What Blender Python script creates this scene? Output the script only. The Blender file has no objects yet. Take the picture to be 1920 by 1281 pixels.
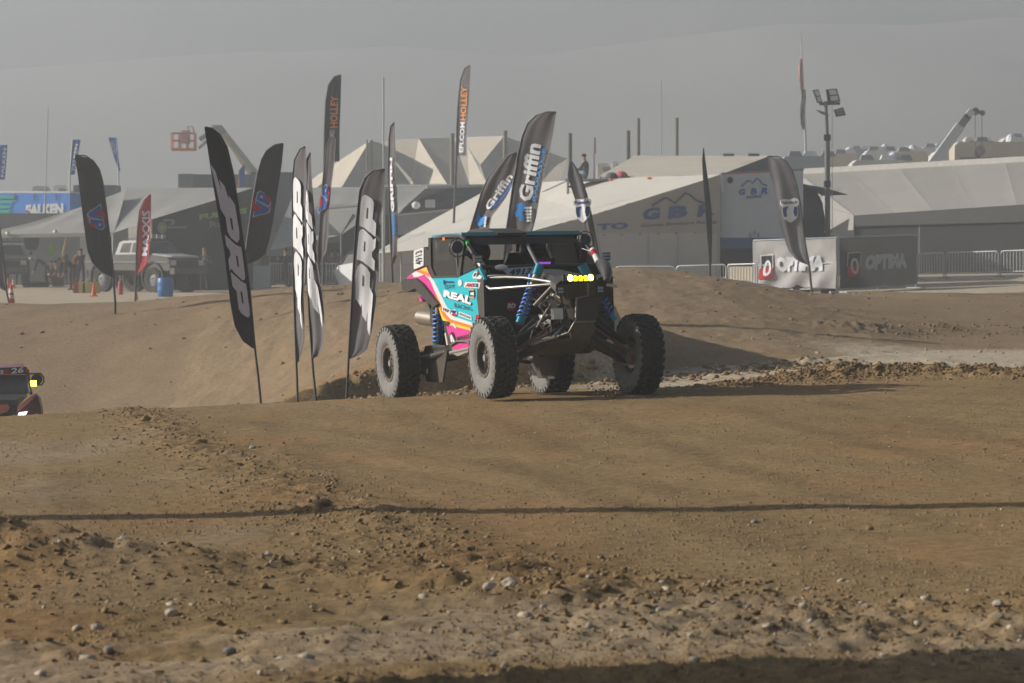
import bpy, bmesh, math, random
import numpy as np
from mathutils import Vector, Matrix
from mathutils.geometry import tessellate_polygon

R = math.radians
rng = random.Random(7)
SC = bpy.context.scene
COL = SC.collection
F = 6300.0          # focal length in pixels of a 1920 px wide frame
CZ = 1.55           # eye height
HY = 474.0          # horizon row

# ------------------------------------------------------------------ camera, sky, sun, exposure
cam_d = bpy.data.cameras.new('camera')
cam_d.sensor_width = 36.0
cam_d.lens = 36.0 * F / 1920.0
cam_d.shift_y = -(640.5 - HY) / 1920.0
cam_d.clip_start = 0.1
cam_d.clip_end = 6000
cam_d.dof.use_dof = True
cam_d.dof.focus_distance = 35.6
cam_d.dof.aperture_fstop = 7.5
cam = bpy.data.objects.new('camera', cam_d)
cam.location = (0, 0, CZ)
cam.rotation_euler = (R(90), 0, 0)
COL.objects.link(cam)
SC.camera = cam

SUN_AZ, SUN_EL = 10.0, 24.0        # degrees beyond pure left, elevation
S = Vector((-math.cos(R(SUN_AZ)) * math.cos(R(SUN_EL)), math.sin(R(SUN_AZ)) * math.cos(R(SUN_EL)), math.sin(R(SUN_EL))))
world = bpy.data.worlds.new('World')
SC.world = world
world.use_nodes = True
wn = world.node_tree
sky = wn.nodes.new('ShaderNodeTexSky')
sky.sky_type = 'NISHITA'
sky.sun_disc = False
sky.sun_elevation = R(SUN_EL)
sky.sun_rotation = math.atan2(S.x, S.y)
sky.air_density = 1.0
sky.dust_density = 1.5
sky.ozone_density = 1.0
bg = wn.nodes['Background']
bg.inputs['Strength'].default_value = 0.05
wn.links.new(sky.outputs[0], bg.inputs['Color'])

sun_d = bpy.data.lights.new('sun', 'SUN')
sun_d.energy = 5.0
sun_d.angle = R(0.6)
sun_d.color = (1.0, 0.95, 0.88)
sun = bpy.data.objects.new('sun', sun_d)
sun.rotation_euler = S.to_track_quat('Z', 'Y').to_euler()
sun.location = (-60, 30, 60)
COL.objects.link(sun)

SC.view_settings.view_transform = 'Standard'
SC.view_settings.look = 'None'
SC.view_settings.exposure = 0.5
SC.view_settings.gamma = 1.0
SC.view_settings.use_curve_mapping = False
SC.render.engine = 'CYCLES'
SC.cycles.volume_bounces = 2
SC.cycles.max_bounces = 6
SC.cycles.transparent_max_bounces = 8
SC.cycles.use_denoising = True
HAZE_DENSITY = 0.0021

# ------------------------------------------------------------------ helpers
def at(px, py, Y):
    return Vector(((px - 960) * Y / F, Y, CZ - (py - HY) * Y / F))

def ray_plane(px, py, P0, n):
    d = Vector(((px - 960) / F, 1.0, -(py - HY) / F))
    c = Vector((0, 0, CZ))
    return c + d * ((P0 - c).dot(n) / d.dot(n))

def plane_map(px0, py0, Y0, yaw, off=0.0):
    """maps a pixel on to an upright plane through at(px0,py0,Y0); yaw>0 faces right"""
    P0 = at(px0, py0, Y0)
    n = Vector((math.sin(R(yaw)), -math.cos(R(yaw)), 0))
    return lambda px, py: ray_plane(px, py, P0, n) + n * off

def tag(o, label=None, cat=None, group=None, kind=None):
    if label: o['label'] = label
    if cat: o['category'] = cat
    if group: o['group'] = group
    if kind: o['kind'] = kind
    return o

def thing(name, loc, label, cat, group=None):
    o = bpy.data.objects.new(name, None)
    o.empty_display_size = 0.2
    COL.objects.link(o)
    o.location = loc
    return tag(o, label, cat, group)

def copy_thing(root, loc, label=None, group=None):
    r = root.copy(); COL.objects.link(r); r.location = loc
    if label: r['label'] = label
    if group: r['group'] = group
    for ch in list(root.children):
        c = ch.copy(); COL.objects.link(c); c.parent = r
        for g in list(ch.children):
            d = g.copy(); COL.objects.link(d); d.parent = c
    return r

class MB:
    def __init__(self):
        self.v = []; self.f = []; self.m = []
    def add(self, vs, fs, mi=0):
        b = len(self.v)
        self.v += [tuple(p) for p in vs]
        for f in fs:
            self.f.append(tuple(b + i for i in f)); self.m.append(mi)
        return self
    def box(self, c, s, rot=None, mi=0):
        c = Vector(c); hx, hy, hz = s[0] / 2, s[1] / 2, s[2] / 2
        vs = [Vector((x, y, z)) for x in (-hx, hx) for y in (-hy, hy) for z in (-hz, hz)]
        if rot is not None: vs = [rot @ p for p in vs]
        return self.add([c + p for p in vs], [(0, 1, 3, 2), (4, 6, 7, 5), (0, 4, 5, 1), (2, 3, 7, 6), (0, 2, 6, 4), (1, 5, 7, 3)], mi)
    def hexa(self, p, mi=0):
        """8 points: bottom loop 0-3, top loop 4-7"""
        return self.add(p, [(3, 2, 1, 0), (4, 5, 6, 7), (0, 1, 5, 4), (1, 2, 6, 5), (2, 3, 7, 6), (3, 0, 4, 7)], mi)
    def poly(self, pts, mi=0):
        tris = tessellate_polygon([[Vector(p) for p in pts]])
        return self.add(pts, tris, mi)
    def prism(self, pts, ext, mi=0):
        n = len(pts); e = Vector(ext); pts = [Vector(p) for p in pts]
        tris = [tuple(t) for t in tessellate_polygon([pts])]
        vs = pts + [p + e for p in pts]
        fs = tris + [tuple(n + i for i in reversed(t)) for t in tris]
        fs += [(i, (i + 1) % n, n + (i + 1) % n, n + i) for i in range(n)]
        return self.add(vs, fs, mi)
    def tube(self, path, r, n=8, mi=0, caps=True):
        path = [Vector(p) for p in path]; m = len(path)
        rs = r if isinstance(r, (list, tuple)) else [r] * m
        vs = []; up = None
        for i in range(m):
            t = (path[min(i + 1, m - 1)] - path[max(i - 1, 0)])
            t = t.normalized() if t.length > 1e-9 else Vector((0, 0, 1))
            if up is None:
                up = Vector((0, 0, 1)) if abs(t.z) < .9 else Vector((1, 0, 0))
            a = t.cross(up)
            if a.length < 1e-6: a = t.orthogonal()
            a.normalize(); b = a.cross(t).normalized(); up = b
            for k in range(n):
                w = 2 * math.pi * k / n
                vs.append(path[i] + (a * math.cos(w) + b * math.sin(w)) * rs[i])
        fs = []
        for i in range(m - 1):
            for k in range(n):
                k2 = (k + 1) % n
                fs.append((i * n + k, i * n + k2, (i + 1) * n + k2, (i + 1) * n + k))
        if caps:
            fs.append(tuple(range(n))[::-1]); fs.append(tuple((m - 1) * n + k for k in range(n)))
        return self.add(vs, fs, mi)
    def lathe(self, prof, c, axis, n=24, mi=0, closed=False):
        """prof: list of (radius, along-axis)"""
        c = Vector(c); ax = Vector(axis).normalized(); a = ax.orthogonal().normalized(); b = ax.cross(a)
        vs = []
        for r, h in prof:
            for k in range(n):
                w = 2 * math.pi * k / n
                vs.append(c + ax * h + (a * math.cos(w) + b * math.sin(w)) * r)
        fs = []
        m = len(prof)
        for i in range(m - 1 if not closed else m):
            j = (i + 1) % m
            for k in range(n):
                k2 = (k + 1) % n
                fs.append((i * n + k, i * n + k2, j * n + k2, j * n + k))
        return self.add(vs, fs, mi)
    def ball(self, c, r, n=10, m=6, mi=0):
        c = Vector(c)
        r = Vector(r) if isinstance(r, (tuple, list, Vector)) else Vector((r, r, r))
        vs = [c + Vector((0, 0, r.z))]
        for i in range(1, m):
            p = math.pi * i / m
            for k in range(n):
                w = 2 * math.pi * k / n
                vs.append(c + Vector((r.x * math.sin(p) * math.cos(w), r.y * math.sin(p) * math.sin(w), r.z * math.cos(p))))
        vs.append(c - Vector((0, 0, r.z)))
        fs = [(0, 1 + k, 1 + (k + 1) % n) for k in range(n)]
        for i in range(m - 2):
            for k in range(n):
                k2 = (k + 1) % n
                fs.append((1 + i * n + k, 1 + (i + 1) * n + k, 1 + (i + 1) * n + k2, 1 + i * n + k2))
        L = len(vs) - 1; o = 1 + (m - 2) * n
        fs += [(L, o + (k + 1) % n, o + k) for k in range(n)]
        return self.add(vs, fs, mi)
    def build(self, name, mats, parent=None, loc=None, smooth=None, label=None):
        """world (or thing-local when parent has a rotation) coordinates; loc = origin to subtract"""
        if not isinstance(mats, (list, tuple)): mats = [mats]
        off = Vector(loc) if loc is not None else (Vector(parent.location) if parent is not None and not parent.get('_local') and parent.parent is None else Vector((0, 0, 0)))
        if parent is not None and parent.parent is not None and not parent.get('_local'):
            off = Vector(parent.parent.location)
        me = bpy.data.meshes.new(name)
        me.from_pydata([(a - off.x, b - off.y, c - off.z) for a, b, c in self.v], [], self.f)
        for m in mats: me.materials.append(m)
        me.polygons.foreach_set('material_index', self.m)
        if smooth is not None:
            me.polygons.foreach_set('use_smooth', [True] * len(self.f))
            me.update()
            me.set_sharp_from_angle(angle=R(smooth))
        me.update()
        o = bpy.data.objects.new(name, me)
        COL.objects.link(o)
        if parent is not None:
            o.parent = parent
            if parent.get('_local'): o['_local'] = 1
        elif loc is not None:
            o.location = loc
        if label: o['label'] = label
        return o

def smoothstep(a, b, x):
    t = np.clip((x - a) / (b - a), 0, 1)
    return t * t * (3 - 2 * t)

# ------------------------------------------------------------------ materials
MATS = {}
def pm(name, col, rough=.6, metal=0.0, var=.12, scale=4.0, dust=0.0, bump=0.0, spec=.3, emit=None, dustcol=(.30, .235, .17), trans=0.0):
    if name in MATS: return MATS[name]
    m = bpy.data.materials.new(name); m.use_nodes = True
    nt = m.node_tree; b = nt.nodes['Principled BSDF']
    b.inputs['Roughness'].default_value = rough
    b.inputs['Metallic'].default_value = metal
    b.inputs['Specular IOR Level'].default_value = spec
    tc = nt.nodes.new('ShaderNodeTexCoord')
    nz = nt.nodes.new('ShaderNodeTexNoise'); nz.inputs['Scale'].default_value = scale
    nz.inputs['Detail'].default_value = 5; nz.inputs['Roughness'].default_value = .65
    nt.links.new(tc.outputs['Object'], nz.inputs['Vector'])
    rp = nt.nodes.new('ShaderNodeMapRange'); rp.inputs[1].default_value = .3; rp.inputs[2].default_value = .7
    rp.inputs[3].default_value = 1 - var; rp.inputs[4].default_value = 1 + var
    nt.links.new(nz.outputs['Fac'], rp.inputs[0])
    mx = nt.nodes.new('ShaderNodeMix'); mx.data_type = 'RGBA'; mx.blend_type = 'MULTIPLY'
    mx.inputs[0].default_value = 1.0
    mx.inputs[6].default_value = (*col, 1)
    nt.links.new(rp.outputs[0], mx.inputs[7])
    out = mx.outputs[2]
    if dust > 0:
        n2 = nt.nodes.new('ShaderNodeTexNoise'); n2.inputs['Scale'].default_value = scale * 1.7
        n2.inputs['Detail'].default_value = 6; n2.inputs['Roughness'].default_value = .7
        nt.links.new(tc.outputs['Object'], n2.inputs['Vector'])
        r2 = nt.nodes.new('ShaderNodeMapRange'); r2.inputs[1].default_value = .32; r2.inputs[2].default_value = .72
        r2.inputs[3].default_value = dust * .35; r2.inputs[4].default_value = dust * 1.3
        nt.links.new(n2.outputs['Fac'], r2.inputs[0])
        m2 = nt.nodes.new('ShaderNodeMix'); m2.data_type = 'RGBA'
        nt.links.new(r2.outputs[0], m2.inputs[0]); nt.links.new(out, m2.inputs[6])
        m2.inputs[7].default_value = (*dustcol, 1)
        out = m2.outputs[2]
    nt.links.new(out, b.inputs['Base Color'])
    if bump > 0:
        bp = nt.nodes.new('ShaderNodeBump'); bp.inputs['Strength'].default_value = bump; bp.inputs['Distance'].default_value = .02
        n3 = nt.nodes.new('ShaderNodeTexNoise'); n3.inputs['Scale'].default_value = scale * 6; n3.inputs['Detail'].default_value = 6
        nt.links.new(tc.outputs['Object'], n3.inputs['Vector'])
        nt.links.new(n3.outputs['Fac'], bp.inputs['Height']); nt.links.new(bp.outputs[0], b.inputs['Normal'])
    if emit:
        b.inputs['Emission Color'].default_value = (*emit[0], 1); b.inputs['Emission Strength'].default_value = emit[1]
    if trans > 0:      # thin cloth that lets part of the light through
        tr = nt.nodes.new('ShaderNodeBsdfTranslucent'); ms = nt.nodes.new('ShaderNodeMixShader')
        ms.inputs[0].default_value = trans
        nt.links.new(out, tr.inputs['Color'])
        nt.links.new(b.outputs[0], ms.inputs[1]); nt.links.new(tr.outputs[0], ms.inputs[2])
        nt.links.new(ms.outputs[0], nt.nodes['Material Output'].inputs['Surface'])
    MATS[name] = m
    return m

def mesh_cloth(name, col, clear=.35):
    """open weave that lets part of what is behind show through"""
    if name in MATS: return MATS[name]
    m = pm(name, col, .8)
    nt = m.node_tree; b = nt.nodes['Principled BSDF']
    tp = nt.nodes.new('ShaderNodeBsdfTransparent'); ms = nt.nodes.new('ShaderNodeMixShader')
    ms.inputs[0].default_value = clear
    nt.links.new(b.outputs[0], ms.inputs[1]); nt.links.new(tp.outputs[0], ms.inputs[2])
    nt.links.new(ms.outputs[0], nt.nodes['Material Output'].inputs['Surface'])
    return m

BLK = pm('black_plastic', (.018, .018, .019), .55, dust=.10)
BLKC = pm('black_cloth', (.046, .045, .049), .9, var=.1, scale=2, trans=.12, spec=.1)
BLKG = pm('sunlit_black_cloth', (.165, .155, .162), .9, var=.15, scale=2, trans=.15, spec=.1)  # black flag cloth again, coloured paler for flags facing the sun
STEEL = pm('galvanised_steel', (.42, .43, .43), .5, .6, spec=.4)
POLE = pm('dark_pole', (.06, .06, .06), .5)
WHITE = pm('white_paint', (.70, .70, .70), .5, var=.05)
WPRINT = pm('white_print', (.72, .72, .74), .8, var=.03, spec=.1)
LPRINT = pm('lilac_grey_print', (.62, .59, .68), .8, var=.03, spec=.1)
GREYM = pm('grey_paint', (.22, .23, .24), .6)
TENT = pm('cream_canvas', (.56, .50, .41), .85, var=.08, scale=.5, dust=.12, spec=.1)
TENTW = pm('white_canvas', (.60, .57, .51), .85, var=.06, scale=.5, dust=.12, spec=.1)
TENTG = pm('grey_canvas', (.33, .32, .30), .85, var=.10, scale=.4, dust=.10, spec=.1)
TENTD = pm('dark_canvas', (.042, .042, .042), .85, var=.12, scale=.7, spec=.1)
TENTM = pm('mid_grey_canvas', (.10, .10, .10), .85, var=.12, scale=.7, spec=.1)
BLUE = pm('blue_paint', (.055, .25, .72), .5)
BLUEP = pm('blue_print', (.03, .12, .42), .8, var=.05, spec=.1)
NAVYP = pm('navy_print', (.02, .05, .20), .8, var=.05, spec=.1)
SKYP = pm('sky_blue_print', (.04, .25, .62), .8, var=.05, spec=.1)
REDP = pm('red_print', (.45, .03, .035), .8, var=.05, spec=.1)
RED = pm('red_paint', (.42, .03, .03), .45)
DRED = pm('dull_red_paint', (.16, .03, .02), .5, dust=.2)
ORG = pm('orange_plastic', (.70, .13, .02), .5, var=.06)
ORGP = pm('orange_print', (.85, .30, .07), .8, var=.04, spec=.1)
GRNP = pm('green_print', (.25, .42, .08), .8, var=.05, spec=.1)
YEL = pm('yellow_plastic', (.62, .48, .16), .5)
GREYP = pm('grey_print', (.25, .25, .25), .8, spec=.1)
DGREYP = pm('dark_grey_print', (.10, .11, .13), .8, spec=.1)
GLASS = pm('dark_glass', (.015, .016, .018), .12, spec=.5, dust=.08)
RUB = pm('tyre_rubber', (.026, .025, .024), .85, var=.2, scale=9, dust=.10, bump=.3)
SIDEW = pm('dusty_sidewall', (.155, .16, .165), .9, var=.30, scale=9, dust=.38, dustcol=(.30, .26, .21), bump=.3)
CHROME = pm('bare_metal', (.55, .55, .53), .3, .8, dust=.15)
ALU = pm('dusty_aluminium', (.32, .30, .27), .5, .5, dust=.3)

# ------------------------------------------------------------------ lettering
TXT = {}
def text2d(s, bold=.0, sp=1.0):
    key = (s, bold, sp)
    if key in TXT: return TXT[key]
    cu = bpy.data.curves.new('lettering', 'FONT')
    cu.body = s; cu.offset = bold; cu.resolution_u = 2; cu.space_character = sp
    ob = bpy.data.objects.new('lettering', cu); COL.objects.link(ob)
    dg = bpy.context.evaluated_depsgraph_get()
    me = bpy.data.meshes.new_from_object(ob.evaluated_get(dg))
    V = np.array([v.co[:2] for v in me.vertices], float)
    Fc = [tuple(p.vertices) for p in me.polygons]
    lo, hi = V.min(0), V.max(0)
    V = (V - lo) / (hi - lo)
    bpy.data.objects.remove(ob); bpy.data.curves.remove(cu); bpy.data.meshes.remove(me)
    TXT[key] = (V, Fc)
    return TXT[key]

def put_text(mb, s, bl, br, tl, mp, mi=0, bold=.02, tr=None, sp=1.0, arc=0.0):
    """text stretched on to a pixel quad, mapped to space by mp"""
    V, Fc = text2d(s, bold, sp)
    bl, br, tl = Vector(bl), Vector(br), Vector(tl)
    tr = Vector(tr) if tr is not None else br + tl - bl
    pts = []
    for a, b in V:
        p = (bl * (1 - a) + br * a) * (1 - b) + (tl * (1 - a) + tr * a) * b
        pts.append(mp(p.x, p.y))
    mb.add(pts, Fc, mi)

def put_poly(mb, pts, mp, mi=0, holes=()):
    loops = [[Vector((p[0], p[1], 0)) for p in pts]] + [[Vector((p[0], p[1], 0)) for p in h] for h in holes]
    tris = tessellate_polygon(loops)
    flat = [p for l in loops for p in l]
    mb.add([mp(p.x, p.y) for p in flat], tris, mi)

def ell(cx, cy, rx, ry, n=20, rot=0):
    c, s = math.cos(R(rot)), math.sin(R(rot))
    out = []
    for k in range(n):
        a = 2 * math.pi * k / n; x, y = rx * math.cos(a), ry * math.sin(a)
        out.append((cx + x * c - y * s, cy + x * s + y * c))
    return out

# ------------------------------------------------------------------ terrain
def _hash(ix, iy, seed):
    h = (ix.astype(np.int64) * 374761393 + iy.astype(np.int64) * 668265263 + seed * 1442695041) & 0xffffffff
    h = ((h ^ (h >> 13)) * 1274126177) & 0xffffffff
    return ((h ^ (h >> 16)) & 0xffff) / 65535.0

def vnoise(x, y, seed=0):
    ix, iy = np.floor(x), np.floor(y)
    fx, fy = x - ix, y - iy
    fx = fx * fx * (3 - 2 * fx); fy = fy * fy * (3 - 2 * fy)
    a = _hash(ix, iy, seed); b = _hash(ix + 1, iy, seed); c = _hash(ix, iy + 1, seed); d = _hash(ix + 1, iy + 1, seed)
    return (a * (1 - fx) + b * fx) * (1 - fy) + (c * (1 - fx) + d * fx) * fy - .5

def fbm(x, y, o=4, seed=0, gain=.5):
    s = 0; a = 1.0
    for k in range(o):
        s = s + a * vnoise(x * 2 ** k + 17.3 * k, y * 2 ** k - 9.1 * k, seed + k); a *= gain
    return s

def polydist(X, Y, pts):
    """distance to a polyline and fraction along it"""
    best = np.full(X.shape, 1e9); fr = np.zeros(X.shape); n = len(pts) - 1
    for i in range(n):
        (x0, y0), (x1, y1) = pts[i], pts[i + 1]
        dx, dy = x1 - x0, y1 - y0; L = dx * dx + dy * dy
        t = np.clip(((X - x0) * dx + (Y - y0) * dy) / L, 0, 1)
        d = np.hypot(X - x0 - t * dx, Y - y0 - t * dy)
        k = d < best
        best = np.where(k, d, best); fr = np.where(k, (i + t) / n, fr)
    return best, fr

WINDROW = [(-4.2, 36.0), (-3.6, 33.5), (-2.9, 29.0), (-2.1, 25.3), (-1.35, 21.8), (-.9, 19.6), (-.5, 17.9), (-.05, 16.2), (.45, 15.3)]
GRAVEL = [(-.05, 16.0), (.4, 15.0), (.8, 14.4), (1.2, 13.6), (1.7, 13.2), (2.6, 13.3)]
BANK = [(-4.2, 17.6), (-3.0, 17.2), (-2.4, 16.9), (-1.8, 16.8), (-1.25, 16.7), (-.6, 16.5)]
HEAP = [(2.1, 38.5), (3.0, 38.9), (3.7, 39.1), (4.5, 39.0), (5.4, 38.3), (6.4, 37.2), (8.5, 36.0)]
LUMPS = [(6.2, 62.5), (9.0, 66.0), (12.5, 66.5)]
TRACKS = [[(1.30, 14.6), (1.52, 13.75), (1.66, 12.9)], [(1.52, 14.8), (1.74, 13.9), (1.90, 13.1)], [(1.40, 14.7), (1.63, 13.8), (1.78, 13.0)]]

def H(X, Y, fine=True):
    X = np.asarray(X, float); Y = np.asarray(Y, float)
    Xc = np.clip(X, -13, 13)
    zt = np.where(Xc < 0, .030 * Xc, .026 * Xc)
    zA = zt + .018 * fbm(X * .35, Y * .15, 3, 3)
    B = np.interp(X, [-20, -12, -9, -7, -5, -3.6, -2.5, 0, 2.4, 4.6, 6, 10, 20], [-2.4, -2.25, -2.15, -1.8, -1.35, -.98, -.70, -.45, -.36, -.18, -.12, -.12, .1])
    Yc = 36.4 + np.clip(.4 * (X + 1.5), -2.4, 0)
    s = np.clip((Y - Yc) / 13, 0, 1)
    s = np.where(s < .08, s * s / .16, s - .04) / .96
    z = zA * (1 - s) + B * s
    P = .036 * np.clip(X - 5, 0, 60)
    T = np.interp(X, [-20, -12, -9, -5.3, -2.5, 0, 2.2, 2.9, 4.2, 5.4, 6.4, 7.6, 12, 20], [.2, .25, .36, .70, .80, .98, 1.15, 1.15, 1.05, .84, .68, .55, .5, .6])
    Y0 = np.interp(X, [-14, -7, -5, -3, 0, 1.5, 3, 4.6, 6, 9, 14], [68, 66, 63, 58, 52, 49.5, 49.5, 51, 54, 61, 66])
    Y1 = np.interp(X, [-14, -5, -2.5, 0, 6, 9, 14], [82, 79, 77, 77, 77, 78, 82])
    s2 = smoothstep(0, 1, (Y - Y0) / (Y1 - Y0))
    z = z * (1 - s2) + (T + .10 * fbm(X * .3, Y * .2, 3, 21)) * s2
    # jump mound behind the car, with a steep shaded end
    m = np.interp(X, [-4.2, -3.4, -2.4, -1, .3, 1.1, 1.35, 2.0, 2.4], [-1.0, -.62, -.25, .20, .92, 1.24, 1.22, -.2, -1.0])
    s4 = smoothstep(53, 70, Y)
    hillm = m * (1 - s4) + z * s4
    dist = (X + 2.5) * -.5 + (Y - 48) * .866
    bz = np.interp(X, [-3, 1, 4.4], [-.62, -.44, -.2])
    dn = dist + .45 * fbm(X * 1.1, Y * 1.1, 3, 31)
    face = bz + 1.05 * dn
    wx = smoothstep(-4.6, -3.4, X) * (1 - smoothstep(5.0, 6.0, X)) * (1 - smoothstep(70, 72, Y))
    zm = np.maximum(z, np.minimum(hillm, face))
    z = z * (1 - wx) + zm * wx
    # back of the berm, pit ground, rising plain
    s3 = smoothstep(0, 1, (Y - Y1 - 3) / 10)
    z = z * (1 - s3) + P * s3
    far = np.clip(Y - 185, 0, 1e9)
    z = z + .024 * far * (far / (far + 60)) + .018 * np.clip(Y - 150, 0, 400) * smoothstep(12, 30, X)
    if not fine: return z
    rough = np.full(X.shape, .004)
    lump = np.zeros(X.shape)
    clod = fbm(X * 9, Y * 5, 3, 41, .6)
    clodb = np.abs(fbm(X * 5, Y * 4, 3, 43, .6))
    near = (Y < 45) & (Y > 8)
    d, t = polydist(X, Y, WINDROW)
    w = np.exp(-(d / (.28 + .25 * t)) ** 2); lump += w * (.015 + .045 * clodb + .02 * clod); rough += .010 * w
    d, t = polydist(X, Y, GRAVEL)
    w = np.exp(-(d / .55) ** 2); lump += w * (.012 + .02 * clodb + .015 * clod); rough += .010 * w
    d, t = polydist(X, Y, BANK)
    hb = np.interp(t, [0, .25, .5, .8, 1], [.46, .37, .20, .07, .02])
    w = np.exp(-(d / .50) ** 2); lump += w * hb * (.9 + .2 * clod) + w * .02 * clodb; rough += .008 * w
    d, t = polydist(X, Y, HEAP)
    hb = np.interp(t, [0, .2, .35, .5, .6, .8, 1], [.02, .13, .21, .20, .15, .12, .10])
    w = np.exp(-(d / .55) ** 2); lump += w * hb * (.8 + .6 * clodb + .35 * clod); rough += .012 * w
    d, t = polydist(X, Y, LUMPS)
    w = np.exp(-(d / .7) ** 2); lump += w * (.05 + .16 * clodb)
    # rough verge in front of the camera, ruts running across it
    wv = (1 - smoothstep(14.0, 15.6, Y)) * smoothstep(9, 11, Y)
    lump += wv * (.03 * fbm(X * 2.2, Y * 1.5, 4, 51) + .05 * np.abs(clod) * smoothstep(-.1, .25, fbm(X * .9, Y * .9, 2, 57)))
    rough += .008 * wv
    wl = 1 - smoothstep(-.6, .3, X)
    for yr, dp in ((15.75, .035), (14.75, .03), (13.3, .03)):
        e = Y - yr - .12 * fbm(X * .8, X * 0 + yr, 3, 61)
        lump -= wl * dp * np.exp(-(e / .16) ** 2); lump += wl * .02 * np.exp(-((e - .3) / .15) ** 2)
    for tr in TRACKS:
        d, t = polydist(X, Y, tr)
        sarc = np.where(near, t, 0) * 1.8
        lump -= .035 * np.exp(-(d / .045) ** 2) * (.6 + .6 * np.sin(sarc * 2 * np.pi / .085) ** 2) * smoothstep(0, .1, t) 
    # faint long grooves left by tyres across the track
    g = np.sin((X * .62 + Y * .30 + .25 * fbm(X * .4, Y * .1, 3, 71)) * 9.0)
    lump += (.006 * g * smoothstep(-.1, .3, fbm(X * .5, Y * .12, 3, 73))) * (1 - smoothstep(36, 42, Y)) * smoothstep(15, 18, Y)
    # lumpy toe of the steep mound end
    wt = np.exp(-((dist + .2) / .9) ** 2) * smoothstep(-4.2, -2.6, X) * (1 - smoothstep(4.6, 6.0, X))
    lump += wt * (.14 * np.abs(fbm(X * 2.2, Y * 2.0, 3, 81)) + .07 * fbm(X * 5, Y * 4, 2, 83))
    lump += rough * 2.2 * fbm(X * 16, Y * 11, 3, 91, .7)
    mid = smoothstep(40, 50, Y) * (1 - smoothstep(84, 95, Y))
    lump += mid * (.06 * fbm(X * .9, Y * .9, 4, 95) + .022 * fbm(X * 4.5, Y * 2.6, 3, 97, .6))
    return z + lump

def Hs(x, y):
    return float(H(np.array([x]), np.array([y]))[0])

def ground_at(px, py_guess, Y):
    X = (px - 960) * Y / F
    return Vector((X, Y, Hs(X, Y)))

def axis(vals):
    out = []
    for a, b, st in vals:
        n = max(1, int(round((b - a) / st))); out += list(np.linspace(a, b, n, endpoint=False))
    return out

gx = axis([(-1700, -300, 100), (-300, -60, 20), (-60, -20, 2.5), (-20, -7, .35), (-7, 7, .045), (7, 20, .35), (20, 60, 2.5), (60, 300, 20), (300, 1700, 100)]) + [1700]
gy = axis([(-60, 0, 8), (0, 10, .5), (10, 19, .03), (19, 41, .05), (41, 86, .12), (86, 120, .5), (120, 200, 3), (200, 500, 20), (500, 1560, 95)]) + [1560]
gx, gy = np.array(gx), np.array(gy)
GX, GY = np.meshgrid(gx, gy)
GZ = H(GX, GY)
nx, ny = len(gx), len(gy)
co = np.stack([GX, GY, GZ], -1).reshape(-1, 3).astype(np.float32)
ii = (np.arange(ny - 1)[:, None] * nx + np.arange(nx - 1)[None, :]).ravel()
quads = np.stack([ii, ii + 1, ii + nx + 1, ii + nx], -1).astype(np.int32)
gm = bpy.data.meshes.new('ground')
gm.vertices.add(len(co)); gm.vertices.foreach_set('co', co.ravel())
gm.loops.add(quads.size); gm.loops.foreach_set('vertex_index', quads.ravel())
gm.polygons.add(len(quads)); gm.polygons.foreach_set('loop_start', (np.arange(len(quads)) * 4).astype(np.int32))
gm.polygons.foreach_set('use_smooth', np.ones(len(quads), bool))
# soil kinds: damp brown track dirt, orange-brown streaks, pale dry gravel
brown = np.array([.262, .174, .082]); rust = np.array([.285, .168, .074]); pale = np.array([.46, .375, .27]); tan = np.array([.335, .255, .160])
X_, Y_ = GX, GY
mixp = smoothstep(86, 96, Y_)                                   # pit ground
mixp = np.maximum(mixp, smoothstep(4.5, 6.2, X_ + .5 * fbm(X_, Y_ * .3, 3, 5)) * smoothstep(39, 41, Y_) * (1 - smoothstep(56, 60, Y_)))
mixp = np.maximum(mixp, smoothstep(.2, 2.0, X_) * smoothstep(38.5, 40.5, Y_) * (1 - smoothstep(50, 52, Y_ + -.5 * X_)) * .9)
verge = (1 - smoothstep(14.2, 15.4, Y_ + .5 * fbm(X_ * .8, Y_ * .8, 3, 6)))
vp = verge * smoothstep(-.15, .35, fbm(X_ * .55, Y_ * .9, 4, 7) + .30 * np.exp(-((Y_ - 13.0) / .55) ** 2) * (1 - smoothstep(.4, 1.3, X_)))
mixp = np.maximum(mixp, vp * .45)
hard = smoothstep(-.02, .32, fbm(X_ * .55, Y_ * .28, 4, 8)) * (1 - smoothstep(35, 38, Y_)) * smoothstep(15, 16.5, Y_) * (1 - smoothstep(-1.0, 1.5, X_ + (Y_ - 20) * .12))
st = smoothstep(.02, .38, fbm(X_ * .9, Y_ * .35, 4, 9)) * (1 - smoothstep(60, 90, Y_))
soil = brown + (rust - brown) * (st * .7)[..., None]
soil = soil + (tan - soil) * (hard * .65)[..., None]
berm = smoothstep(50, 58, Y_) * (1 - smoothstep(84, 92, Y_))
soil = soil + (np.array([.255, .180, .108]) - soil) * (berm * .8)[..., None]
soil = soil + (pale - soil) * mixp[..., None]
groove = np.sin((X_ * .62 + Y_ * .30 + .25 * fbm(X_ * .4, Y_ * .1, 3, 71)) * 9.0) + .8 * np.sin((X_ * .66 + Y_ * .24 + .3 * fbm(X_ * .3, Y_ * .1, 3, 72)) * 21.0)
soil = soil * (1 + .16 * fbm(X_ * 3, Y_ * 1.2, 4, 10) + .05 * groove * smoothstep(-.15, .35, fbm(X_ * .6, Y_ * .2, 3, 14)) * (1 - smoothstep(36, 42, Y_)) * smoothstep(14, 17, Y_) - .10 * smoothstep(.05, .35, fbm(X_ * .7, Y_ * .25, 3, 12)) * (1 - smoothstep(36, 42, Y_)))[..., None]
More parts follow.
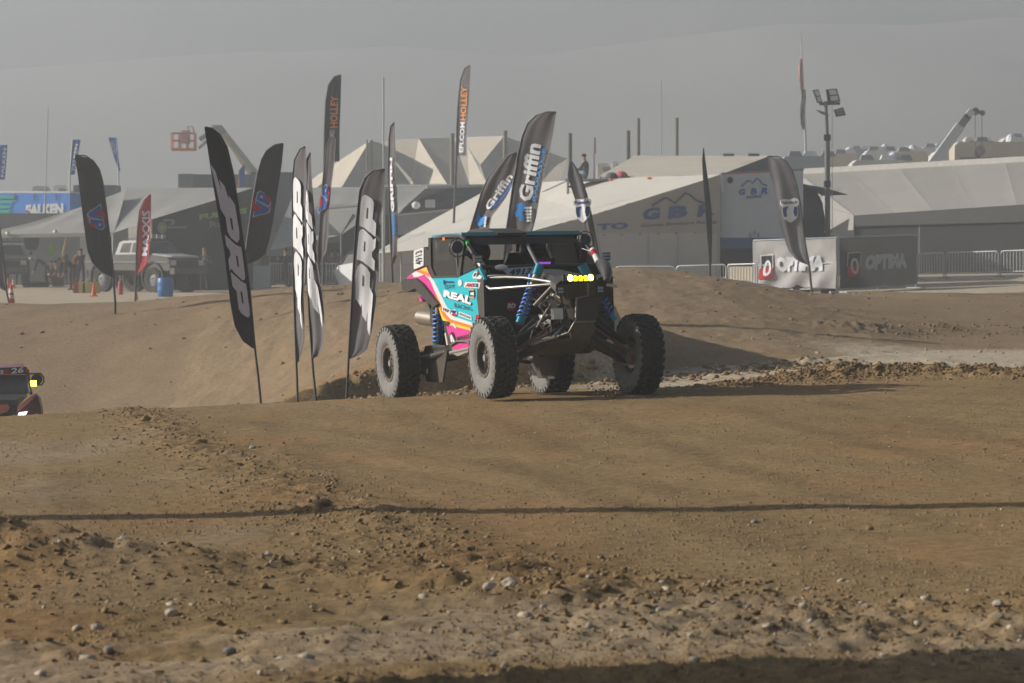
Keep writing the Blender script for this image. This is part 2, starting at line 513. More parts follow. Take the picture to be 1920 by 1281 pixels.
RIB = [[(-1.3, 34.5), (.1, 24), (1.25, 18.2), (2.0, 15.0)], [(.5, 35), (1.45, 24.7), (2.6, 17.5), (3.0, 15.6)], [(1.8, 34.5), (2.65, 26), (3.3, 21.9), (4.0, 18)], [(-.5, 34), (.85, 23), (1.8, 16.8), (2.1, 15.4)], [(-2.6, 33), (-1.2, 24), (.3, 17)], [(2.9, 34), (3.6, 27), (4.4, 21)], [(-3.9, 30), (-2.9, 22), (-1.9, 18)]]
for k, rb in enumerate(RIB):
    d, t = polydist(X_, Y_, [(x + .10 * math.sin(y), y) for x, y in rb])
    lug = .65 + .35 * np.sign(np.sin(t * 2 * np.pi * 95) * np.sin(d * 60))
    w = np.exp(-(d / .16) ** 4) * lug * smoothstep(0, .06, t) * (1 - smoothstep(.9, 1, t)) * smoothstep(-.45, .0, fbm(X_ * .7, Y_ * .3, 3, 300 + k))
    soil = soil * (1 - .28 * w)[..., None]
ca = gm.color_attributes.new('soil', 'FLOAT_COLOR', 'POINT')
ca.data.foreach_set('color', np.concatenate([soil, np.ones(soil.shape[:2] + (1,))], -1).astype(np.float32).ravel())
gm.update(calc_edges=True)
ground = bpy.data.objects.new('ground', gm); COL.objects.link(ground); ground['kind'] = 'structure'
gmat = bpy.data.materials.new('dirt'); gmat.use_nodes = True
nt = gmat.node_tree; bs = nt.nodes['Principled BSDF']
bs.inputs['Roughness'].default_value = .95; bs.inputs['Specular IOR Level'].default_value = .12
atn = nt.nodes.new('ShaderNodeAttribute'); atn.attribute_name = 'soil'
tcn = nt.nodes.new('ShaderNodeTexCoord')
n1 = nt.nodes.new('ShaderNodeTexNoise'); n1.inputs['Scale'].default_value = 14; n1.inputs['Detail'].default_value = 8; n1.inputs['Roughness'].default_value = .72
nt.links.new(tcn.outputs['Object'], n1.inputs['Vector'])
mr = nt.nodes.new('ShaderNodeMapRange'); mr.inputs[1].default_value = .3; mr.inputs[2].default_value = .7; mr.inputs[3].default_value = .62; mr.inputs[4].default_value = 1.34
nt.links.new(n1.outputs['Fac'], mr.inputs[0])
mxn = nt.nodes.new('ShaderNodeMix'); mxn.data_type = 'RGBA'; mxn.blend_type = 'MULTIPLY'; mxn.inputs[0].default_value = 1
nt.links.new(atn.outputs['Color'], mxn.inputs[6]); nt.links.new(mr.outputs[0], mxn.inputs[7])
nt.links.new(mxn.outputs[2], bs.inputs['Base Color'])
n2 = nt.nodes.new('ShaderNodeTexNoise'); n2.inputs['Scale'].default_value = 30; n2.inputs['Detail'].default_value = 9; n2.inputs['Roughness'].default_value = .75
nt.links.new(tcn.outputs['Object'], n2.inputs['Vector'])
bpn = nt.nodes.new('ShaderNodeBump'); bpn.inputs['Strength'].default_value = .6; bpn.inputs['Distance'].default_value = .03
nt.links.new(n2.outputs['Fac'], bpn.inputs['Height']); nt.links.new(bpn.outputs[0], bs.inputs['Normal'])
gm.materials.append(gmat)

# far desert mountains, two ranges
HILL = pm('hill_rock', (.25, .245, .24), .95, var=.05, scale=.02, spec=.05)
def hills(name, ypx, Ymid, depth, seed):
    xs = np.linspace(-1500, 1500, 240); ys = np.linspace(Ymid - depth, Ymid + depth * .5, 36)
    HX, HYy = np.meshgrid(xs, ys)
    pxs = HX * F / Ymid + 960
    top = CZ - (np.interp(pxs, [p[0] for p in ypx], [p[1] for p in ypx]) - HY) * Ymid / F
    q = np.clip((HYy - (Ymid - depth)) / depth, 0, 1.5)
    prof = np.where(q <= 1, smoothstep(0, 1, q), 1 - .4 * (q - 1))
    spur = 1 - .16 * np.abs(fbm(HX * .012 + HYy * .004, HYy * .006, 4, seed)) * 2 * (1 - .75 * smoothstep(.75, 1, q))
    Z = 4 + (top - 4) * prof * spur + 2.5 * fbm(HX * .03, HYy * .03, 3, seed + 9) * q
    mb = MB(); n = len(xs)
    mb.v = [tuple(p) for p in np.stack([HX, HYy, Z], -1).reshape(-1, 3)]
    for j in range(len(ys) - 1):
        for i in range(n - 1):
            mb.f.append((j * n + i, j * n + i + 1, (j + 1) * n + i + 1, (j + 1) * n + i)); mb.m.append(0)
    o = mb.build(name, HILL, smooth=180); o['kind'] = 'structure'
hills('hills', [(-9000, 190), (-3000, 160), (0, 132), (500, 97), (860, 97), (1000, 108), (1200, 85), (1400, 55), (1900, 25), (3000, 10), (9000, 60)], 900, 300, 201)
hills('mountains', [(-9000, 40), (-2000, -20), (0, -12), (300, -30), (800, -36), (1400, -30), (2000, -38), (4000, -20), (9000, 30)], 1020, 60, 231)

# the dusty air
hz = MB().box((0, 760, 39), (3500, 1700, 92))
haze = hz.build('haze', [bpy.data.materials.new('dusty_air')])
haze['kind'] = 'stuff'
hm = haze.data.materials[0]; hm.use_nodes = True
for n in list(hm.node_tree.nodes):
    if n.type == 'BSDF_PRINCIPLED': hm.node_tree.nodes.remove(n)
pv = hm.node_tree.nodes.new('ShaderNodeVolumePrincipled')
pv.inputs['Color'].default_value = (.64, .675, .70, 1)
pv.inputs['Density'].default_value = HAZE_DENSITY
pv.inputs['Anisotropy'].default_value = 0.55
hm.node_tree.links.new(pv.outputs[0], hm.node_tree.nodes['Material Output'].inputs['Volume'])

# ------------------------------------------------------------------ feather flags
def xi(poly, y):
    return float(np.interp(y, [p[1] for p in poly], [p[0] for p in poly]))

def flag(name, label, Y, yaw, left, right, pole, mat, prints=(), wave=.02, wl=26., cat='flag', group=None, pole_r=.016, polemat=None, cols=26, sway=0.0):
    """left/right: outline rows (x, y) from top to bottom; pole: pixel path from the ground up"""
    y0, y1 = left[0][1], left[-1][1]
    x0, py0 = pole[0]
    base = at(x0, py0, Y)
    g = Vector((base.x, base.y, Hs(base.x, base.y) - .12))
    n = Vector((math.sin(R(yaw)), -math.cos(R(yaw)), 0))
    P0 = base
    ph = rng.uniform(0, 6)
    def mp(px, py, off=0.0):
        p = ray_plane(px, py, P0, n)
        L, Rr = xi(left, min(max(py, y0), y1)), xi(right, min(max(py, y0), y1))
        u = (px - L) / max(Rr - L, 1.0)
        k = (py - y0) / (y1 - y0)
        w = wave * (math.sin(u * 5.2 + ph + k * 3.0) * .6 + .30 * math.sin(u * 11 + ph * 2 + k * 2.0) + math.sin((py - y0) / wl + u * 2.4 + ph) * .5) * min(1, 4 * max(u, 0) + .1) * (.4 + k)
        return p + n * (w + off)
    root = thing(name, g, label, cat, group)
    rows = max(14, int((y1 - y0) / 5))
    mb = MB(); vs = []
    for i in range(rows + 1):
        y = y0 + (y1 - y0) * i / rows
        a, b = xi(left, y), xi(right, y)
        for j in range(cols + 1):
            vs.append(mp(a + (b - a) * j / cols, y))
    c1 = cols + 1
    mb.add(vs, [(i * c1 + j, i * c1 + j + 1, (i + 1) * c1 + j + 1, (i + 1) * c1 + j) for i in range(rows) for j in range(cols)])
    mb.build('flag_cloth', mat, root, smooth=60)
    pts = [ray_plane(px, py, P0, n) - n * -.004 for px, py in pole]
    m = len(pts)
    MB().tube([g] + pts, [pole_r] + [pole_r * (1 - .55 * i / m) for i in range(m)], 7).build('pole', polemat or POLE, root, smooth=50)
    for i, (pname, pmat, fn) in enumerate(prints):
        # cut the print along the cloth rows so that it follows the waves
        q = MB(); cut_rows(fn, y0, y1)(q, lambda px, py: mp(px, py, .03 + .008 * i))
        q.build(pname, pmat, root)
    return root

class FlatMB(MB):
    pass

def cut_rows(fn, y0, y1, step=5.0, xstep=2.5):
    """wraps a print builder: builds it flat in pixels, slices it, then maps it"""
    def run(q, mp):
        fl = MB(); fn(fl, lambda px, py: Vector((px, py, 0)))
        bm = bmesh.new()
        vs = [bm.verts.new(v) for v in fl.v]
        for f in fl.f:
            if len(set(f)) < 3: continue
            try: bm.faces.new([vs[i] for i in f])
            except ValueError: pass
        y = math.ceil(y0 / step) * step
        while y < y1:
            bmesh.ops.bisect_plane(bm, geom=bm.verts[:] + bm.edges[:] + bm.faces[:], plane_co=(0, y, 0), plane_no=(0, 1, 0))
            y += step
        if bm.verts:
            xa, xb = min(v.co.x for v in bm.verts), max(v.co.x for v in bm.verts)
            x = math.ceil(xa / xstep) * xstep
            while x < xb:
                bmesh.ops.bisect_plane(bm, geom=bm.verts[:] + bm.edges[:] + bm.faces[:], plane_co=(x, 0, 0), plane_no=(1, 0, 0))
                x += xstep
        bm.verts.index_update()
        q.add([mp(v.co.x, v.co.y) for v in bm.verts], [tuple(v.index for v in f.verts) for f in bm.faces])
        bm.free()
    return run

def z3(*p): return [(530 + x / 4.929, 260 + y / 4.929) for x, y in p]
def z2(*p): return [(400 + x / 4.271, 480 + y / 4.271) for x, y in p]
PRP = [
    (z3((720, 805), (722, 740), (735, 600), (748, 540), (770, 518), (800, 532), (835, 558), (850, 592), (846, 660), (838, 742), (872, 785), (867, 908), (800, 856), (778, 838), (776, 832), (768, 828)),
     [z3((778, 738), (786, 640), (802, 640), (797, 742))]),
    (z3((698, 1115), (706, 990), (715, 870), (728, 842), (752, 836), (830, 905), (846, 936), (874, 918), (868, 1012), (834, 1052), (836, 1092), (862, 1132), (855, 1225), (762, 1145), (752, 1138)),
     [z3((757, 1040), (763, 948), (779, 955), (776, 1048))]),
    (z2((1145, 345), (1148, 250), (1150, 150), (1165, 85), (1192, 60), (1240, 95), (1262, 140), (1256, 250), (1286, 310), (1282, 430), (1278, 560), (1270, 640), (1250, 585), (1244, 480), (1240, 440), (1236, 528), (1200, 478), (1192, 380), (1184, 410)),
     [z2((1196, 240), (1202, 150), (1218, 165), (1214, 245))]),
]
F4L = [(722, 317), (700, 320), (685, 333), (675, 358), (668, 420), (662, 520), (654, 674)]
F4R = [(722, 317), (719, 360), (716, 400), (709, 520), (706, 570), (700, 620), (690, 655), (672, 668), (654, 674)]
F2L = [(573, 275), (563, 280), (553, 300), (549, 340), (549, 420), (550, 500), (553, 600), (557, 682)]
F2R = [(573, 275), (575, 330), (575, 400), (575, 480), (574, 540), (573, 600), (571, 640), (564, 668), (557, 682)]
F3L = [(583, 286), (574, 300), (573, 340), (574, 420), (576, 500), (580, 590), (585, 673)]
F3R = [(583, 286), (585, 330), (589, 400), (594, 470), (600, 530), (606, 590), (609, 640), (605, 655), (598, 668), (585, 673)]
F1L = [(383, 238), (400, 350), (420, 470), (432, 570), (440, 612), (455, 640), (478, 656)]
F1R = [(383, 238), (398, 241), (412, 252), (425, 275), (436, 320), (447, 390), (458, 470), (468, 545), (476, 610), (478, 656)]

def letters(L, Rr, t0, t1, flip=False):
    def conv(x, y):
        u = (x - xi(F4L, y)) / (xi(F4R, y) - xi(F4L, y)); t = (y - 365) / 265.
        if flip: u, t = 1 - u, 1 - t
        yy = t0 + t * (t1 - t0)
        a, b = xi(L, yy), xi(Rr, yy)
        return a + u * (b - a), yy
    def fn(q, mp):
        for out, holes in PRP:
            put_poly(q, [conv(*p) for p in out], mp, 0, [[conv(*p) for p in h] for h in holes])
    return cut_rows(fn, t0, t1)

GRPF = 'feather flags along the track'
flag('feather_flag', 'black feather flag with grey italic letters leaning left on a bent pole', 42, 22, F1L, F1R,
     [(490, 766), (484, 705), (478, 656), (468, 545), (458, 470), (447, 390), (436, 320), (425, 275), (412, 252), (398, 241), (385, 238)], BLKC,
     [('lettering', LPRINT, letters(F1L, F1R, 308, 596, True))], wave=.008, group=GRPF)
flag('feather_flag', 'narrow dark feather flag with white letters, left one of the close pair', 42.4, -58, F2L, F2R,
     [(559, 758), (557, 700), (554, 620), (550, 500), (549, 400), (549, 340), (553, 300), (563, 280), (572, 275)], BLKG,
     [('lettering', WPRINT, letters(F2L, F2R, 332, 618))], wave=.02, group=GRPF)
flag('feather_flag', 'narrow white lettered feather flag half hidden, right one of the close pair', 43, -50, F3L, F3R,
     [(594, 758), (588, 700), (580, 590), (576, 500), (574, 420), (573, 340), (575, 300), (582, 287)], BLKG,
     [('lettering', WPRINT, letters(F3L, F3R, 352, 615))], wave=.02, group=GRPF)
flag('feather_flag', 'wide grey feather flag with bold white letters beside the rear wheel', 42, -28, F4L, F4R,
     [(650, 752), (653, 690), (658, 600), (662, 520), (668, 420), (675, 358), (685, 333), (700, 320), (720, 317)], BLKG,
     [('lettering', WPRINT, letters(F4L, F4R, 365, 630))], wave=.02, group=GRPF)

def emblem_vp(cx, cy, s, rot=0, asp=1.0):
    """red disc behind two slanted blue letters edged with white"""
    def T(x, y):
        y *= asp
        c, n = math.cos(R(rot)), math.sin(R(rot))
        return cx + s * (x * c - y * n), cy + s * (x * n + y * c)
    def disc(q, mp): put_poly(q, [T(x, y) for x, y in ell(0.08, .02, .92, .98, 22)], mp)
    Vv = [(-1.0, -.62), (-.55, -.62), (-.28, .25), (.05, -.62), (.35, -.62), (-.12, .78), (-.45, .78)]
    Pp = [(.10, .72), (.42, -.62), (1.0, -.62), (1.18, -.35), (1.05, .08), (.80, .22), (.55, .22), (.45, .72)]
    hole = [(.66, -.32), (.88, -.32), (.82, -.05), (.60, -.05)]
    def let(q, mp):
        put_poly(q, [T(*p) for p in Vv], mp); put_poly(q, [T(*p) for p in Pp], mp, 0, [[T(*p) for p in hole]])
    def edge(q, mp):
        def grow(P, k=1.13):
            mx, my = sum(p[0] for p in P) / len(P), sum(p[1] for p in P) / len(P)
            return [(mx + (x - mx) * k, my + (y - my) * k) for x, y in P]
        put_poly(q, [T(*p) for p in grow(Vv)], mp); put_poly(q, [T(*p) for p in grow(Pp)], mp)
    off = lambda k, f: (lambda q, mp: f(q, lambda x, y: mp(x, y) + Vector((0, -k, 0))))
    return [('emblem_disc', REDP, disc), ('emblem_edge', LPRINT, off(.006, edge)), ('emblem_letters', BLUEP, off(.012, let))]

VL = [(140, 291), (146, 330), (152, 380), (158, 430), (164, 470), (172, 492), (190, 510), (213, 522)]
VR = [(140, 291), (160, 292), (175, 302), (186, 318), (192, 340), (199, 390), (206, 450), (211, 500), (213, 522)]
flag('feather_flag', 'black feather flag with a round red and blue emblem, on the far left berm', 78, 18, VL, VR,
     [(216, 568), (214, 540), (213, 522), (211, 500), (206, 450), (199, 390), (192, 340), (186, 318), (175, 302), (160, 292), (142, 291)], BLKC,
     emblem_vp(180, 407, 21, 80, .85), wave=.02, group=GRPF, pole_r=.03)
V2L = [(532, 269), (515, 272), (500, 283), (490, 300), (483, 325), (475, 370), (468, 420), (461, 470), (457, 497)]
V2R = [(532, 269), (528, 310), (520, 360), (513, 410), (506, 450), (498, 475), (482, 490), (457, 497)]
flag('feather_flag', 'black feather flag with a round red and blue emblem, behind the leaning lettered one', 74, 18, V2L, V2R,
     [(452, 552), (457, 497), (461, 470), (468, 420), (475, 370), (483, 325), (490, 300), (500, 283), (515, 272), (530, 269)], BLKC,
     emblem_vp(490, 386, 22, -80, .85), wave=.02, group=GRPF, pole_r=.03)
F5L = [(630, 256), (619, 260), (612, 280), (606, 340), (600, 430), (597, 470), (598, 490)]
F5R = [(630, 256), (627, 300), (622, 345), (618, 430), (613, 470), (605, 485), (598, 490)]
flag('feather_flag', 'slim grey feather flag with a red and blue emblem right of the close pair', 77, -40, F5L, F5R,
     [(598, 552), (598, 490), (597, 470), (600, 430), (606, 340), (612, 280), (619, 260), (629, 256)], BLKG,
     emblem_vp(609, 376, 25, -78, .33), wave=.03, group=GRPF, pole_r=.03)

def sp_text(s, bl, br, tl, bold=.03, y0=0, y1=0):
    ys = [bl[1], br[1], tl[1]]
    return cut_rows(lambda q, mp: put_text(q, s, bl, br, tl, mp, 0, bold), min(ys) - 3, max(ys) + 3)

F6L = [(640, 141), (627, 144), (616, 160), (611, 190), (609, 240), (608, 303)]
F6R = [(640, 141), (639, 180), (637, 240), (637, 303)]
flag('feather_flag', 'tall grey feather flag with orange lettering rising above the close pair', 118, 14, F6L, F6R,
     [(606, 470), (607, 380), (608, 303), (609, 240), (611, 190), (616, 160), (627, 144), (639, 141)], BLKC,
     [('orange_lettering', ORGP, sp_text('HOLLEY', (632, 240), (634, 180), (618, 240))), ('white_lettering', LPRINT, sp_text('MSD', (626, 256), (627, 243), (617, 256)))],
     wave=.03, group='tall feather flags', pole_r=.05)
F8L = [(882, 123), (872, 128), (864, 150), (860, 190), (857, 240), (856, 292)]
F8R = [(882, 123), (880, 180), (877, 240), (876, 292)]
flag('feather_flag', 'tall grey feather flag with orange and white lettering above the big tent', 130, -45, F8L, F8R,
     [(850, 440), (854, 345), (856, 292), (857, 240), (860, 190), (864, 150), (872, 128), (881, 123)], BLKG,
     [('orange_lettering', ORGP, sp_text('HOLLEY', (874, 226), (877, 162), (863, 226))), ('white_lettering', WPRINT, sp_text('EFI.COM', (871, 286), (873, 229), (861, 286)))],
     wave=.03, group='tall feather flags', pole_r=.05)
F7L = [(740, 230), (733, 237), (730, 260), (729, 320), (731, 400), (735, 500)]
F7R = [(740, 230), (742, 280), (743, 350), (745, 420), (744, 480), (735, 500)]
flag('feather_flag', 'very narrow dark feather flag seen almost edge on, white and blue letters', 80, -60, F7L, F7R,
     [(737, 548), (735, 500), (731, 400), (729, 320), (730, 260), (733, 237), (739, 230)], BLKG,
     [('white_lettering', WPRINT, sp_text('GRIFFIN', (742, 398), (739, 296), (735, 398), .05)), ('blue_lettering', SKYP, sp_text('RADIATOR', (744, 440), (743, 400), (738, 440), .06))], wave=.03, group=GRPF, pole_r=.03)
G1L = [(968, 286), (950, 292), (932, 312), (915, 335), (903, 362), (893, 395), (884, 425), (877, 460), (870, 500)]
G1R = [(969, 286), (967, 310), (960, 345), (950, 370), (938, 390), (927, 405), (923, 430), (915, 470), (872, 500)]
flag('feather_flag', 'dark feather flag bent over in the wind, behind the race car roof', 62, -36, G1L, G1R,
     [(868, 560), (870, 500), (877, 460), (884, 425), (893, 395), (903, 362), (915, 335), (932, 312), (950, 292), (966, 286)], BLKG,
     [('white_lettering', WPRINT, sp_text('Griffin', (917, 396), (962, 332), (906, 388))), ('blue_lettering', BLUEP, sp_text('RADIATOR', (926, 392), (964, 346), (921, 388), .05)),
      ('blue_patch', SKYP, cut_rows(lambda q, mp: put_poly(q, [(893, 412), (899, 398), (902, 410), (912, 402), (917, 412), (908, 422), (897, 424)], mp), 395, 426)),
      ('checkers', WPRINT, cut_rows(lambda q, mp: [put_poly(q, [(910, 408 + k * 5), (914, 405 + k * 5), (916, 409 + k * 5), (912, 412 + k * 5)], mp) for k in range(4)], 400, 430))],
     wave=.07, group=GRPF, pole_r=.025)
G2L = [(1043, 210), (1025, 210), (1005, 217), (990, 231), (980, 255), (972, 290), (962, 350), (955, 400), (949, 440), (945, 482)]
G2R = [(1043, 210), (1036, 250), (1028, 300), (1018, 350), (1008, 400), (1002, 425), (995, 445), (975, 470), (945, 482)]
def griffin_beast(q, mp):
    put_poly(q, [(966, 400), (972, 392), (970, 384), (980, 380), (984, 386), (990, 382), (988, 392), (982, 398), (985, 406), (981, 416), (974, 412), (976, 404), (969, 408)], mp)
flag('feather_flag', 'large upright dark feather flag with tall white letters above the race car', 62, -32, G2L, G2R,
     [(940, 560), (945, 482), (949, 440), (955, 400), (962, 350), (972, 290), (980, 255), (990, 231), (1005, 217), (1025, 210), (1042, 210)], BLKG,
     [('white_lettering', WPRINT, sp_text('Griffin', (999, 380), (1015, 272), (972, 374), .035)), ('blue_lettering', SKYP, sp_text('RADIATOR', (1006, 378), (1024, 275), (1000, 377), .03)),
      ('blue_emblem', SKYP, cut_rows(griffin_beast, 378, 420)),
      ('checkers', WPRINT, cut_rows(lambda q, mp: [put_poly(q, [(988 + 6 * c + k * -.8, 414 - k * 6), (992 + 6 * c - k * -.1, 411 - k * 6), (995 + 6 * c, 414 - k * 6), (991 + 6 * c, 417 - k * 6)], mp) for k in range(5) for c in range(2)], 378, 420))],
     wave=.05, group=GRPF, pole_r=.025)
def shield(cx, cy, s):
    white = [(-.95, -.75), (-.6, -.95), (0, -.9), (.55, -1.05), (.95, -.9), (.92, -.5), (.8, -.4), (.85, .1), (.75, .55), (.1, 1.0), (-.5, .7), (-.7, .2), (-.72, -.35), (-.95, -.5)]
    blue = [(-.66, -.25), (-.1, -.35), (-.3, .0), (-.25, .5), (-.5, .55), (-.66, .2)]
    blue2 = [(.45, -.3), (.76, -.33), (.8, .1), (.7, .45), (.5, .5), (.35, .1)]
    T = lambda P: [(cx + x * s * .78, cy + y * s) for x, y in P]
    off = lambda f: (lambda q, mp: f(q, lambda x, y: mp(x, y) + Vector((0, -.006, 0))))
    return [('shield', WPRINT, lambda q, mp: put_poly(q, T(white), mp)),
            ('shield_blue', NAVYP, off(lambda q, mp: (put_poly(q, T(blue), mp), put_poly(q, T(blue2), mp), put_text(q, 'Fabtech', (cx - s * .62, cy - s * .5), (cx + s * .6, cy - s * .56), (cx - s * .62, cy - s * .78), mp, 0, .03))))]
F11L = [(1071, 303), (1066, 312), (1064, 330), (1070, 350), (1080, 380), (1090, 420), (1105, 470), (1119, 492)]
F11R = [(1071, 303), (1080, 315), (1090, 335), (1100, 365), (1108, 400), (1115, 440), (1122, 480), (1124, 492)]
flag('feather_flag', 'dark feather flag with white and blue shield, beside the race car mirror', 68, -24, F11L, F11R,
     [(1127, 520), (1124, 492), (1122, 480), (1115, 440), (1108, 400), (1100, 365), (1090, 335), (1080, 315), (1072, 303)], BLKG,
     shield(1093, 395, 23), wave=.04, group=GRPF, pole_r=.025)
F12L = [(1437, 293), (1442, 320), (1450, 350), (1457, 390), (1463, 420), (1470, 445), (1478, 470), (1495, 490), (1516, 497)]
F12R = [(1437, 293), (1460, 294), (1475, 304), (1487, 325), (1493, 345), (1500, 380), (1505, 420), (1510, 460), (1517, 497)]
flag('feather_flag', 'dark feather flag with a white and blue shield, in front of the grey fence banner', 96, -24, F12L, F12R,
     [(1522, 545), (1517, 497), (1510, 460), (1505, 420), (1500, 380), (1493, 345), (1487, 325), (1475, 304), (1460, 294), (1440, 293)], BLKG,
     shield(1481, 395, 23), wave=.06, group=GRPF, pole_r=.035)
REDC = pm('red_cloth', (.40, .06, .06), .85, var=.15, scale=2, trans=.15, spec=.1)
F13L = [(282, 365), (270, 375), (262, 395), (258, 430), (256, 470), (255, 517)]
F13R = [(283, 365), (283, 420), (283, 470), (280, 495), (270, 507), (256, 517)]
flag('feather_flag', 'red feather flag with pale lettering in front of the pickup', 106, -20, F13L, F13R,
     [(254, 560), (255, 517), (256, 470), (258, 430), (262, 395), (270, 375), (281, 365)], REDC,
     [('lettering', LPRINT, sp_text('MAXXIS', (279, 480), (281, 395), (265, 480)))], wave=.09, group=GRPF, pole_r=.035)
F14L = [(1318, 278), (1317, 300), (1320, 350), (1325, 420), (1330, 480), (1331, 510)]
F14R = [(1320, 278), (1326, 330), (1332, 400), (1335, 450), (1335, 490), (1332, 510)]
flag('feather_flag', 'dark feather flag edge on, in front of the big tent wall letters', 84, 75, F14L, F14R,
     [(1333, 540), (1331, 510), (1330, 480), (1325, 420), (1320, 350), (1317, 300), (1319, 278)], BLKC, [], wave=.03, group=GRPF, pole_r=.03, cols=3)
F15L = [(-30, 330), (-26, 430), (-20, 500), (-8, 536), (13, 548)]
F15R = [(-29, 330), (-10, 360), (0, 430), (8, 500), (13, 548)]
flag('feather_flag', 'grey feather flag cut by the left picture edge, beside the cone', 88, -20, F15L, F15R,
     [(20, 582), (13, 548), (8, 500), (0, 430), (-10, 360), (-28, 330)], BLKG, [], wave=.03, group=GRPF, pole_r=.03)
# small blue flags on thin poles behind the left awning
BLUEC = pm('blue_cloth', (.03, .10, .36), .85, var=.1, scale=2, trans=.15, spec=.1)
for lab, pl, L, Rr, tq in (
    ('blue rectangular flag cut by the left picture edge', [(-3, 400), (-4, 272)], [(-2, 272), (-6, 337)], [(14, 273), (9, 337)], ((7, 332), (13, 278), (1, 332))),
    ('blue rectangular flag above the black feather flag with the emblem', [(130, 400), (131, 330), (136, 262)], [(136, 262), (131, 328)], [(151, 264), (140, 328)], ((142, 320), (147, 270), (136, 320))),
    ('blue flag twisted to a point, right of the other blue flags', [(223, 400), (222, 320), (219, 258)], [(203, 258), (214, 295), (222, 321)], [(219, 258), (222, 295), (225, 321)], ((217, 290), (213, 264), (211, 290)))):
    flag('banner_flag', lab, 176, -15, L, Rr, pl, BLUEC, [('lettering', WPRINT, sp_text('FALKEN', *tq))], wave=.08, group='small blue flags', pole_r=.05, polemat=STEEL)
flag('feather_flag', 'tiny faded blue feather flag in front of the dark containers', 170, -20, [(458, 310), (449, 320), (446, 365)], [(459, 310), (459, 330), (454, 365)], [(445, 420), (446, 365), (449, 320), (457, 310)], BLUEC, [('lettering', ORGP, sp_text('KC', (449, 350), (451, 335), (447, 350)))], group='tall feather flags', pole_r=.05)
flag('feather_flag', 'tiny faded red flag far off beyond the seated person', 260, -20, [(1115, 258), (1114, 288)], [(1117, 258), (1118, 290)], [(1114, 330), (1114, 290), (1115, 257)], REDC, [], group='tall feather flags', pole_r=.06)

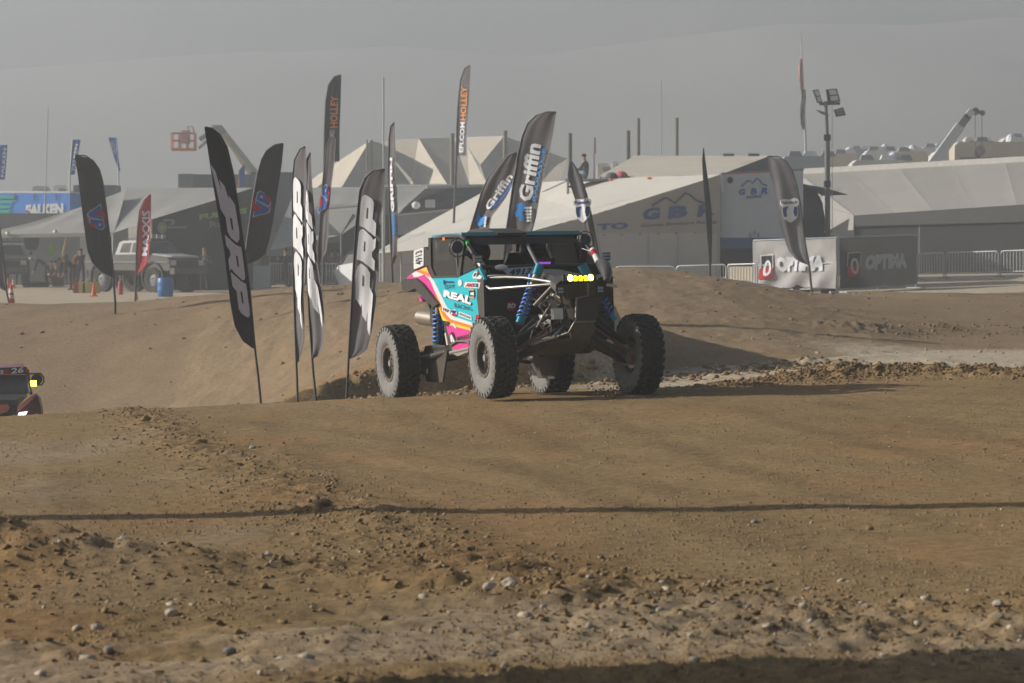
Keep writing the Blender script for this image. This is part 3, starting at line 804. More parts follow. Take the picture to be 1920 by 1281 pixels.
# ------------------------------------------------------------------ people
_HAND = [(-.03, .09), (-.012, .105), (.008, .10), (.026, .082)]
def person(label, pos, yaw, pose='stand', jacket=(.03, .03, .035), trousers=(.03, .035, .05), h=1.75, hat=None, hair=(.05, .035, .025), helmet=None, group=None, M=None, skin=(.42, .25, .18)):
    """one continuous skinned body; local x right, y forward, z up"""
    k = h / 1.75
    J = {}
    def side(s):
        if pose == 'sit':
            return dict(hip=(.10, .02, .0), knee=(.14, .44, .06), ankle=(.14, .50, -.36), toe=(.15, .66, -.40))
        if pose == 'crouch':
            return dict(hip=(.11, -.05, .42), knee=(.20, .32, .50), ankle=(.16, .08, .08), toe=(.18, .26, .03))
        if pose == 'bend':
            return dict(hip=(.10, 0, .92), knee=(.12, .05, .50), ankle=(.12, 0, .09), toe=(.14, .16, .03))
        return dict(hip=(.095, 0, .93), knee=(.11, .02 + .05 * s, .50), ankle=(.12, -.03, .09), toe=(.15, .13, .03))
    if pose == 'sit':
        sp = dict(pelvis=(0, 0, .04), waist=(0, -.02, .22), chest=(0, .0, .42), neck=(0, .03, .58), head0=(0, .06, .66), head1=(0, .08, .80))
        arms = dict(sh=(.19, .01, .50), el=(.27, .14, .28), wr=(.20, .38, .24), hd=(.18, .46, .24))
    elif pose == 'crouch':
        sp = dict(pelvis=(0, -.05, .46), waist=(0, .06, .62), chest=(0, .20, .80), neck=(0, .30, .95), head0=(0, .35, 1.01), head1=(0, .40, 1.14))
        arms = dict(sh=(.19, .23, .88), el=(.25, .40, .66), wr=(.15, .58, .55), hd=(.12, .66, .52))
    elif pose == 'bend':
        sp = dict(pelvis=(0, 0, .97), waist=(0, .14, 1.10), chest=(0, .34, 1.20), neck=(0, .50, 1.26), head0=(0, .57, 1.26), head1=(0, .70, 1.26))
        arms = dict(sh=(.19, .40, 1.19), el=(.22, .46, .92), wr=(.18, .56, .70), hd=(.17, .60, .62))
    else:
        sp = dict(pelvis=(0, 0, .97), waist=(0, .01, 1.13), chest=(0, 0, 1.32), neck=(0, 0, 1.48), head0=(0, .02, 1.56), head1=(0, .035, 1.69))
        arms = dict(sh=(.19, -.01, 1.41), el=(.26, -.03, 1.14), wr=(.27, .07, .90), hd=(.265, .10, .82))
        if pose == 'phone': arms = dict(sh=(.19, -.01, 1.41), el=(.25, .10, 1.16), wr=(.10, .30, 1.25), hd=(.06, .34, 1.30))
    V = []; E_ = []; Rr = []; K = []
    def v(p, r, kind):
        V.append(Vector(p) * k); Rr.append(r * k if not isinstance(r, tuple) else r[0] * k); K.append(kind); return len(V) - 1
    pel = v(sp['pelvis'], .135, 'T'); wa = v(sp['waist'], .135, 'J'); ch = v(sp['chest'], .15, 'J'); ne = v(sp['neck'], .058, 'S'); h0 = v(sp['head0'], .083, 'S'); h1 = v(sp['head1'], .088, 'S')
    E_ += [(pel, wa), (wa, ch), (ch, ne), (ne, h0), (h0, h1)]
    for s in (-1, 1):
        q = side(s); mir = lambda p: (p[0] * s, p[1], p[2])
        hp = v(mir(q['hip']), .095, 'T'); kn = v(mir(q['knee']), .066, 'T'); an = v(mir(q['ankle']), .048, 'F'); to = v(mir(q['toe']), .04, 'F')
        E_ += [(pel, hp), (hp, kn), (kn, an), (an, to)]
        a = v(mir(arms['sh']), .068, 'J'); b = v(mir(arms['el']), .052, 'J'); c = v(mir(arms['wr']), .036, 'J'); d = v(mir(arms['hd']), .034, 'S')
        E_ += [(ch, a), (a, b), (b, c), (c, d)]
        wr, hd = Vector(mir(arms['wr'])), Vector(mir(arms['hd'])); t = (hd - wr).normalized(); o = t.cross(Vector((s, 0, .3))).normalized()
        for fx, fl in _HAND:
            f0 = v(hd + o * fx + t * .03, .010, 'S'); f1 = v(hd + o * fx * 1.1 + t * fl + Vector((-s * .02, 0, 0)), .008, 'S'); E_ += [(d, f0), (f0, f1)]
        th = v(hd + o * .055 + t * .03, .011, 'S'); E_.append((d, th))
    me = bpy.data.meshes.new('body'); me.from_pydata(V, E_, []); me.update()
    ob = bpy.data.objects.new('body', me); COL.objects.link(ob)
    ob.modifiers.new('skin', 'SKIN')
    if not me.skin_vertices: 
        bmt = bmesh.new(); bmt.from_mesh(me); bmt.verts.layers.skin.verify(); bmt.to_mesh(me); bmt.free()
    sv = me.skin_vertices[0].data
    for i, r in enumerate(Rr): sv[i].radius = (r, r * (.8 if K[i] == 'J' and i < 3 else 1.0)); sv[i].use_root = (i == 0)
    sub = ob.modifiers.new('sub', 'SUBSURF'); sub.levels = 1; sub.render_levels = 1
    dg = bpy.context.evaluated_depsgraph_get()
    nm = bpy.data.meshes.new_from_object(ob.evaluated_get(dg))
    bpy.data.objects.remove(ob); bpy.data.meshes.remove(me)
    hexs = lambda c: ''.join('%02x' % int(min(1, x) * 255) for x in c)
    ms = [pm('cloth_' + hexs(jacket), jacket, .9, var=.15, scale=6, spec=.1), pm('cloth_' + hexs(trousers), trousers, .9, var=.15, scale=6, spec=.1), pm('skin', skin, .55, var=.06), pm('shoe', (.03, .028, .026), .7)]
    for m in ms: nm.materials.append(m)
    A = np.array([V[a] for a, b in E_]); Bv = np.array([V[b] for a, b in E_]); kd = [K[b] for a, b in E_]
    cmap = {'J': 0, 'T': 1, 'S': 2, 'F': 3}
    for p in nm.polygons:
        c = np.array(p.center); d = Bv - A; t = np.clip(((c - A) * d).sum(1) / np.maximum((d * d).sum(1), 1e-9), 0, 1)
        dist = np.linalg.norm(c - A - d * t[:, None], axis=1); i = int(dist.argmin()); p.material_index = cmap[kd[i]]
        p.use_smooth = True
    if M is None: M = Matrix.Translation(pos) @ Matrix.Rotation(R(yaw), 4, 'Z')
    o = bpy.data.objects.new('person', nm); COL.objects.link(o); o.matrix_world = M
    tag(o, label, 'person', group)
    o['_local'] = 1
    hd = (V[h0] + V[h1]) / 2; fw = (V[h1] - V[h0]).normalized()
    fdir = Vector((0, 1, 0)) if pose != 'bend' else Vector((0, .2, -1)).normalized()
    up = fw
    if helmet:
        MB().ball(hd + up * .03, (.15 * k, .165 * k, .16 * k), 16, 10).build('helmet', helmet, o, smooth=60)
        vis = MB(); vis.ball(hd + up * .02 + fdir * .055 * k, (.125 * k, .125 * k, .062 * k), 14, 8).build('visor', GLASS, o, smooth=60)
    else:
        f = MB()
        for s in (-1, 1): f.ball(hd + fdir * .083 * k + Vector((s * .032 * k, 0, 0)) + up * .01, .010 * k, 6, 4)
        f.ball(hd + fdir * .080 * k - up * .045 * k, (.022 * k, .012 * k, .006 * k), 6, 4)
        f.build('face', pm('face_dark', (.05, .03, .03), .6), o)
        nn = MB(); nn.ball(hd + fdir * .095 * k - up * .012 * k, (.014 * k, .016 * k, .02 * k), 6, 4).build('nose', ms[2], o, smooth=60)
        hm_ = MB(); hm_.ball(hd + up * .052 * k - fdir * .018 * k, (.094 * k, .10 * k, .072 * k), 12, 7)
        if hat:
            hm_.ball(hd + up * .05 * k + fdir * .09 * k, (.065 * k, .075 * k, .010 * k), 10, 4)
            hm_.build('cap', pm('cap_' + hexs(hat), hat, .85), o, smooth=60)
        else: hm_.build('hair', pm('hair_' + hexs(hair), hair, .8), o, smooth=60)
    return o

# ------------------------------------------------------------------ the race car
CF = [at(927, 747, 35.3), at(1200, 740, 35.92), at(748, 752, 37.95), at(1036, 740, 38.66)]     # under the four wheels
car_o = sum(CF, Vector()) / 4
ex = ((CF[0] + CF[1]) / 2 - (CF[2] + CF[3]) / 2).normalized()
ey = (CF[1] - CF[0]) + (CF[3] - CF[2]); ey = (ey - ex * ex.dot(ey)).normalized()
ez = ex.cross(ey)
CM = Matrix((ex, ey, ez)).transposed().to_4x4(); CM.translation = car_o
CMi = CM.inverted()
def cl(px, py, y=-.74, off=0.0):
    """pixel on to the car's upright lengthwise plane at local y"""
    c = CMi @ Vector((0, 0, CZ)); d = CMi.to_3x3() @ Vector(((px - 960) / F, 1, -(py - HY) / F))
    p = c + d * ((y - c.y) / d.y)
    return Vector((p.x, y + (-off if y < 0 else off), p.z))
def cx(px, py, x):
    """pixel on to the car's crosswise plane at local x"""
    c = CMi @ Vector((0, 0, CZ)); d = CMi.to_3x3() @ Vector(((px - 960) / F, 1, -(py - HY) / F))
    return c + d * ((x - c.x) / d.x)

car = thing('race_car', car_o, 'turquoise and pink off-road race car with yellow lit lamp bar', 'race car')
car.matrix_world = CM; car['_local'] = 1
TEAL = pm('turquoise_wrap', (.0, .42, .50), .5, var=.05, scale=2, dust=.03, spec=.3)
PINK = pm('pink_wrap', (.64, .035, .25), .45, var=.05, scale=2, dust=.03, spec=.3)
WRAPW = pm('white_wrap', (.68, .67, .65), .4, var=.04, dust=.06)
WRAPO = pm('orange_wrap', (.75, .19, .01), .4, var=.04, dust=.06)
WRAPY = pm('yellow_wrap', (.72, .56, .05), .4, var=.04, dust=.06)
TEALM = pm('turquoise_metal', (.02, .25, .33), .3, .6, dust=.1)
COILB = pm('blue_coil', (.05, .17, .52), .4, .2, dust=.12)
SKIDM = pm('dusty_skid_plate', (.060, .052, .040), .7, .2, dust=.30)
OLIVE = pm('dusty_black_panel', (.022, .022, .018), .45, dust=.10)
CAGE = pm('black_tube', (.015, .015, .016), .35, dust=.06, spec=.5)
FLAPM = pm('brown_black_rubber', (.045, .036, .030), .85, dust=.12)

def tyre_meshes(rad, wid, rim):
    """tyre carcass, tread lugs; axis = local y, outer side towards -y"""
    hw = wid / 2
    prof = [(rim, -hw * .70), (rim + .012, -hw * .86), (rim + .05, -hw * 1.0), ((rad + rim) / 2 + .02, -hw * 1.06), (rad - .055, -hw * 1.0), (rad - .028, -hw * .90)]
    car_ = MB()
    car_.lathe(prof, (0, 0, 0), (0, 1, 0), 48)
    inner = [(rim - .004, -hw * .66), (rim, hw * .70)] 
    prof2 = [(r, -h) for r, h in prof]
    car_.lathe(prof2[::-1], (0, 0, 0), (0, 1, 0), 48)
    tr = MB()
    tr.lathe([(rad - .028, -hw * .90), (rad - .018, -hw * .6), (rad - .014, 0), (rad - .018, hw * .6), (rad - .028, hw * .90)], (0, 0, 0), (0, 1, 0), 48, 0)
    n = 30
    for row, (y, wy, rr) in enumerate(((-hw * .80, hw * .36, .012), (-hw * .42, hw * .34, .001), (0, hw * .34, 0), (hw * .42, hw * .34, .001), (hw * .80, hw * .36, .012))):
        for i in range(n):
            a = 2 * math.pi * (i + (.5 if row % 2 else 0)) / n
            rot = Matrix.Rotation(a, 3, 'Y')
            sk = Matrix.Rotation(R(18 if row % 2 else -18), 3, 'X')
            c = rot @ Vector((0, y, rad - rr - .008))
            # local box: x along circumference
            tr.box(c, (.055 if i % 3 else .048, wy, .026), rot @ Matrix.Rotation(R(14 if row % 2 else -14), 3, 'Z'), 0)
    # side lugs that make the toothed shoulder
    for sgn in (-1, 1):
        for i in range(n):
            a = 2 * math.pi * (i + .25) / n; rot = Matrix.Rotation(a, 3, 'Y')
            car_.box(rot @ Vector((0, sgn * hw * .965, rad - .040)), (.045, .022, .042), rot @ Matrix.Rotation(R(12 * sgn), 3, 'X'))
    return car_, tr

def rim_mesh(rim, wid):
    hw = wid / 2; m = MB()
    m.lathe([(rim, -hw * .72), (rim - .012, -hw * .80), (rim - .030, -hw * .78), (rim - .034, -hw * .55), (rim - .03, hw * .6), (rim, hw * .72)], (0, 0, 0), (0, 1, 0), 40, 0)
    for i in range(10):                       # spokes in pairs
        a = 2 * math.pi * i / 10 + (.09 if i % 2 else -.09); rot = Matrix.Rotation(a, 3, 'Y')
        m.box(rot @ Vector((0, -hw * .42, rim * .57)), (.020, .03, rim * .72), rot @ Matrix.Rotation(R(-14), 3, 'X'), 0)
    m.lathe([(0, -hw * .48), (.062, -hw * .48), (.070, -hw * .40), (.070, hw * .2), (0, hw * .2)], (0, 0, 0), (0, 1, 0), 24, 0)
    return m

RIMM = pm('black_alloy', (.05, .05, .048), .45, .3, dust=.25)
BEAD = pm('bead_ring', (.20, .18, .15), .5, .5, dust=.4)
def wheel_set(rad, wid, rim):
    ca_, tr = tyre_meshes(rad, wid, rim)
    rm = rim_mesh(rim, wid); hw = wid / 2
    rg = MB(); rg.lathe([(rim + .006, -hw * .80), (rim - .004, -hw * .90), (rim - .026, -hw * .90), (rim - .03, -hw * .80)], (0, 0, 0), (0, 1, 0), 40)
    for i in range(20):
        a = 2 * math.pi * i / 20; rg.box(Matrix.Rotation(a, 3, 'Y') @ Vector((0, -hw * .915, rim - .014)), (.010, .012, .010), Matrix.Rotation(a, 3, 'Y'))
    hb = MB(); hb.lathe([(0, -hw * .78), (.034, -hw * .78), (.040, -hw * .70), (.040, -hw * .45)], (0, 0, 0), (0, 1, 0), 16)
    return [('wheel', rm, RIMM, 50), ('tyre', ca_, SIDEW, 50), ('tread', tr, RUB, 35), ('bead_ring', rg, BEAD, 40), ('hub', hb, ALU, 40)]

WSET = wheel_set(.43, .265, .205)
WMESH = {}
def place_wheel(parent, loc, mirror, spin, camber=0.0):
    first = None
    for nm_, mb, mt, sm in WSET:
        if nm_ not in WMESH:
            o = mb.build(nm_, mt, None, smooth=sm); WMESH[nm_] = o.data
        else:
            o = bpy.data.objects.new(nm_, WMESH[nm_]); COL.objects.link(o)
        if first is None:
            first = o; o.parent = parent
            o.matrix_local = Matrix.Translation(loc) @ Matrix.Rotation(R(180 if mirror else 0), 4, 'Z') @ Matrix.Rotation(R(camber), 4, 'X') @ Matrix.Rotation(spin, 4, 'Y')
        else: o.parent = first
    return first
WP = [CMi @ p for p in CF]
for i, p in enumerate(WP):
    place_wheel(car, Vector((p.x, p.y, .43 + p.z)), p.y > 0, i * .7 + .3, 2.0)

# side panels: traced outlines on the side plane, real thickness, both sides
YS = -.74
def panel(name, px, mat, y=YS, th=.03, both=True, label=None, lift=0.0):
    pts = [cl(a, b, y) + Vector((0, -lift, 0)) for a, b in px]
    MB().prism(pts, (0, th, 0)).build(name, mat, car, label=label)
    if both:
        q = [Vector((p.x, -p.y, p.z)) for p in pts]
        MB().prism(q, (0, -th, 0)).build(name, mat, car, label=label)
panel('door', [(810, 522), (858, 521), (868, 516), (899, 502), (908, 523), (896, 560), (901, 592), (896, 610), (848, 594), (838, 578)], TEAL, label='turquoise door')
panel('stripe', [(800, 508), (808, 519), (816, 530), (838, 575), (849, 593), (897, 609), (896, 614), (846, 599), (836, 588), (815, 545), (807, 526), (796, 514)], WRAPW, lift=.004, th=.01)
panel('stripe', [(817, 549), (836, 588), (846, 599), (896, 614), (895, 619), (842, 604), (832, 594), (818, 565)], WRAPO, lift=.003, th=.01)
panel('stripe', [(820, 569), (832, 594), (842, 604), (895, 619), (894, 623), (840, 609), (829, 599)], WRAPY, lift=.002, th=.01)
panel('lower_door', [(833, 600), (894, 621), (892, 650), (886, 652), (852, 657), (846, 645), (838, 618)], PINK, label='pink lower door')
panel('rear_fender', [(760, 524), (768, 516), (780, 508), (800, 500), (805, 512), (810, 523), (818, 546), (820, 568), (815, 562), (798, 541), (782, 527), (777, 523)], PINK, th=.10, label='pink rear fender')
panel('stripe', [(788, 506), (800, 501), (804, 512), (797, 509)], WRAPY, lift=.004, th=.01)
panel('stripe', [(781, 509), (788, 506), (797, 509), (804, 513), (808, 521), (795, 514)], WRAPO, lift=.005, th=.01)
panel('stripe', [(773, 513), (781, 509), (796, 515), (786, 519), (777, 520)], WRAPW, lift=.006, th=.01)
panel('fender_flare', [(752, 527), (760, 523), (777, 522), (790, 532), (820, 570), (812, 577), (800, 566), (778, 541), (762, 548), (754, 542)], BLK, y=-.78, th=.10)
panel('rocker', [(846, 648), (852, 657), (886, 652), (886, 657), (858, 668), (850, 664)], ALU, y=-.74, th=.08)
panel('shadow_strip', [(833, 603), (838, 618), (846, 645), (848, 655), (843, 650), (832, 615)], BLK, th=.04)

dec = lambda off: (lambda px, py: cl(px, py, YS, off))
def decal(name, mat, fn, off=.008):
    class Each:                       # every mark is an object of its own
        def add(self, vs, fs, mi=0): MB().add(vs, fs, 0).build(name, mat, car)
    fn(Each(), dec(off))
BLKP = pm('black_print', (.02, .02, .022), .6)
decal('lettering', BLKP, lambda q, mp: (put_text(q, 'REAL', (833, 557), (885, 573), (834, 545), mp, 0, .10, tr=(888, 558)), put_text(q, 'TEAM', (833, 542), (852, 541), (834, 534), mp, 0, .0), put_text(q, 'RACING', (854, 577), (887, 583), (853, 568), mp, 0, .0, tr=(884, 576))), .008)
decal('lettering', WPRINT, lambda q, mp: put_text(q, 'REAL', (833, 556), (884, 571.5), (834, 543.5), mp, 0, .06, tr=(887, 556.5)), .012)
decal('sponsor_patch', WRAPW, lambda q, mp: (put_poly(q, [(873, 529), (902, 529.5), (900, 541), (871, 539)], mp), put_poly(q, ell(863.5, 530.5, 3.8, 6.5, 14), mp),
      put_poly(q, [(831, 575), (846, 580), (845, 590), (830, 583)], mp), put_poly(q, [(862, 584), (885, 593), (886, 601), (862, 592)], mp), put_poly(q, ell(852.5, 587, 5.5, 7, 14), mp),
      put_poly(q, [(887, 516), (892, 509), (896, 510), (894, 521), (901, 515), (905, 519), (902, 524), (888, 522)], mp), put_poly(q, [(849, 607), (853, 605), (857, 616), (853, 614)], mp)), .008)
decal('red_lettering', REDP, lambda q, mp: (put_text(q, 'AMS', (874, 537.5), (889, 538.5), (877, 530.5), mp, 0, .03), put_poly(q, ell(897, 596, 3.8, 6.5, 14), mp), put_poly(q, ell(852.8, 590, 4.2, 2.8, 12), mp)), .012)
decal('blue_lettering', NAVYP, lambda q, mp: (put_text(q, 'OIL', (889.5, 538.5), (899.5, 539), (890.5, 531), mp, 0, .03), put_poly(q, ell(852.5, 584.5, 4.4, 3, 12), mp), put_poly(q, [(833, 525), (835, 525), (836, 527.5), (852, 527.5), (852, 530), (836, 530), (835, 533), (833, 533)], mp)), .012)
decal('lettering', BLKP, lambda q, mp: (put_text(q, 'RACELINE', (864, 590), (884, 598.5), (864, 586), mp, 0, .02), put_text(q, 'PRP', (833, 583), (844, 587), (833, 577), mp, 0, .02),
      put_text(q, 'MAXXIS', (858, 639), (888, 633), (858, 631), mp, 0, .03), put_text(q, 'GP', (833, 610), (845, 612), (832, 601), mp, 0, .06),
      put_poly(q, [(844, 631), (849, 621), (853, 628), (856, 641), (853, 644), (848, 644)], mp), put_poly(q, [(889, 517), (893, 511), (895, 513), (891, 519)], mp)), .012)
decal('sponsor_mark', WRAPW, lambda q, mp: (put_poly(q, [(846, 630), (849, 627), (852, 633), (850, 642), (848, 641)], mp), put_poly(q, [(852, 633), (855, 640), (853, 643), (851, 641)], mp)), .016)
decal('sponsor_patch', pm('tan_print', (.36, .30, .18), .7), lambda q, mp: (put_poly(q, [(881, 541), (890, 541), (890, 545), (881, 544.5)], mp), put_poly(q, [(881, 556), (890, 556), (891, 560), (881, 559)], mp)), .010)
decal('sponsor_patch', BLKP, lambda q, mp: put_poly(q, [(881, 545), (891, 545), (892, 556), (881, 555.5)], mp), .010)
decal('sponsor_mark', WRAPW, lambda q, mp: put_poly(q, [(884, 549), (890, 547.5), (891, 554), (884, 553)], mp), .013)

# side windows with net, frames, number plate box
NETM = mesh_cloth('window_net', (.045, .043, .040), .30)
YW = -.71
def wpanel(name, px, mat, y=YW, th=.012): panel(name, px, mat, y, th)
wpanel('window_net', [(806, 449), (870, 448), (858, 519), (812, 520), (805, 502)], NETM)
wpanel('quarter_net', [(872, 478), (893, 496), (893, 503), (869, 514), (866, 500)], NETM)
wpanel('window_frame', [(803, 446), (807, 446), (808, 500), (815, 517), (859, 517), (858, 522), (811, 523), (803, 503)], BLK, -.73, .03)
wpanel('window_frame', [(866, 447), (871, 447), (862, 520), (857, 521)], BLK, -.73, .03)
MB().prism([cl(a, b, -.50) for a, b in [(776, 471), (797, 463), (806, 474), (806, 497), (796, 499), (777, 507)]], (0, .06, 0)).build('number_box', BLK, car)
np_ = MB().prism([cl(a, b, -.50) + Vector((0, -.006, 0)) for a, b in [(776.5, 472), (778, 470), (793.5, 464.5), (795, 466), (795, 497), (794, 498.5), (778, 505), (776.5, 503.5)]], (0, .005, 0)).build('number_plate', WRAPW, car)
q = MB(); put_text(q, '4913', (792.5, 494), (791.5, 468), (779, 499), lambda a, b: cl(a, b, -.508), 0, .03, tr=(778.5, 473)); q.build('plate_digits', BLKP, np_)

# cage
T = lambda pts, r=.024, mat=CAGE, name='cage_tube': MB().tube([Vector(p) for p in pts], r, 10).build(name, mat, car, smooth=50)
for s in (-1, 1):
    T([(.80, s * .68, 1.40), (.50, s * .685, 1.58), (.22, s * .685, 1.755), (.10, s * .68, 1.775)], .026)
    T([(.10, s * .68, 1.775), (-.45, s * .67, 1.80), (-.88, s * .66, 1.79), (-1.0, s * .65, 1.72), (-1.15, s * .60, 1.45), (-1.30, s * .55, 1.20)], .026)
    T([(.02, s * .70, 1.76), (.12, s * .715, 1.35)], .022)
    T([(-.88, s * .66, 1.79), (-.82, s * .70, 1.35)], .022)
T([(.12, -.68, 1.765), (.12, .68, 1.765)], .024); T([(-.88, -.66, 1.79), (-.88, .66, 1.79)], .024)
T([(.80, -.66, 1.41), (.80, .66, 1.41)], .022)
T([(.15, .035, 1.76), (.80, -.04, 1.40)], .021, pm('grey_tube', (.14, .14, .15), .5, .3, dust=.2))
roof = MB()
roof.hexa([Vector(p) for p in [(.20, -.70, 1.775), (.20, .70, 1.775), (-.95, .66, 1.80), (-.95, -.66, 1.80), (.17, -.69, 1.815), (.17, .69, 1.815), (-.95, .64, 1.845), (-.95, -.64, 1.845)]])
roof.build('roof', pm('roof_turquoise', (.02, .27, .33), .35, dust=.22), car)
MB().prism([cl(a, b, -.30) for a, b in [(868, 441), (880, 432), (890, 429), (912, 429), (932, 437), (932, 441)]], (0, .34, 0)).build('roof_scoop', BLK, car)
mk = lambda name, c, s, mat, rot=None: MB().box(c, s, rot).build(name, mat, car)
mk('marker_light', cl(834, 448, -.70), (.08, .03, .035), WRAPO)
mk('pillar_tag', cl(876, 457, -.70), (.05, .03, .06), pm('green_tag', (.05, .55, .08), .5), Matrix.Rotation(.6, 3, 'Y'))
mk('antenna_box', (-1.02, -.45, 1.72), (.12, .18, .16), BLK); mk('antenna_box', (-1.02, .42, 1.70), (.12, .12, .12), BLK)
# mirrors with hoop guards
for s, c in ((-1, cx(858, 463, .52)), (1, cx(1098, 449, .40))):
    m = MB(); m.lathe([(0, .0), (.062, .0), (.070, -.015), (.062, -.05), (.0, -.07)], c, Vector((1, 0, .1)), 20); mi_ = m.build('mirror', BLK, car, smooth=50)
    MB().lathe([(0, .003), (.058, .002)], c, Vector((1, 0, .1)), 20).build('mirror_face', GLASS, mi_)
    ring = [c + Vector((.0, .098 * math.cos(a), .098 * math.sin(a) - .01)) for a in np.linspace(0, 2 * math.pi, 20)]
    MB().tube(ring, .006, 6, caps=False).build('mirror_guard', CAGE, mi_, smooth=60)
    base = Vector((.42, s * .69, 1.68))
    MB().tube([c + Vector((0, -s * .07, .07)), base + Vector((.0, 0, .05))], .008, 6).build('mirror_arm', CAGE, mi_, smooth=60)
    MB().tube([c + Vector((0, -s * .05, -.10)), Vector((.60, s * .69, 1.55))], .008, 6).build('mirror_arm', CAGE, mi_, smooth=60)
for s in (-1, 1):
    c = Vector((.80, s * .74, 1.50))
    pl_ = MB().box(c, (.07, .085, .085)).build('pod_lamp', BLK, car)
    MB().box(c + Vector((.038, 0, .018)), (.012, .07, .026)).box(c + Vector((.038, 0, -.018)), (.012, .07, .026)).build('lamp_lens', pm('lamp_glass', (.30, .34, .40), .1, spec=.6), pl_)
# hood, front sides
HOOD = pm('hood_black', (.022, .022, .024), .42, dust=.16, spec=.4)
st = [(.80, .24, 1.375, 1.28), (1.0, .21, 1.355, 1.25), (1.30, .21, 1.315, 1.22), (1.55, .23, 1.285, 1.19), (1.75, .28, 1.25, 1.16), (1.90, .28, 1.21, 1.10)]
hv = []; hf = []
for x, w, zt_, zb in st:
    hv += [(x, -w, zb), (x, -w * .97, zt_ - .035), (x, -w * .80, zt_), (x, -w * .30, zt_ + .008), (x, w * .30, zt_ + .008), (x, w * .80, zt_), (x, w * .97, zt_ - .035), (x, w, zb)]
for i in range(len(st) - 1):
    for j in range(7): hf.append((i * 8 + j, (i + 1) * 8 + j, (i + 1) * 8 + j + 1, i * 8 + j + 1))
MB().add(hv, hf).build('hood', HOOD, car, smooth=35)
for s in (-1, 1):       # raised fender humps either side of the nose
    if s > 0: MB().tube([(.95, .60, 1.40), (1.2, .53, 1.40), (1.45, .46, 1.37), (1.72, .38, 1.29), (1.88, .31, 1.20)], [.03, .06, .075, .06, .03], 12).build('fender_hump', HOOD, car, smooth=60)
    MB().prism([(.98, s * .74, .60), (.98, s * .74, 1.26), (.98, s * .60, 1.29), (.98, s * .24, 1.16), (.98, s * .24, .60)], (-.03, 0, 0)).build('splash_panel', pm('splash_black', (.014, .014, .015), .5, dust=.05), car)
    MB().prism([(.98, s * .745, .70), (.98, s * .745, 1.26), (.80, s * .74, 1.41), (.74, s * .74, 1.08), (.80, s * .74, .84)], (0, -s * .03, 0)).build('corner_panel', pm('corner_black', (.03, .03, .031), .5, dust=.16), car)
hp = lambda a, b: Vector((cx(a, b, 1.0).x, cx(a, b, 1.0).y, 0))
def hoodpt(px, py, off=.012):
    c = CMi @ Vector((0, 0, CZ)); d = CMi.to_3x3() @ Vector(((px - 960) / F, 1, -(py - HY) / F))
    n = Vector((.62, 0, .78)); p0 = Vector((.95, 0, 1.385))
    return c + d * ((p0 - c).dot(n) / d.dot(n)) + n * off
plpt = lambda px, py, o=0.0: cx(px, py, .935 + o - (518 - py) * .003)
pb = MB(); pb.prism([plpt(*p) for p in [(944, 508), (950, 503), (1001, 500), (1004, 503), (997, 517), (955, 518)]], (-.008, 0, 0)); plate = pb.build('number_plate', pm('pale_plate', (.42, .46, .52), .5, dust=.08), car)
q = MB(); put_text(q, '4913', (955, 516.5), (993, 515), (956, 504.5), lambda a, b: plpt(a, b, .006), 0, .035, tr=(999, 502.5)); q.build('plate_digits', BLKP, plate)
MB().ball(plpt(940, 502, .0), (.05, .075, .035), 14, 8).build('antenna_dome', WRAPW, car, smooth=60)
# cockpit: dark tub, seats, dash, screen
INT = pm('cockpit_black', (.010, .010, .011), .7)
tub = MB()
tub.box((-.05, 0, .56), (1.9, 1.36, .04)); tub.box((-.90, 0, 1.05), (.03, 1.36, 1.0)); tub.box((.84, 0, 1.05), (.03, 1.26, .66))
tub.box((.65, 0, 1.33), (.30, 1.28, .14))
tub.build('cockpit', INT, car)
MB().prism([(.22, -.60, 1.755), (.22, .60, 1.755), (.35, .60, 1.67), (.35, -.60, 1.67)], (-.01, 0, 0)).build('sun_visor', INT, car)
for y in (-.33, .33):
    m = MB(); m.prism([(-.55, y - .24, .80), (-.70, y - .22, 1.45), (-.72, y - .14, 1.62), (-.72, y + .14, 1.62), (-.70, y + .22, 1.45), (-.55, y + .24, .80)], (-.08, 0, .0)).box((-.30, y, .80), (.55, .46, .12))
    m.build('seat', INT, car)
scm = MB().box((.48, .16, 1.45), (.02, .22, .12)).build('navigation_screen', BLK, car)
MB().box((.494, .14, 1.44), (.004, .15, .05)).build('screen_glow', pm('screen_purple', (.1, .05, .2), .4, emit=((.42, .10, .75), .55)), scm)
MB().box((.0, .0, 1.69), (.05, .40, .012)).build('grab_strap', pm('yellow_strap', (.30, .24, .02), .7), car)
# lamp bar (lit) and mount
lb = MB().box((1.885, 0, 1.238), (.06, .33, .062)).box((1.87, -.175, 1.238), (.05, .02, .085)).box((1.87, .175, 1.238), (.05, .02, .085)).build('lamp_bar', BLK, car)
LIT = pm('lit_yellow_lens', (.9, .8, .05), .3, emit=((1.0, .78, .01), 3.6))
LITW = pm('lit_hot_lens', (.9, .9, .5), .3, emit=((1.0, .90, .16), 9.0))
for y in (-.115, -.058, 0, .058, .115):
    kr = 1.25 if abs(y) > .1 else .95
    MB().lathe([(0, .036), (.023 * kr, .034), (.027 * kr, .028), (.027 * kr, .0)], (1.885, y, 1.240), (1, 0, 0), 14).build('lamp', LITW if abs(y) > .1 else LIT, lb, smooth=40)
    MB().box((1.914, y, 1.212), (.010, .04, .008)).build('lamp', LIT, lb)
MB().box((1.912, 0, 1.240), (.010, .27, .020)).build('lens_strip', LIT, lb)
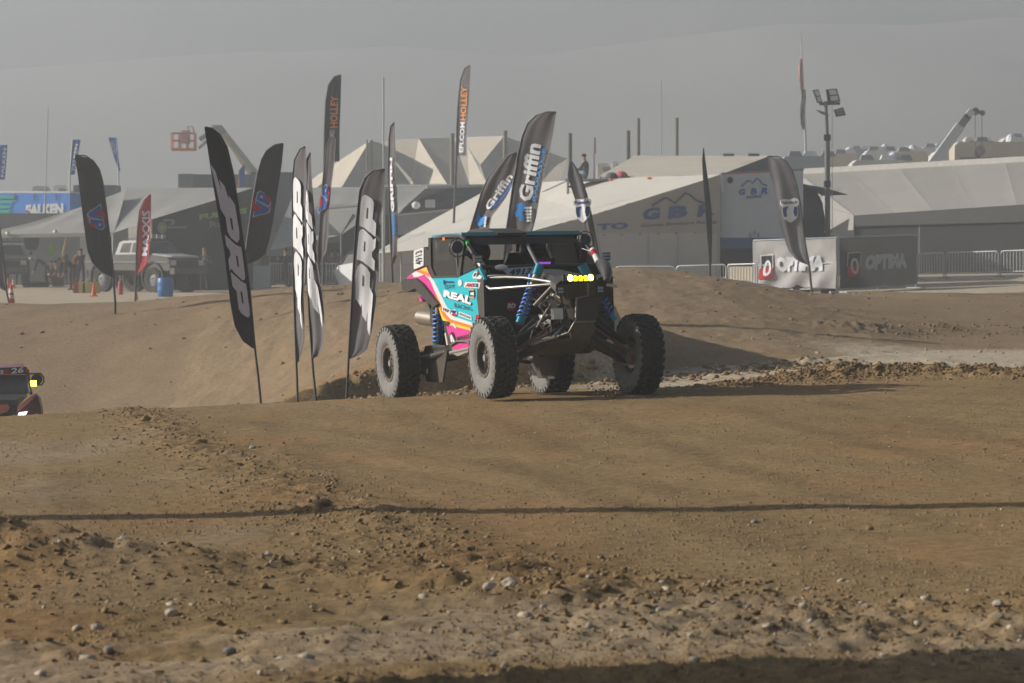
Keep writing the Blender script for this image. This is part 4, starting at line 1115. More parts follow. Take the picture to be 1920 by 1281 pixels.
# nose: grille panel, lower skid, pods
MB().hexa([Vector(p) for p in [(1.62, -.14, 1.02), (1.84, -.10, 1.02), (1.84, .30, 1.02), (1.62, .32, 1.02), (1.62, -.28, 1.175), (1.88, -.25, 1.175), (1.88, .31, 1.20), (1.62, .33, 1.20)]]).build('nose_box', OLIVE, car)
MB().hexa([Vector(p) for p in [(1.70, -.03, .62), (1.83, -.05, .62), (1.80, .15, .64), (1.70, .18, .62), (1.70, -.02, 1.03), (1.85, -.02, 1.03), (1.85, .28, 1.03), (1.70, .28, 1.03)]]).build('bumper_plate', OLIVE, car)
MB().prism([(1.83, -.09, .60), (1.84, -.11, .70), (1.856, -.05, .78), (1.862, .16, .78), (1.84, .17, .66), (1.83, .10, .58)], (-.03, 0, 0)).build('skid_plate', SKIDM, car)
belly = MB().hexa([Vector(p) for p in [(1.80, -.10, .585), (1.80, .14, .585), (.85, .40, .46), (.85, -.40, .46), (1.80, -.10, .62), (1.80, .14, .62), (.85, .42, .52), (.85, -.42, .52)]])
belly.hexa([Vector(p) for p in [(.85, -.50, .455), (.85, .50, .455), (-.9, .55, .45), (-.9, -.55, .45), (.85, -.64, .56), (.85, .64, .56), (-.9, .66, .55), (-.9, -.66, .55)]])
belly.build('belly_plate', SKIDM, car)
for y in (-.225, .225):
    c = Vector((1.90, y, 1.115)); pl_ = MB().box(c - Vector((.03, 0, 0)), (.06, .075, .075)).build('pod_lamp', BLK, car)
    MB().box(c + Vector((.004, 0, .016)), (.01, .06, .022)).box(c + Vector((.004, 0, -.016)), (.01, .06, .022)).build('lamp_lens', pm('lamp_glass', (.30, .34, .40), .1), pl_)
BT = pm('worn_steel_tube', (.22, .21, .19), .4, .6, dust=.25)
T([(1.87, .10, 1.18), (1.86, .10, 1.05), (1.86, -.03, 1.03), (1.87, -.05, .80), (1.86, -.13, .67), (1.70, -.24, .62), (1.55, -.34, .60)], .012, BT, 'bumper_tube')
T([(1.86, -.05, .78), (1.865, .17, .78)], .011, BT, 'bumper_tube')
SIL = pm('polished_tube', (.36, .355, .34), .38, .85, dust=.18)
for s in (-1, 1):
    T([(.98, s * .71, 1.20), (1.12, s * .72, 1.165), (1.75, s * .22, 1.185)], .017, SIL, 'fender_tube')
    T([(.98, s * .66, 1.29), (1.15, s * .55, 1.285), (1.35, s * .42, 1.27), (1.75, s * .22, 1.20)], .019, SIL, 'fender_tube')
    T([(.9, s * .70, 1.30), (1.0, s * .66, 1.31), (1.2, s * .50, 1.30)], .015, CAGE, 'fender_tube')
# suspension and front mechanicals
ARM = pm('dusty_black_arm', (.022, .022, .024), .5, .2, dust=.18)
def coil(name, p0, p1, rc, rw, turns, mat, parent):
    p0, p1 = Vector(p0), Vector(p1); ax = (p1 - p0); L = ax.length; ax.normalize(); a = ax.orthogonal().normalized(); b = ax.cross(a)
    n = int(turns * 14); pts = [p0 + ax * (L * i / n) + (a * math.cos(2 * math.pi * turns * i / n) + b * math.sin(2 * math.pi * turns * i / n)) * rc for i in range(n + 1)]
    return MB().tube(pts, rw, 6).build(name, mat, parent, smooth=60)
def shock(top, bot, blue=.55, rc=.052, turns=8):
    top, bot = Vector(top), Vector(bot); d = bot - top
    b = MB().tube([top, top + d * .42], .040, 14).tube([top + d * .42, bot], .018, 10).build('shock_absorber', ALU, car, smooth=50)
    coil('spring', top + d * .30, top + d * .92, rc, .0125, turns, COILB, b)
    MB().tube([bot - d.normalized() * .055, bot + d.normalized() * .02], .046, 12).build('shock_end', TEALM, b, smooth=50)
    MB().tube([top - d.normalized() * .03, top + d.normalized() * .09], .050, 12).build('shock_cap', TEALM, b, smooth=50)
    return b
for s, wi in ((-1, 0), (1, 1)):
    w = Vector((WP[wi].x, WP[wi].y, WP[wi].z + .43)); hubp = w + Vector((0, -s * .10, 0))
    MB().tube([w + Vector((0, -s * .15, .11)), w + Vector((.0, -s * .13, -.11))], .045, 10).box(w + Vector((0, -s * .13, 0)), (.12, .08, .14)).build('knuckle', ALU, car, smooth=40)
    MB().lathe([(.03, 0), (.15, 0), (.15, .012), (.03, .012)], w + Vector((0, -s * .09, 0)), (0, 1, 0), 28).build('brake_disc', CHROME, car, smooth=30)
    MB().box(w + Vector((.10, -s * .09, -.06)), (.09, .05, .10)).build('brake_caliper', DRED, car)
    for xa, xb in ((1.72, -.02), (1.22, .02)):
        T([(xa, s * .20, .62), w + Vector((xb, -s * .13, -.09))], .027, ARM, 'lower_arm')
    for xa, xb in ((1.66, -.02), (1.30, .02)):
        T([(xa, s * .26, .86), w + Vector((xb, -s * .13, .10))], .020, ARM, 'upper_arm')
    MB().prism([(1.66, s * .24, .60), (1.28, s * .24, .60), w + Vector((.03, -s * .22, -.08)), w + Vector((-.05, -s * .22, -.08))], (0, 0, .02)).build('arm_gusset', ARM, car)
    T([(1.60, s * .14, .80), w + Vector((.11, -s * .15, .03))], .012, pm('red_rod', (.22, .05, .03), .4, .4, dust=.2), 'tie_rod')
    T([(1.52, s * .10, .72), w + Vector((0, -s * .1, 0))], .020, pm('axle_grey', (.10, .10, .10), .4, .5, dust=.2), 'drive_axle')
    shock((1.36, s * .25, 1.37), (1.48, s * .53, .80))
    T([(1.32, s * .33, 1.30), (1.40, s * .41, 1.05)], .028, COILB, 'shock_reservoir')
for s, wi in ((-1, 2), (1, 3)):
    w = Vector((WP[wi].x, WP[wi].y, WP[wi].z + .43))
    T([(-.25, s * .60, .56), (-.75, s * .68, .50), w + Vector((.06, -s * .16, 0))], [.035, .035, .045], ARM, 'trailing_arm')
    T([(-1.50, s * .10, .62), w + Vector((0, -s * .1, .06))], .022, ARM, 'radius_rod'); T([(-1.50, s * .10, .48), w + Vector((0, -s * .1, -.08))], .022, ARM, 'radius_rod')
    T([(-1.35, s * .12, .66), w + Vector((0, -s * .1, 0))], .022, ARM, 'drive_axle')
    MB().box(w + Vector((0, -s * .14, 0)), (.16, .08, .20)).build('hub_carrier', ALU, car)
    tp, bt_ = cl(823, 556, -.65), cl(821, 648, -.65)
    tp.y *= -s; bt_.y *= -s
    shock(tp, bt_, rc=.058, turns=7)
    fl = [cl(a, b, -.66) for a, b in [(800, 649), (822, 646), (838, 648), (841, 662), (836, 695), (833, 717), (803, 716), (800, 705), (788, 698), (795, 672)]]
    fl = [Vector((p.x, p.y * -s, p.z)) for p in fl]
    MB().prism(fl, (0, .02 * s, 0)).build('mud_flap', FLAPM, car)
mf0 = cl(800, 597, -.30)
mu = MB(); mu.tube([mf0 + Vector((-.18, 0, .02)), mf0 + Vector((.22, .05, -.02))], .090, 24).tube([mf0 + Vector((-.20, 0, .02)), mf0 + Vector((-.30, 0, .03))], .03, 12)
mu.build('muffler', pm('heat_stained_steel', (.34, .30, .25), .4, .6, dust=.25), car, smooth=40)
T([mf0 + Vector((.2, .05, -.02)), (-.7, -.1, .95), (-.5, 0, .9)], .035, ALU, 'exhaust_pipe')
MB().box((-1.25, 0, 1.02), (.85, .9, .35)).box((-1.55, 0, 1.15), (.5, .8, .18)).build('engine_block', pm('engine_dark', (.02, .02, .02), .6, dust=.15), car)
for s in (-1, 1):
    T([(-.88, s * .62, 1.30), (-1.40, s * .55, 1.28), (-1.62, s * .50, 1.18), (-1.66, s * .40, .95), (-1.40, s * .30, .55), (-.9, s * .45, .5)], .022, CAGE)
    T([(-.88, s * .66, .55), (-.86, s * .68, 1.35)], .022); 
    T([(.85, s * .68, .55), (.84, s * .70, 1.20)], .02, CAGE)
T([(-1.66, -.40, .95), (-1.66, .40, .95)], .022)
MB().prism([cl(a, b, -.55) for a, b in [(786, 556), (791, 562), (792, 566), (786, 566)]], (0, .08, 0)).build('tail_tag', PINK, car)
for s in (-1, 1): T([cl(846, 662, -.72) * 1 if s < 0 else Vector((cl(846, 662, -.72).x, .72, cl(846, 662, -.72).z)), (.70, s * .72, .56)], .026, pm('rock_slider', (.30, .28, .24), .45, .5, dust=.35), 'side_bar')
T([cl(838, 625, -.72), cl(842, 648, -.72)], .030, ALU, 'exhaust_tip')
T([cl(845, 648, -.75), cl(856, 640, -.76), cl(872, 640, -.76), cl(884, 645, -.75)], .013, pm('step_grey', (.12, .11, .10), .6, dust=.3), 'step_bar')
# machinery showing behind the front wheel gap
mech = random.Random(3)
for i in range(44):
    c = Vector((mech.uniform(1.25, 1.78), mech.uniform(-.34, .02), mech.uniform(.66, 1.12)))
    d = Vector((mech.uniform(-.12, .12), mech.uniform(-.12, .12), mech.uniform(-.14, .14)))
    mt = [ALU, BLK, CHROME, ARM, pm('pale_alloy', (.40, .36, .29), .5, .4, dust=.3)][i % 5]
    if i % 3: T([c - d, c + d * .3, c + d], mech.uniform(.008, .018), mt, 'hose')
    else: MB().box(c, (mech.uniform(.06, .14), mech.uniform(.05, .12), mech.uniform(.05, .12)), Matrix.Rotation(mech.uniform(0, 3), 3, 'Z')).build('bracket', mt, car)
MB().prism([(1.79, -.19, 1.10), (1.79, -.10, 1.12), (1.79, -.08, .98), (1.79, -.15, .97)], (-.02, 0, 0)).build('radiator_bracket', pm('pale_alloy', (.40, .36, .29), .5, .4, dust=.3), car)
MB().prism([(1.80, -.12, .92), (1.80, -.03, .93), (1.80, -.05, .80), (1.80, -.10, .82)], (-.02, 0, 0)).build('steering_bracket', pm('pale_alloy', (.40, .36, .29), .5, .4, dust=.3), car)
MB().box((1.40, .02, .82), (.5, .2, .34)).build('gearbox', pm('gearbox_dark', (.03, .03, .03), .6, dust=.2), car)
MB().prism([(1.74, -.24, .62), (1.60, -.44, .55), (1.40, -.46, .55), (1.55, -.24, .62)], (0, 0, .02)).build('arm_guard', pm('pale_guard', (.42, .38, .31), .6, .2, dust=.4), car)
# round red badge and white digits on the splash panel
rb = MB(); put_poly(rb, ell(959, 574, 9.5, 9.5, 22), lambda a, b: cx(a, b, .995)); bdg = rb.build('round_badge', REDP, car)
rb = MB(); put_text(rb, 'BD', (951, 578), (966, 578), (953, 569), lambda a, b: cx(a, b, 1.0), 0, .05); rb.build('badge_mark', WPRINT, bdg)
MB().tube([(.78, .66, 1.44), (.55, .69, 1.585)], .034, 10).build('pillar_wrap', WRAPW, car, smooth=50)
MB().tube([(.66, .675, 1.515), (.58, .685, 1.565)], .036, 10).build('pillar_wrap', REDP, car, smooth=50)
MB().tube([(.78, -.68, 1.42), (.70, -.685, 1.48)], .034, 10).build('pillar_wrap', WRAPW, car, smooth=50)
HELM = pm('dark_helmet', (.03, .03, .035), .3, spec=.5)
for y, lab in ((-.33, 'person in dark helmet strapped in the near seat of the race car'), (.33, 'person in dark helmet strapped in the far seat of the race car')):
    person(lab, (0, 0, 0), 0, 'sit', (.02, .02, .022), (.02, .02, .022), helmet=HELM, M=CM @ Matrix.Translation((-.42, y, .86)) @ Matrix.Rotation(R(-90), 4, 'Z'), group='crew of the race car')

# ------------------------------------------------------------------ background: tents, trailers, stands
def base_z(px, Y): return Hs((px - 960) * Y / F, Y)
def post(root, px, py, Y, r=.05, mat=STEEL, name='post', pb=None):
    p = at(px, py, Y); z = Hs(p.x, p.y)
    return MB().tube([(p.x, p.y, z - .05), p], r, 8).build(name, mat, root, smooth=50)
def sheet(root, name, pts, mat, th=.03, label=None):
    """thin stiff cloth or panel through world points"""
    pts = [Vector(p) for p in pts]
    n = (pts[1] - pts[0]).cross(pts[2] - pts[0]).normalized()
    return MB().prism(pts, n * th).build(name, mat, root, label=label)
def at_list(l): return [at(*p) for p in l]

# left team awning: two slopes, dark walls
L = Vector(((60 - 960) * 150 / F, 150, 0))
aw = thing('pit_awning', L, 'large grey canvas pit awning on the left with people working below', 'awning')
def sag_roof(root, name, A, B, C, D, mat, n=10, sag=.18, seed=1):
    """A,B near edge left/right; D,C far edge; sags between frames"""
    mb = MB(); vs = []
    for i in range(n + 1):
        for j in range(n + 1):
            u, v = j / n, i / n
            p = (A * (1 - u) + B * u) * (1 - v) + (D * (1 - u) + C * u) * v
            p = p + Vector((0, 0, -sag * (abs(math.sin(u * math.pi * 3)) * .6 + .4 * math.sin(math.pi * v)) * math.sin(math.pi * min(1, max(0, v)) * .9 + .15)))
            vs.append(p)
    m = n + 1
    mb.add(vs, [(i * m + j, i * m + j + 1, (i + 1) * m + j + 1, (i + 1) * m + j) for i in range(n) for j in range(n)])
    return mb.build(name, mat, root, smooth=60)
sag_roof(aw, 'roof', at(-40, 440, 141), at(214, 436, 139), at(236, 356, 158), at(135, 394, 152), TENTG)
sheet(aw, 'valance', at_list([(-40, 440, 141), (214, 436, 139), (214, 443, 139), (-40, 447, 141)]), TENTG)
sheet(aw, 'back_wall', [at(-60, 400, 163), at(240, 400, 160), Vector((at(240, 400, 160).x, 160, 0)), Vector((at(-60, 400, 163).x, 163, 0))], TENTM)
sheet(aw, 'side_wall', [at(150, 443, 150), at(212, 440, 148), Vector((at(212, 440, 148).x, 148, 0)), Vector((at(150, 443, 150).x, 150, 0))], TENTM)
for px, Y in ((-30, 141), (212, 139)): post(aw, px, 440, Y, .05)
for px, py in ((14, 437), (103, 434)):
    MB().lathe([(0, 0), (.10, .0), (.07, .12), (.0, .14)], at(px, py, 140.5), (.5, -1, -.5), 12).build('flood_lamp', pm('pale_green_lamp', (.55, .58, .40), .5), aw)
dr = MB(); put_poly(dr, [(44, 447), (50, 443), (68, 442), (74, 447), (72, 462), (66, 470), (50, 468), (46, 460)], plane_map(60, 450, 150, 0)); dr.build('rolled_curtain', TENTD, aw)
MB().tube([at(118, 480, 147), at(126, 440, 146)], .06, 8).build('diagonal_prop', pm('wood_pole', (.36, .27, .17), .8), aw)
sg = MB(); mp_ = plane_map(96, 468, 149, 10); put_poly(sg, ell(96, 468, 5.5, 14.5, 20), mp_); sgn = sg.build('round_sign', GRNP, aw)
q = MB(); put_text(q, 'KER', (102, 473), (118, 472), (102, 463), mp_, 0, .04); q.build('sign_letters', GRNP, aw)
aw2 = thing('pit_awning', Vector((at(380, 400, 144).x, 144, 0)), 'grey sloped awning with a black printed side wall, behind the pickup', 'awning')
sag_roof(aw2, 'roof', at(214, 436, 139), at(286, 411, 138), at(474, 352, 160), at(236, 352, 164), TENTG, sag=.12)
wl_ = plane_map(285, 411, 138, 0)
def wmap(yaw): return plane_map(286, 411, 138, yaw)
wm = wmap(30)
b0 = wm(286, 411); b1 = wm(474, 354)
sheet(aw2, 'side_wall', [b0, b1, Vector((b1.x, b1.y, Hs(b1.x, b1.y))), Vector((b0.x, b0.y, Hs(b0.x, b0.y)))], TENTD)
wmo = lambda px, py: wm(px, py) + Vector((.03, -.06, 0))
for nm_, mt, fn in (('round_print', GREYP, lambda q: put_poly(q, ell(303, 427, 9, 11, 18), wmo, 0, [ell(303, 427, 5.5, 7, 18)])), ('green_print', GRNP, lambda q: put_poly(q, ell(303, 427, 5, 6, 14), wmo)),
                    ('wing_print', GREYP, lambda q: put_poly(q, [(303, 413), (312, 410), (326, 412), (327, 419), (320, 423), (316, 420), (322, 418), (318, 414), (308, 416)], wmo)),
                    ('bar_print', GREYP, lambda q: put_poly(q, [(314, 424), (349, 424), (349, 428), (314, 429)], wmo)), ('green_letters', GRNP, lambda q: put_text(q, 'FUEL US', (372, 413), (462, 400), (373, 402), wmo, 0, .05)),
                    ('script_letters', GREYP, lambda q: put_text(q, 'Rage', (392, 430), (440, 425), (392, 416), wmo, 0, .01))):
    q = MB(); fn(q); q.build(nm_, mt, aw2)
for px, py in ((352, 440), (286, 411)): post(aw2, px, py, 140, .05, GREYM)

# blue printed trailer far left
tr = thing('race_trailer', Vector((at(40, 400, 172).x, 172, 0)), 'blue race trailer with white block letters and teal stripes, far left', 'trailer')
tm = plane_map(130, 400, 171, -26)
a, b = tm(-60, 362), tm(131, 362)
MB().prism([a, b, tm(131, 470), tm(-60, 470)], (.4, 2.6, 0)).build('body', BLUE, tr)
MB().prism([tm(-60, 358), tm(131, 359), tm(131, 363), tm(-60, 362.5)], (.4, 2.7, 0)).build('roof_rail', WHITE, tr)
tmo = lambda px, py: tm(px, py) + Vector((0, -.05, 0))
q = MB(); put_text(q, 'FALKEN', (47, 406), (119, 402), (49, 384), tmo, 0, .07, tr=(119, 381)); q.build('letters', WPRINT, tr)
q = MB(); put_poly(q, [(47, 396), (53, 393), (53, 397), (49, 400)], lambda a, b: tm(a, b) + Vector((0, -.08, 0))); q.build('letter_accent', REDP, tr)
TEALP = pm('teal_print', (.03, .40, .36), .7)
for k in range(7):
    q = MB(); y = 368 + k * 9; put_poly(q, [(-60, y - 2), (30 - 3 * k + 4 * (k % 2), y - 1), (24 - 3 * k, y + 2), (29 - 3 * k, y + 5), (-60, y + 5)], tmo); q.build('teal_stripe', TEALP, tr)
for k, x in enumerate((26, 63, 104)):
    q = MB(); put_poly(q, [(x, 364), (x + 4, 364), (x + 3, 376), (x + 1, 376)], tmo); q.build('roof_strap', DGREYP, tr)
for px in (10, 30): MB().lathe([(0, -.15), (.5, -.15), (.5, .15), (0, .15)], (at(px, 0, 171).x, 171.5, .5), (0, 1, 0), 20).build('wheel', RUB, tr)
mb = MB()
for px0, px1, py, Y in ((137, 216, 358, 174),):
    a = at(px0, py, Y); b = at(px1, py, Y)
    bt = thing('box_trailer', Vector((a.x, Y, 0)), 'plain dark box trailer between the blue trailer and the grey awning', 'trailer')
    MB().box(((a.x + b.x) / 2, Y + 1.3, (a.z + .6) / 2 + .3), (b.x - a.x, 2.5, a.z - .6)).build('body', pm('slate_paint', (.10, .12, .15), .5), bt)
    for k in range(3): MB().box((a.x + .3 + k * .25, Y - .02, a.z / 2 + .4), (.06, .06, a.z - 1.0)).build('door_bar', STEEL, bt)
    for s in (.25, .75): MB().lathe([(0, -.15), (.5, -.15), (.5, .15), (0, .15)], (a.x + (b.x - a.x) * s, Y + .3, .5), (0, 1, 0), 18).build('wheel', RUB, bt)
# dark containers and boom lift
def container(x0, x1, ytop, Y, depth, mat, label, base=None):
    a, b = at(x0, ytop, Y), at(x1, ytop, Y); zb = Hs((a.x + b.x) / 2, Y + depth / 2)
    r_ = thing('shipping_container', Vector(((a.x + b.x) / 2, Y, zb)), label, 'container')
    MB().box(((a.x + b.x) / 2, Y + depth / 2, (a.z + zb) / 2), (b.x - a.x, depth, a.z - zb)).build('body', mat, r_)
    n = int((b.x - a.x) / .28); rib = MB()
    for k in range(n): rib.box((a.x + .14 + k * .28, Y - .02, (a.z + zb) / 2), (.12, .05, a.z - zb - .3))
    o = rib.build('corrugation', mat, r_); o['kind'] = 'stuff'
    return r_
container(334, 362, 326, 190, 6, pm('slate_container', (.13, .15, .17), .6), 'grey slatted container end behind the awning roof')
container(362, 474, 327, 188, 5, pm('dark_container', (.065, .075, .09), .6), 'long dark container behind the leaning lettered flag')
container(470, 555, 323, 192, 4, pm('dark_container', (.065, .075, .09), .6), 'dark container behind the black emblem flag, left of the big tent')
LIFT = pm('lift_orange', (.62, .20, .12), .6); ARMC = pm('lift_beige', (.42, .37, .27), .6)
bl = thing('boom_lift', Vector((at(480, 340, 200).x, 200, Hs(at(480, 340, 200).x, 200))), 'boom lift with an empty orange basket raised above the containers', 'lift')
Yb = 200
MB().tube([at(490, 345, Yb), at(420, 252, Yb)], [.32, .22], 8).build('boom', ARMC, bl, smooth=40)
MB().tube([at(420, 252, Yb), at(412, 240, Yb), at(400, 240, Yb), at(392, 250, Yb)], .22, 8).build('boom_knuckle', GREYM, bl, smooth=40)
MB().tube([at(394, 248, Yb), at(374, 262, Yb)], .14, 8).tube([at(396, 258, Yb), at(372, 278, Yb)], .10, 8).build('jib', GREYM, bl, smooth=40)
p = at(490, 345, Yb)
MB().box((p.x, Yb, Hs(p.x, Yb) + 1.4), (2.4, 3.5, 2.0)).build('chassis', LIFT, bl)
MB().tube([p, (p.x, Yb, Hs(p.x, Yb) + 2)], .4, 8).build('turret', LIFT, bl)
x0, x1 = at(323, 0, Yb).x, at(366, 0, Yb).x; z0, z1, zm_ = at(0, 283, Yb).z, at(0, 250, Yb).z, at(0, 264, Yb).z
bk = MB()
bk.box(((x0 + x1) / 2, Yb, z0 + .08), (x1 - x0, 1.0, .16)).build('basket_floor', LIFT, bl)
for yy in (-.5, .5):
    for z in (z1, zm_): MB().tube([(x0, Yb + yy, z), (x1, Yb + yy, z)], .05, 6).build('basket_rail', LIFT, bl)
    for k in range(4): 
        xx = x0 + (x1 - x0) * k / 3; MB().tube([(xx, Yb + yy, z0), (xx, Yb + yy, z1)], .05, 6).build('basket_post', LIFT, bl)
MB().box((x0 + (x1 - x0) * .62, Yb - .3, zm_ + .2), (.5, .3, .8)).build('control_box', pm('pale_box', (.45, .42, .36), .6), bl)
MB().tube([(x0 + .75 * (x1 - x0), Yb, z1), (x0 + .65 * (x1 - x0), Yb, z1 + .4), (x0 + .9 * (x1 - x0), Yb, z1 + .4), (x0 + .95 * (x1 - x0), Yb, z1)], .05, 6).build('basket_rail', LIFT, bl)

# big peaked tent, zigzag roof of lit and shaded gores
bt = thing('peaked_tent', Vector((at(820, 340, 190).x, 190, Hs(at(820, 340, 190).x, 190))), 'huge pale tent with several peaks behind the flags', 'tent')
def gore(pts, mat=TENT): sheet(bt, 'roof_panel', at_list(pts), mat, .04)
gore([(545, 362, 200), (693, 264, 196), (640, 352, 191)])
gore([(640, 352, 191), (693, 264, 196), (752, 345, 194)])
gore([(693, 264, 196), (712, 268, 205), (770, 345, 196), (752, 345, 194)])
gore([(712, 268, 205), (745, 262, 206), (785, 260, 205), (770, 345, 197)])
gore([(785, 260, 203), (838, 345, 191), (770, 345, 197)])
gore([(785, 260, 203), (850, 258, 207), (880, 345, 194), (838, 345, 191)])
gore([(850, 258, 207), (876, 274, 204), (912, 345, 191), (880, 345, 194)])
gore([(850, 258, 207), (945, 255, 203), (908, 318, 196), (876, 274, 204)])
gore([(945, 255, 203), (985, 345, 196), (912, 345, 191), (900, 310, 195)])
gore([(945, 255, 203), (1000, 285, 206), (1064, 298, 203), (1050, 345, 196), (985, 345, 196)])
sheet(bt, 'wall', [at(545, 355, 199), at(1055, 342, 199), (at(1055, 0, 199).x, 199, 2), (at(545, 0, 199).x, 199, 2)], TENTM)
for px, py, Y, r in ((688, 262, 184, .05), (697, 262, 184, .05), (848, 250, 180, .12), (947, 245, 182, .12)):
    post(bt, px, py, Y, r, pm('weathered_pole', (.20, .18, .13), .8), 'tent_pole')
for px, py, Y, lab in ((1069, 250, 150, 'tall dark post behind the shield flag'), (1178, 245, 150, 'tall dark post right of the seated person'), (1197, 222, 168, 'tall weathered post left of the thin mast'), (1269, 221, 168, 'tall weathered post right of the thin mast')):
    p = at(px, py, Y); z = Hs(p.x, Y)
    tag(MB().tube([(p.x, Y, z - .2), p], [.12, .09], 10).build('wooden_post', pm('dark_post', (.14, .13, .11), .8) if Y == 150 else pm('weathered_pole', (.20, .18, .13), .8), loc=Vector((p.x, Y, z)), smooth=50), lab, 'post', 'tall posts')
for px, py, Y, lab, r in ((90, 200, 168, 'thin pale mast above the blue trailer', .05), (719, 145, 120, 'thin pale mast in front of the big tent', .06), (1240, 150, 175, 'thin pale mast between two weathered posts', .05)):
    p = at(px, py, Y); q_ = at(px + 5 if px < 100 else px, 330, Y); z = Hs(p.x, Y); lean = -.25 if px < 100 else .0
    rt = thing('antenna_mast', Vector((p.x, Y, z)), lab, 'mast', 'thin masts')
    MB().tube([(p.x + lean, Y, z - .1), (p.x + lean * .5, Y, (p.z + z) / 2)], r, 8).build('lower_tube', STEEL, rt); MB().tube([(p.x + lean * .5, Y, (p.z + z) / 2), p], r * .55, 8).build('upper_tube', STEEL, rt)

# mid grey canopies between the flags
mc = thing('pit_awning', Vector((at(600, 420, 160).x, 160, 0)), 'grey awning with dark inside behind the close flag pair', 'awning')
sag_roof(mc, 'roof', at(505, 470, 148), at(640, 440, 150), at(705, 350, 172), at(555, 352, 172), TENTG, sag=.15)
sheet(mc, 'roof_flap', at_list([(590, 392, 152), (705, 382, 152), (705, 396, 151), (640, 440, 150), (592, 440, 149)]), TENTG)
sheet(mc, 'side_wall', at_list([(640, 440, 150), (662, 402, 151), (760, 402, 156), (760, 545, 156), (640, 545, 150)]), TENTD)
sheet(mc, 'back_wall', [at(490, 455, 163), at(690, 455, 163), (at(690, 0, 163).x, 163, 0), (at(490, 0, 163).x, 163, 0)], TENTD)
sheet(mc, 'edge_trim', at_list([(590, 386, 151.9), (706, 378, 151.9), (706, 383, 151.8), (590, 393, 151.8)]), TENTW)
for px, py in ((506, 470), (640, 440)): post(mc, px, py, 149, .05, GREYM)
mc2 = thing('pit_awning', Vector((at(830, 400, 150).x, 150, 0)), 'dark canopy with pale roof edge left of the bent dark flag', 'awning')
sag_roof(mc2, 'roof', at(745, 402, 146), at(800, 356, 150), at(1010, 343, 166), at(745, 350, 166), TENTG, sag=.1)
sheet(mc2, 'front_wall', at_list([(745, 400, 147), (800, 352, 152), (960, 345, 158), (960, 470, 158), (745, 470, 147)]), TENTM)
sheet(mc2, 'eave_trim', at_list([(800, 349, 151.8), (1040, 341, 157.5), (1040, 345, 157.4), (800, 354, 151.7)]), TENTW)
for px, py in ((746, 402), (955, 347)): post(mc2, px, py, 148, .05, GREYM)
wt = thing('box_trailer', Vector((at(820, 420, 143).x, 143, 0)), 'low pale trailer body behind the slim flags and the race car', 'trailer')
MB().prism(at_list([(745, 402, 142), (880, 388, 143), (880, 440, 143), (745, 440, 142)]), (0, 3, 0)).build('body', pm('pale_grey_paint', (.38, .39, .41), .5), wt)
MB().prism(at_list([(745, 402, 141.9), (880, 388, 142.9), (880, 391, 142.9), (745, 405, 141.9)]), (0, .2, 0)).build('roof_edge', WHITE, wt)
MB().prism(at_list([(797, 375, 142), (815, 374, 142), (815, 389, 142), (797, 389, 142)]), (0, 1, 0)).build('roof_vent', WHITE, wt)
p = at(780, 385, 142.5); MB().ball(p, (.18, .18, .16), 12, 8).build('roof_dome', WHITE, wt)
for px in (770, 850): MB().lathe([(0, -.15), (.45, -.15), (.45, .15), (0, .15)], (at(px, 0, 142).x, 142.4, .45), (0, 1, 0), 18).build('wheel', RUB, wt)
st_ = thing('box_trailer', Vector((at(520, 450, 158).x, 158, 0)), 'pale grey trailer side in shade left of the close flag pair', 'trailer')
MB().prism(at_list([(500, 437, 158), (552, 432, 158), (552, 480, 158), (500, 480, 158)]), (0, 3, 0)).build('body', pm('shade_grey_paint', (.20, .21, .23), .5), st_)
MB().box(at(541, 441, 157.9), (.5, .1, .14)).build('lamp_panel', pm('cream_panel', (.6, .5, .38), .5), st_)
for px in (510, 540): MB().lathe([(0, -.15), (.5, -.15), (.5, .15), (0, .15)], (at(px, 0, 158).x, 158.3, .5), (0, 1, 0), 18).build('wheel', RUB, st_)

# cream awning with blue letters, attached to its trailer
gt = thing('team_awning', Vector((at(1150, 430, 119).x, 119, 0)), 'cream awning with large blue letters and mountain outline on its shaded wall', 'awning')
YA = 118
gm_ = plane_map(1352, 327, YA, 9)
e0, e1, e2 = gm_(1352, 327), gm_(1112, 402), gm_(1000, 433)
roofp = [e0, at(1095, 337, 127), at(930, 347, 138), at(760, 440, 132), at(700, 476, 124), gm_(860, 462), e2, e1]
mb = MB(); mb.poly(roofp); mb.build('roof', TENTW, gt)
sheet(gt, 'ridge_trim', [e0, at(1095, 337, 127), at(930, 347, 138), at(930, 350, 137.9), at(1095, 341, 126.9), e0 + Vector((0, -.02, -.10))], WHITE, .04)
wb = lambda p: Vector((p.x, p.y, Hs(p.x, p.y)))
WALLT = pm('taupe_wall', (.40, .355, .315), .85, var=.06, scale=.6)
q_ = gm_(1345, 330); r_ = gm_(870, 462)
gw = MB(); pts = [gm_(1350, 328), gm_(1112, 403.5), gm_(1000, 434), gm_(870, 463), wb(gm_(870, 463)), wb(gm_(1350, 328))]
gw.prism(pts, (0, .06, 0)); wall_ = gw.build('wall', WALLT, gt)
gmo = lambda px, py: gm_(px, py) + Vector((0, -.04, 0))
gml = lambda px, py: gm_(px, py) + Vector((0, -.02, 0))
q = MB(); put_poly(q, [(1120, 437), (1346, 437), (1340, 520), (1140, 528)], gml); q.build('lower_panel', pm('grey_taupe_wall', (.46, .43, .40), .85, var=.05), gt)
for k, px in enumerate((1215, 1270)): MB().prism([gmo(px, 440), gmo(px + .8, 440), gmo(px + .8, 524), gmo(px, 524)], (0, -.02, 0)).build('wall_seam', GREYP, gt)
for k in range(7): MB().ball(gmo(1132 + 34 * k, 441 - .8 * k), (.05, .03, .03), 8, 4).build('wall_toggle', GREYP, gt)
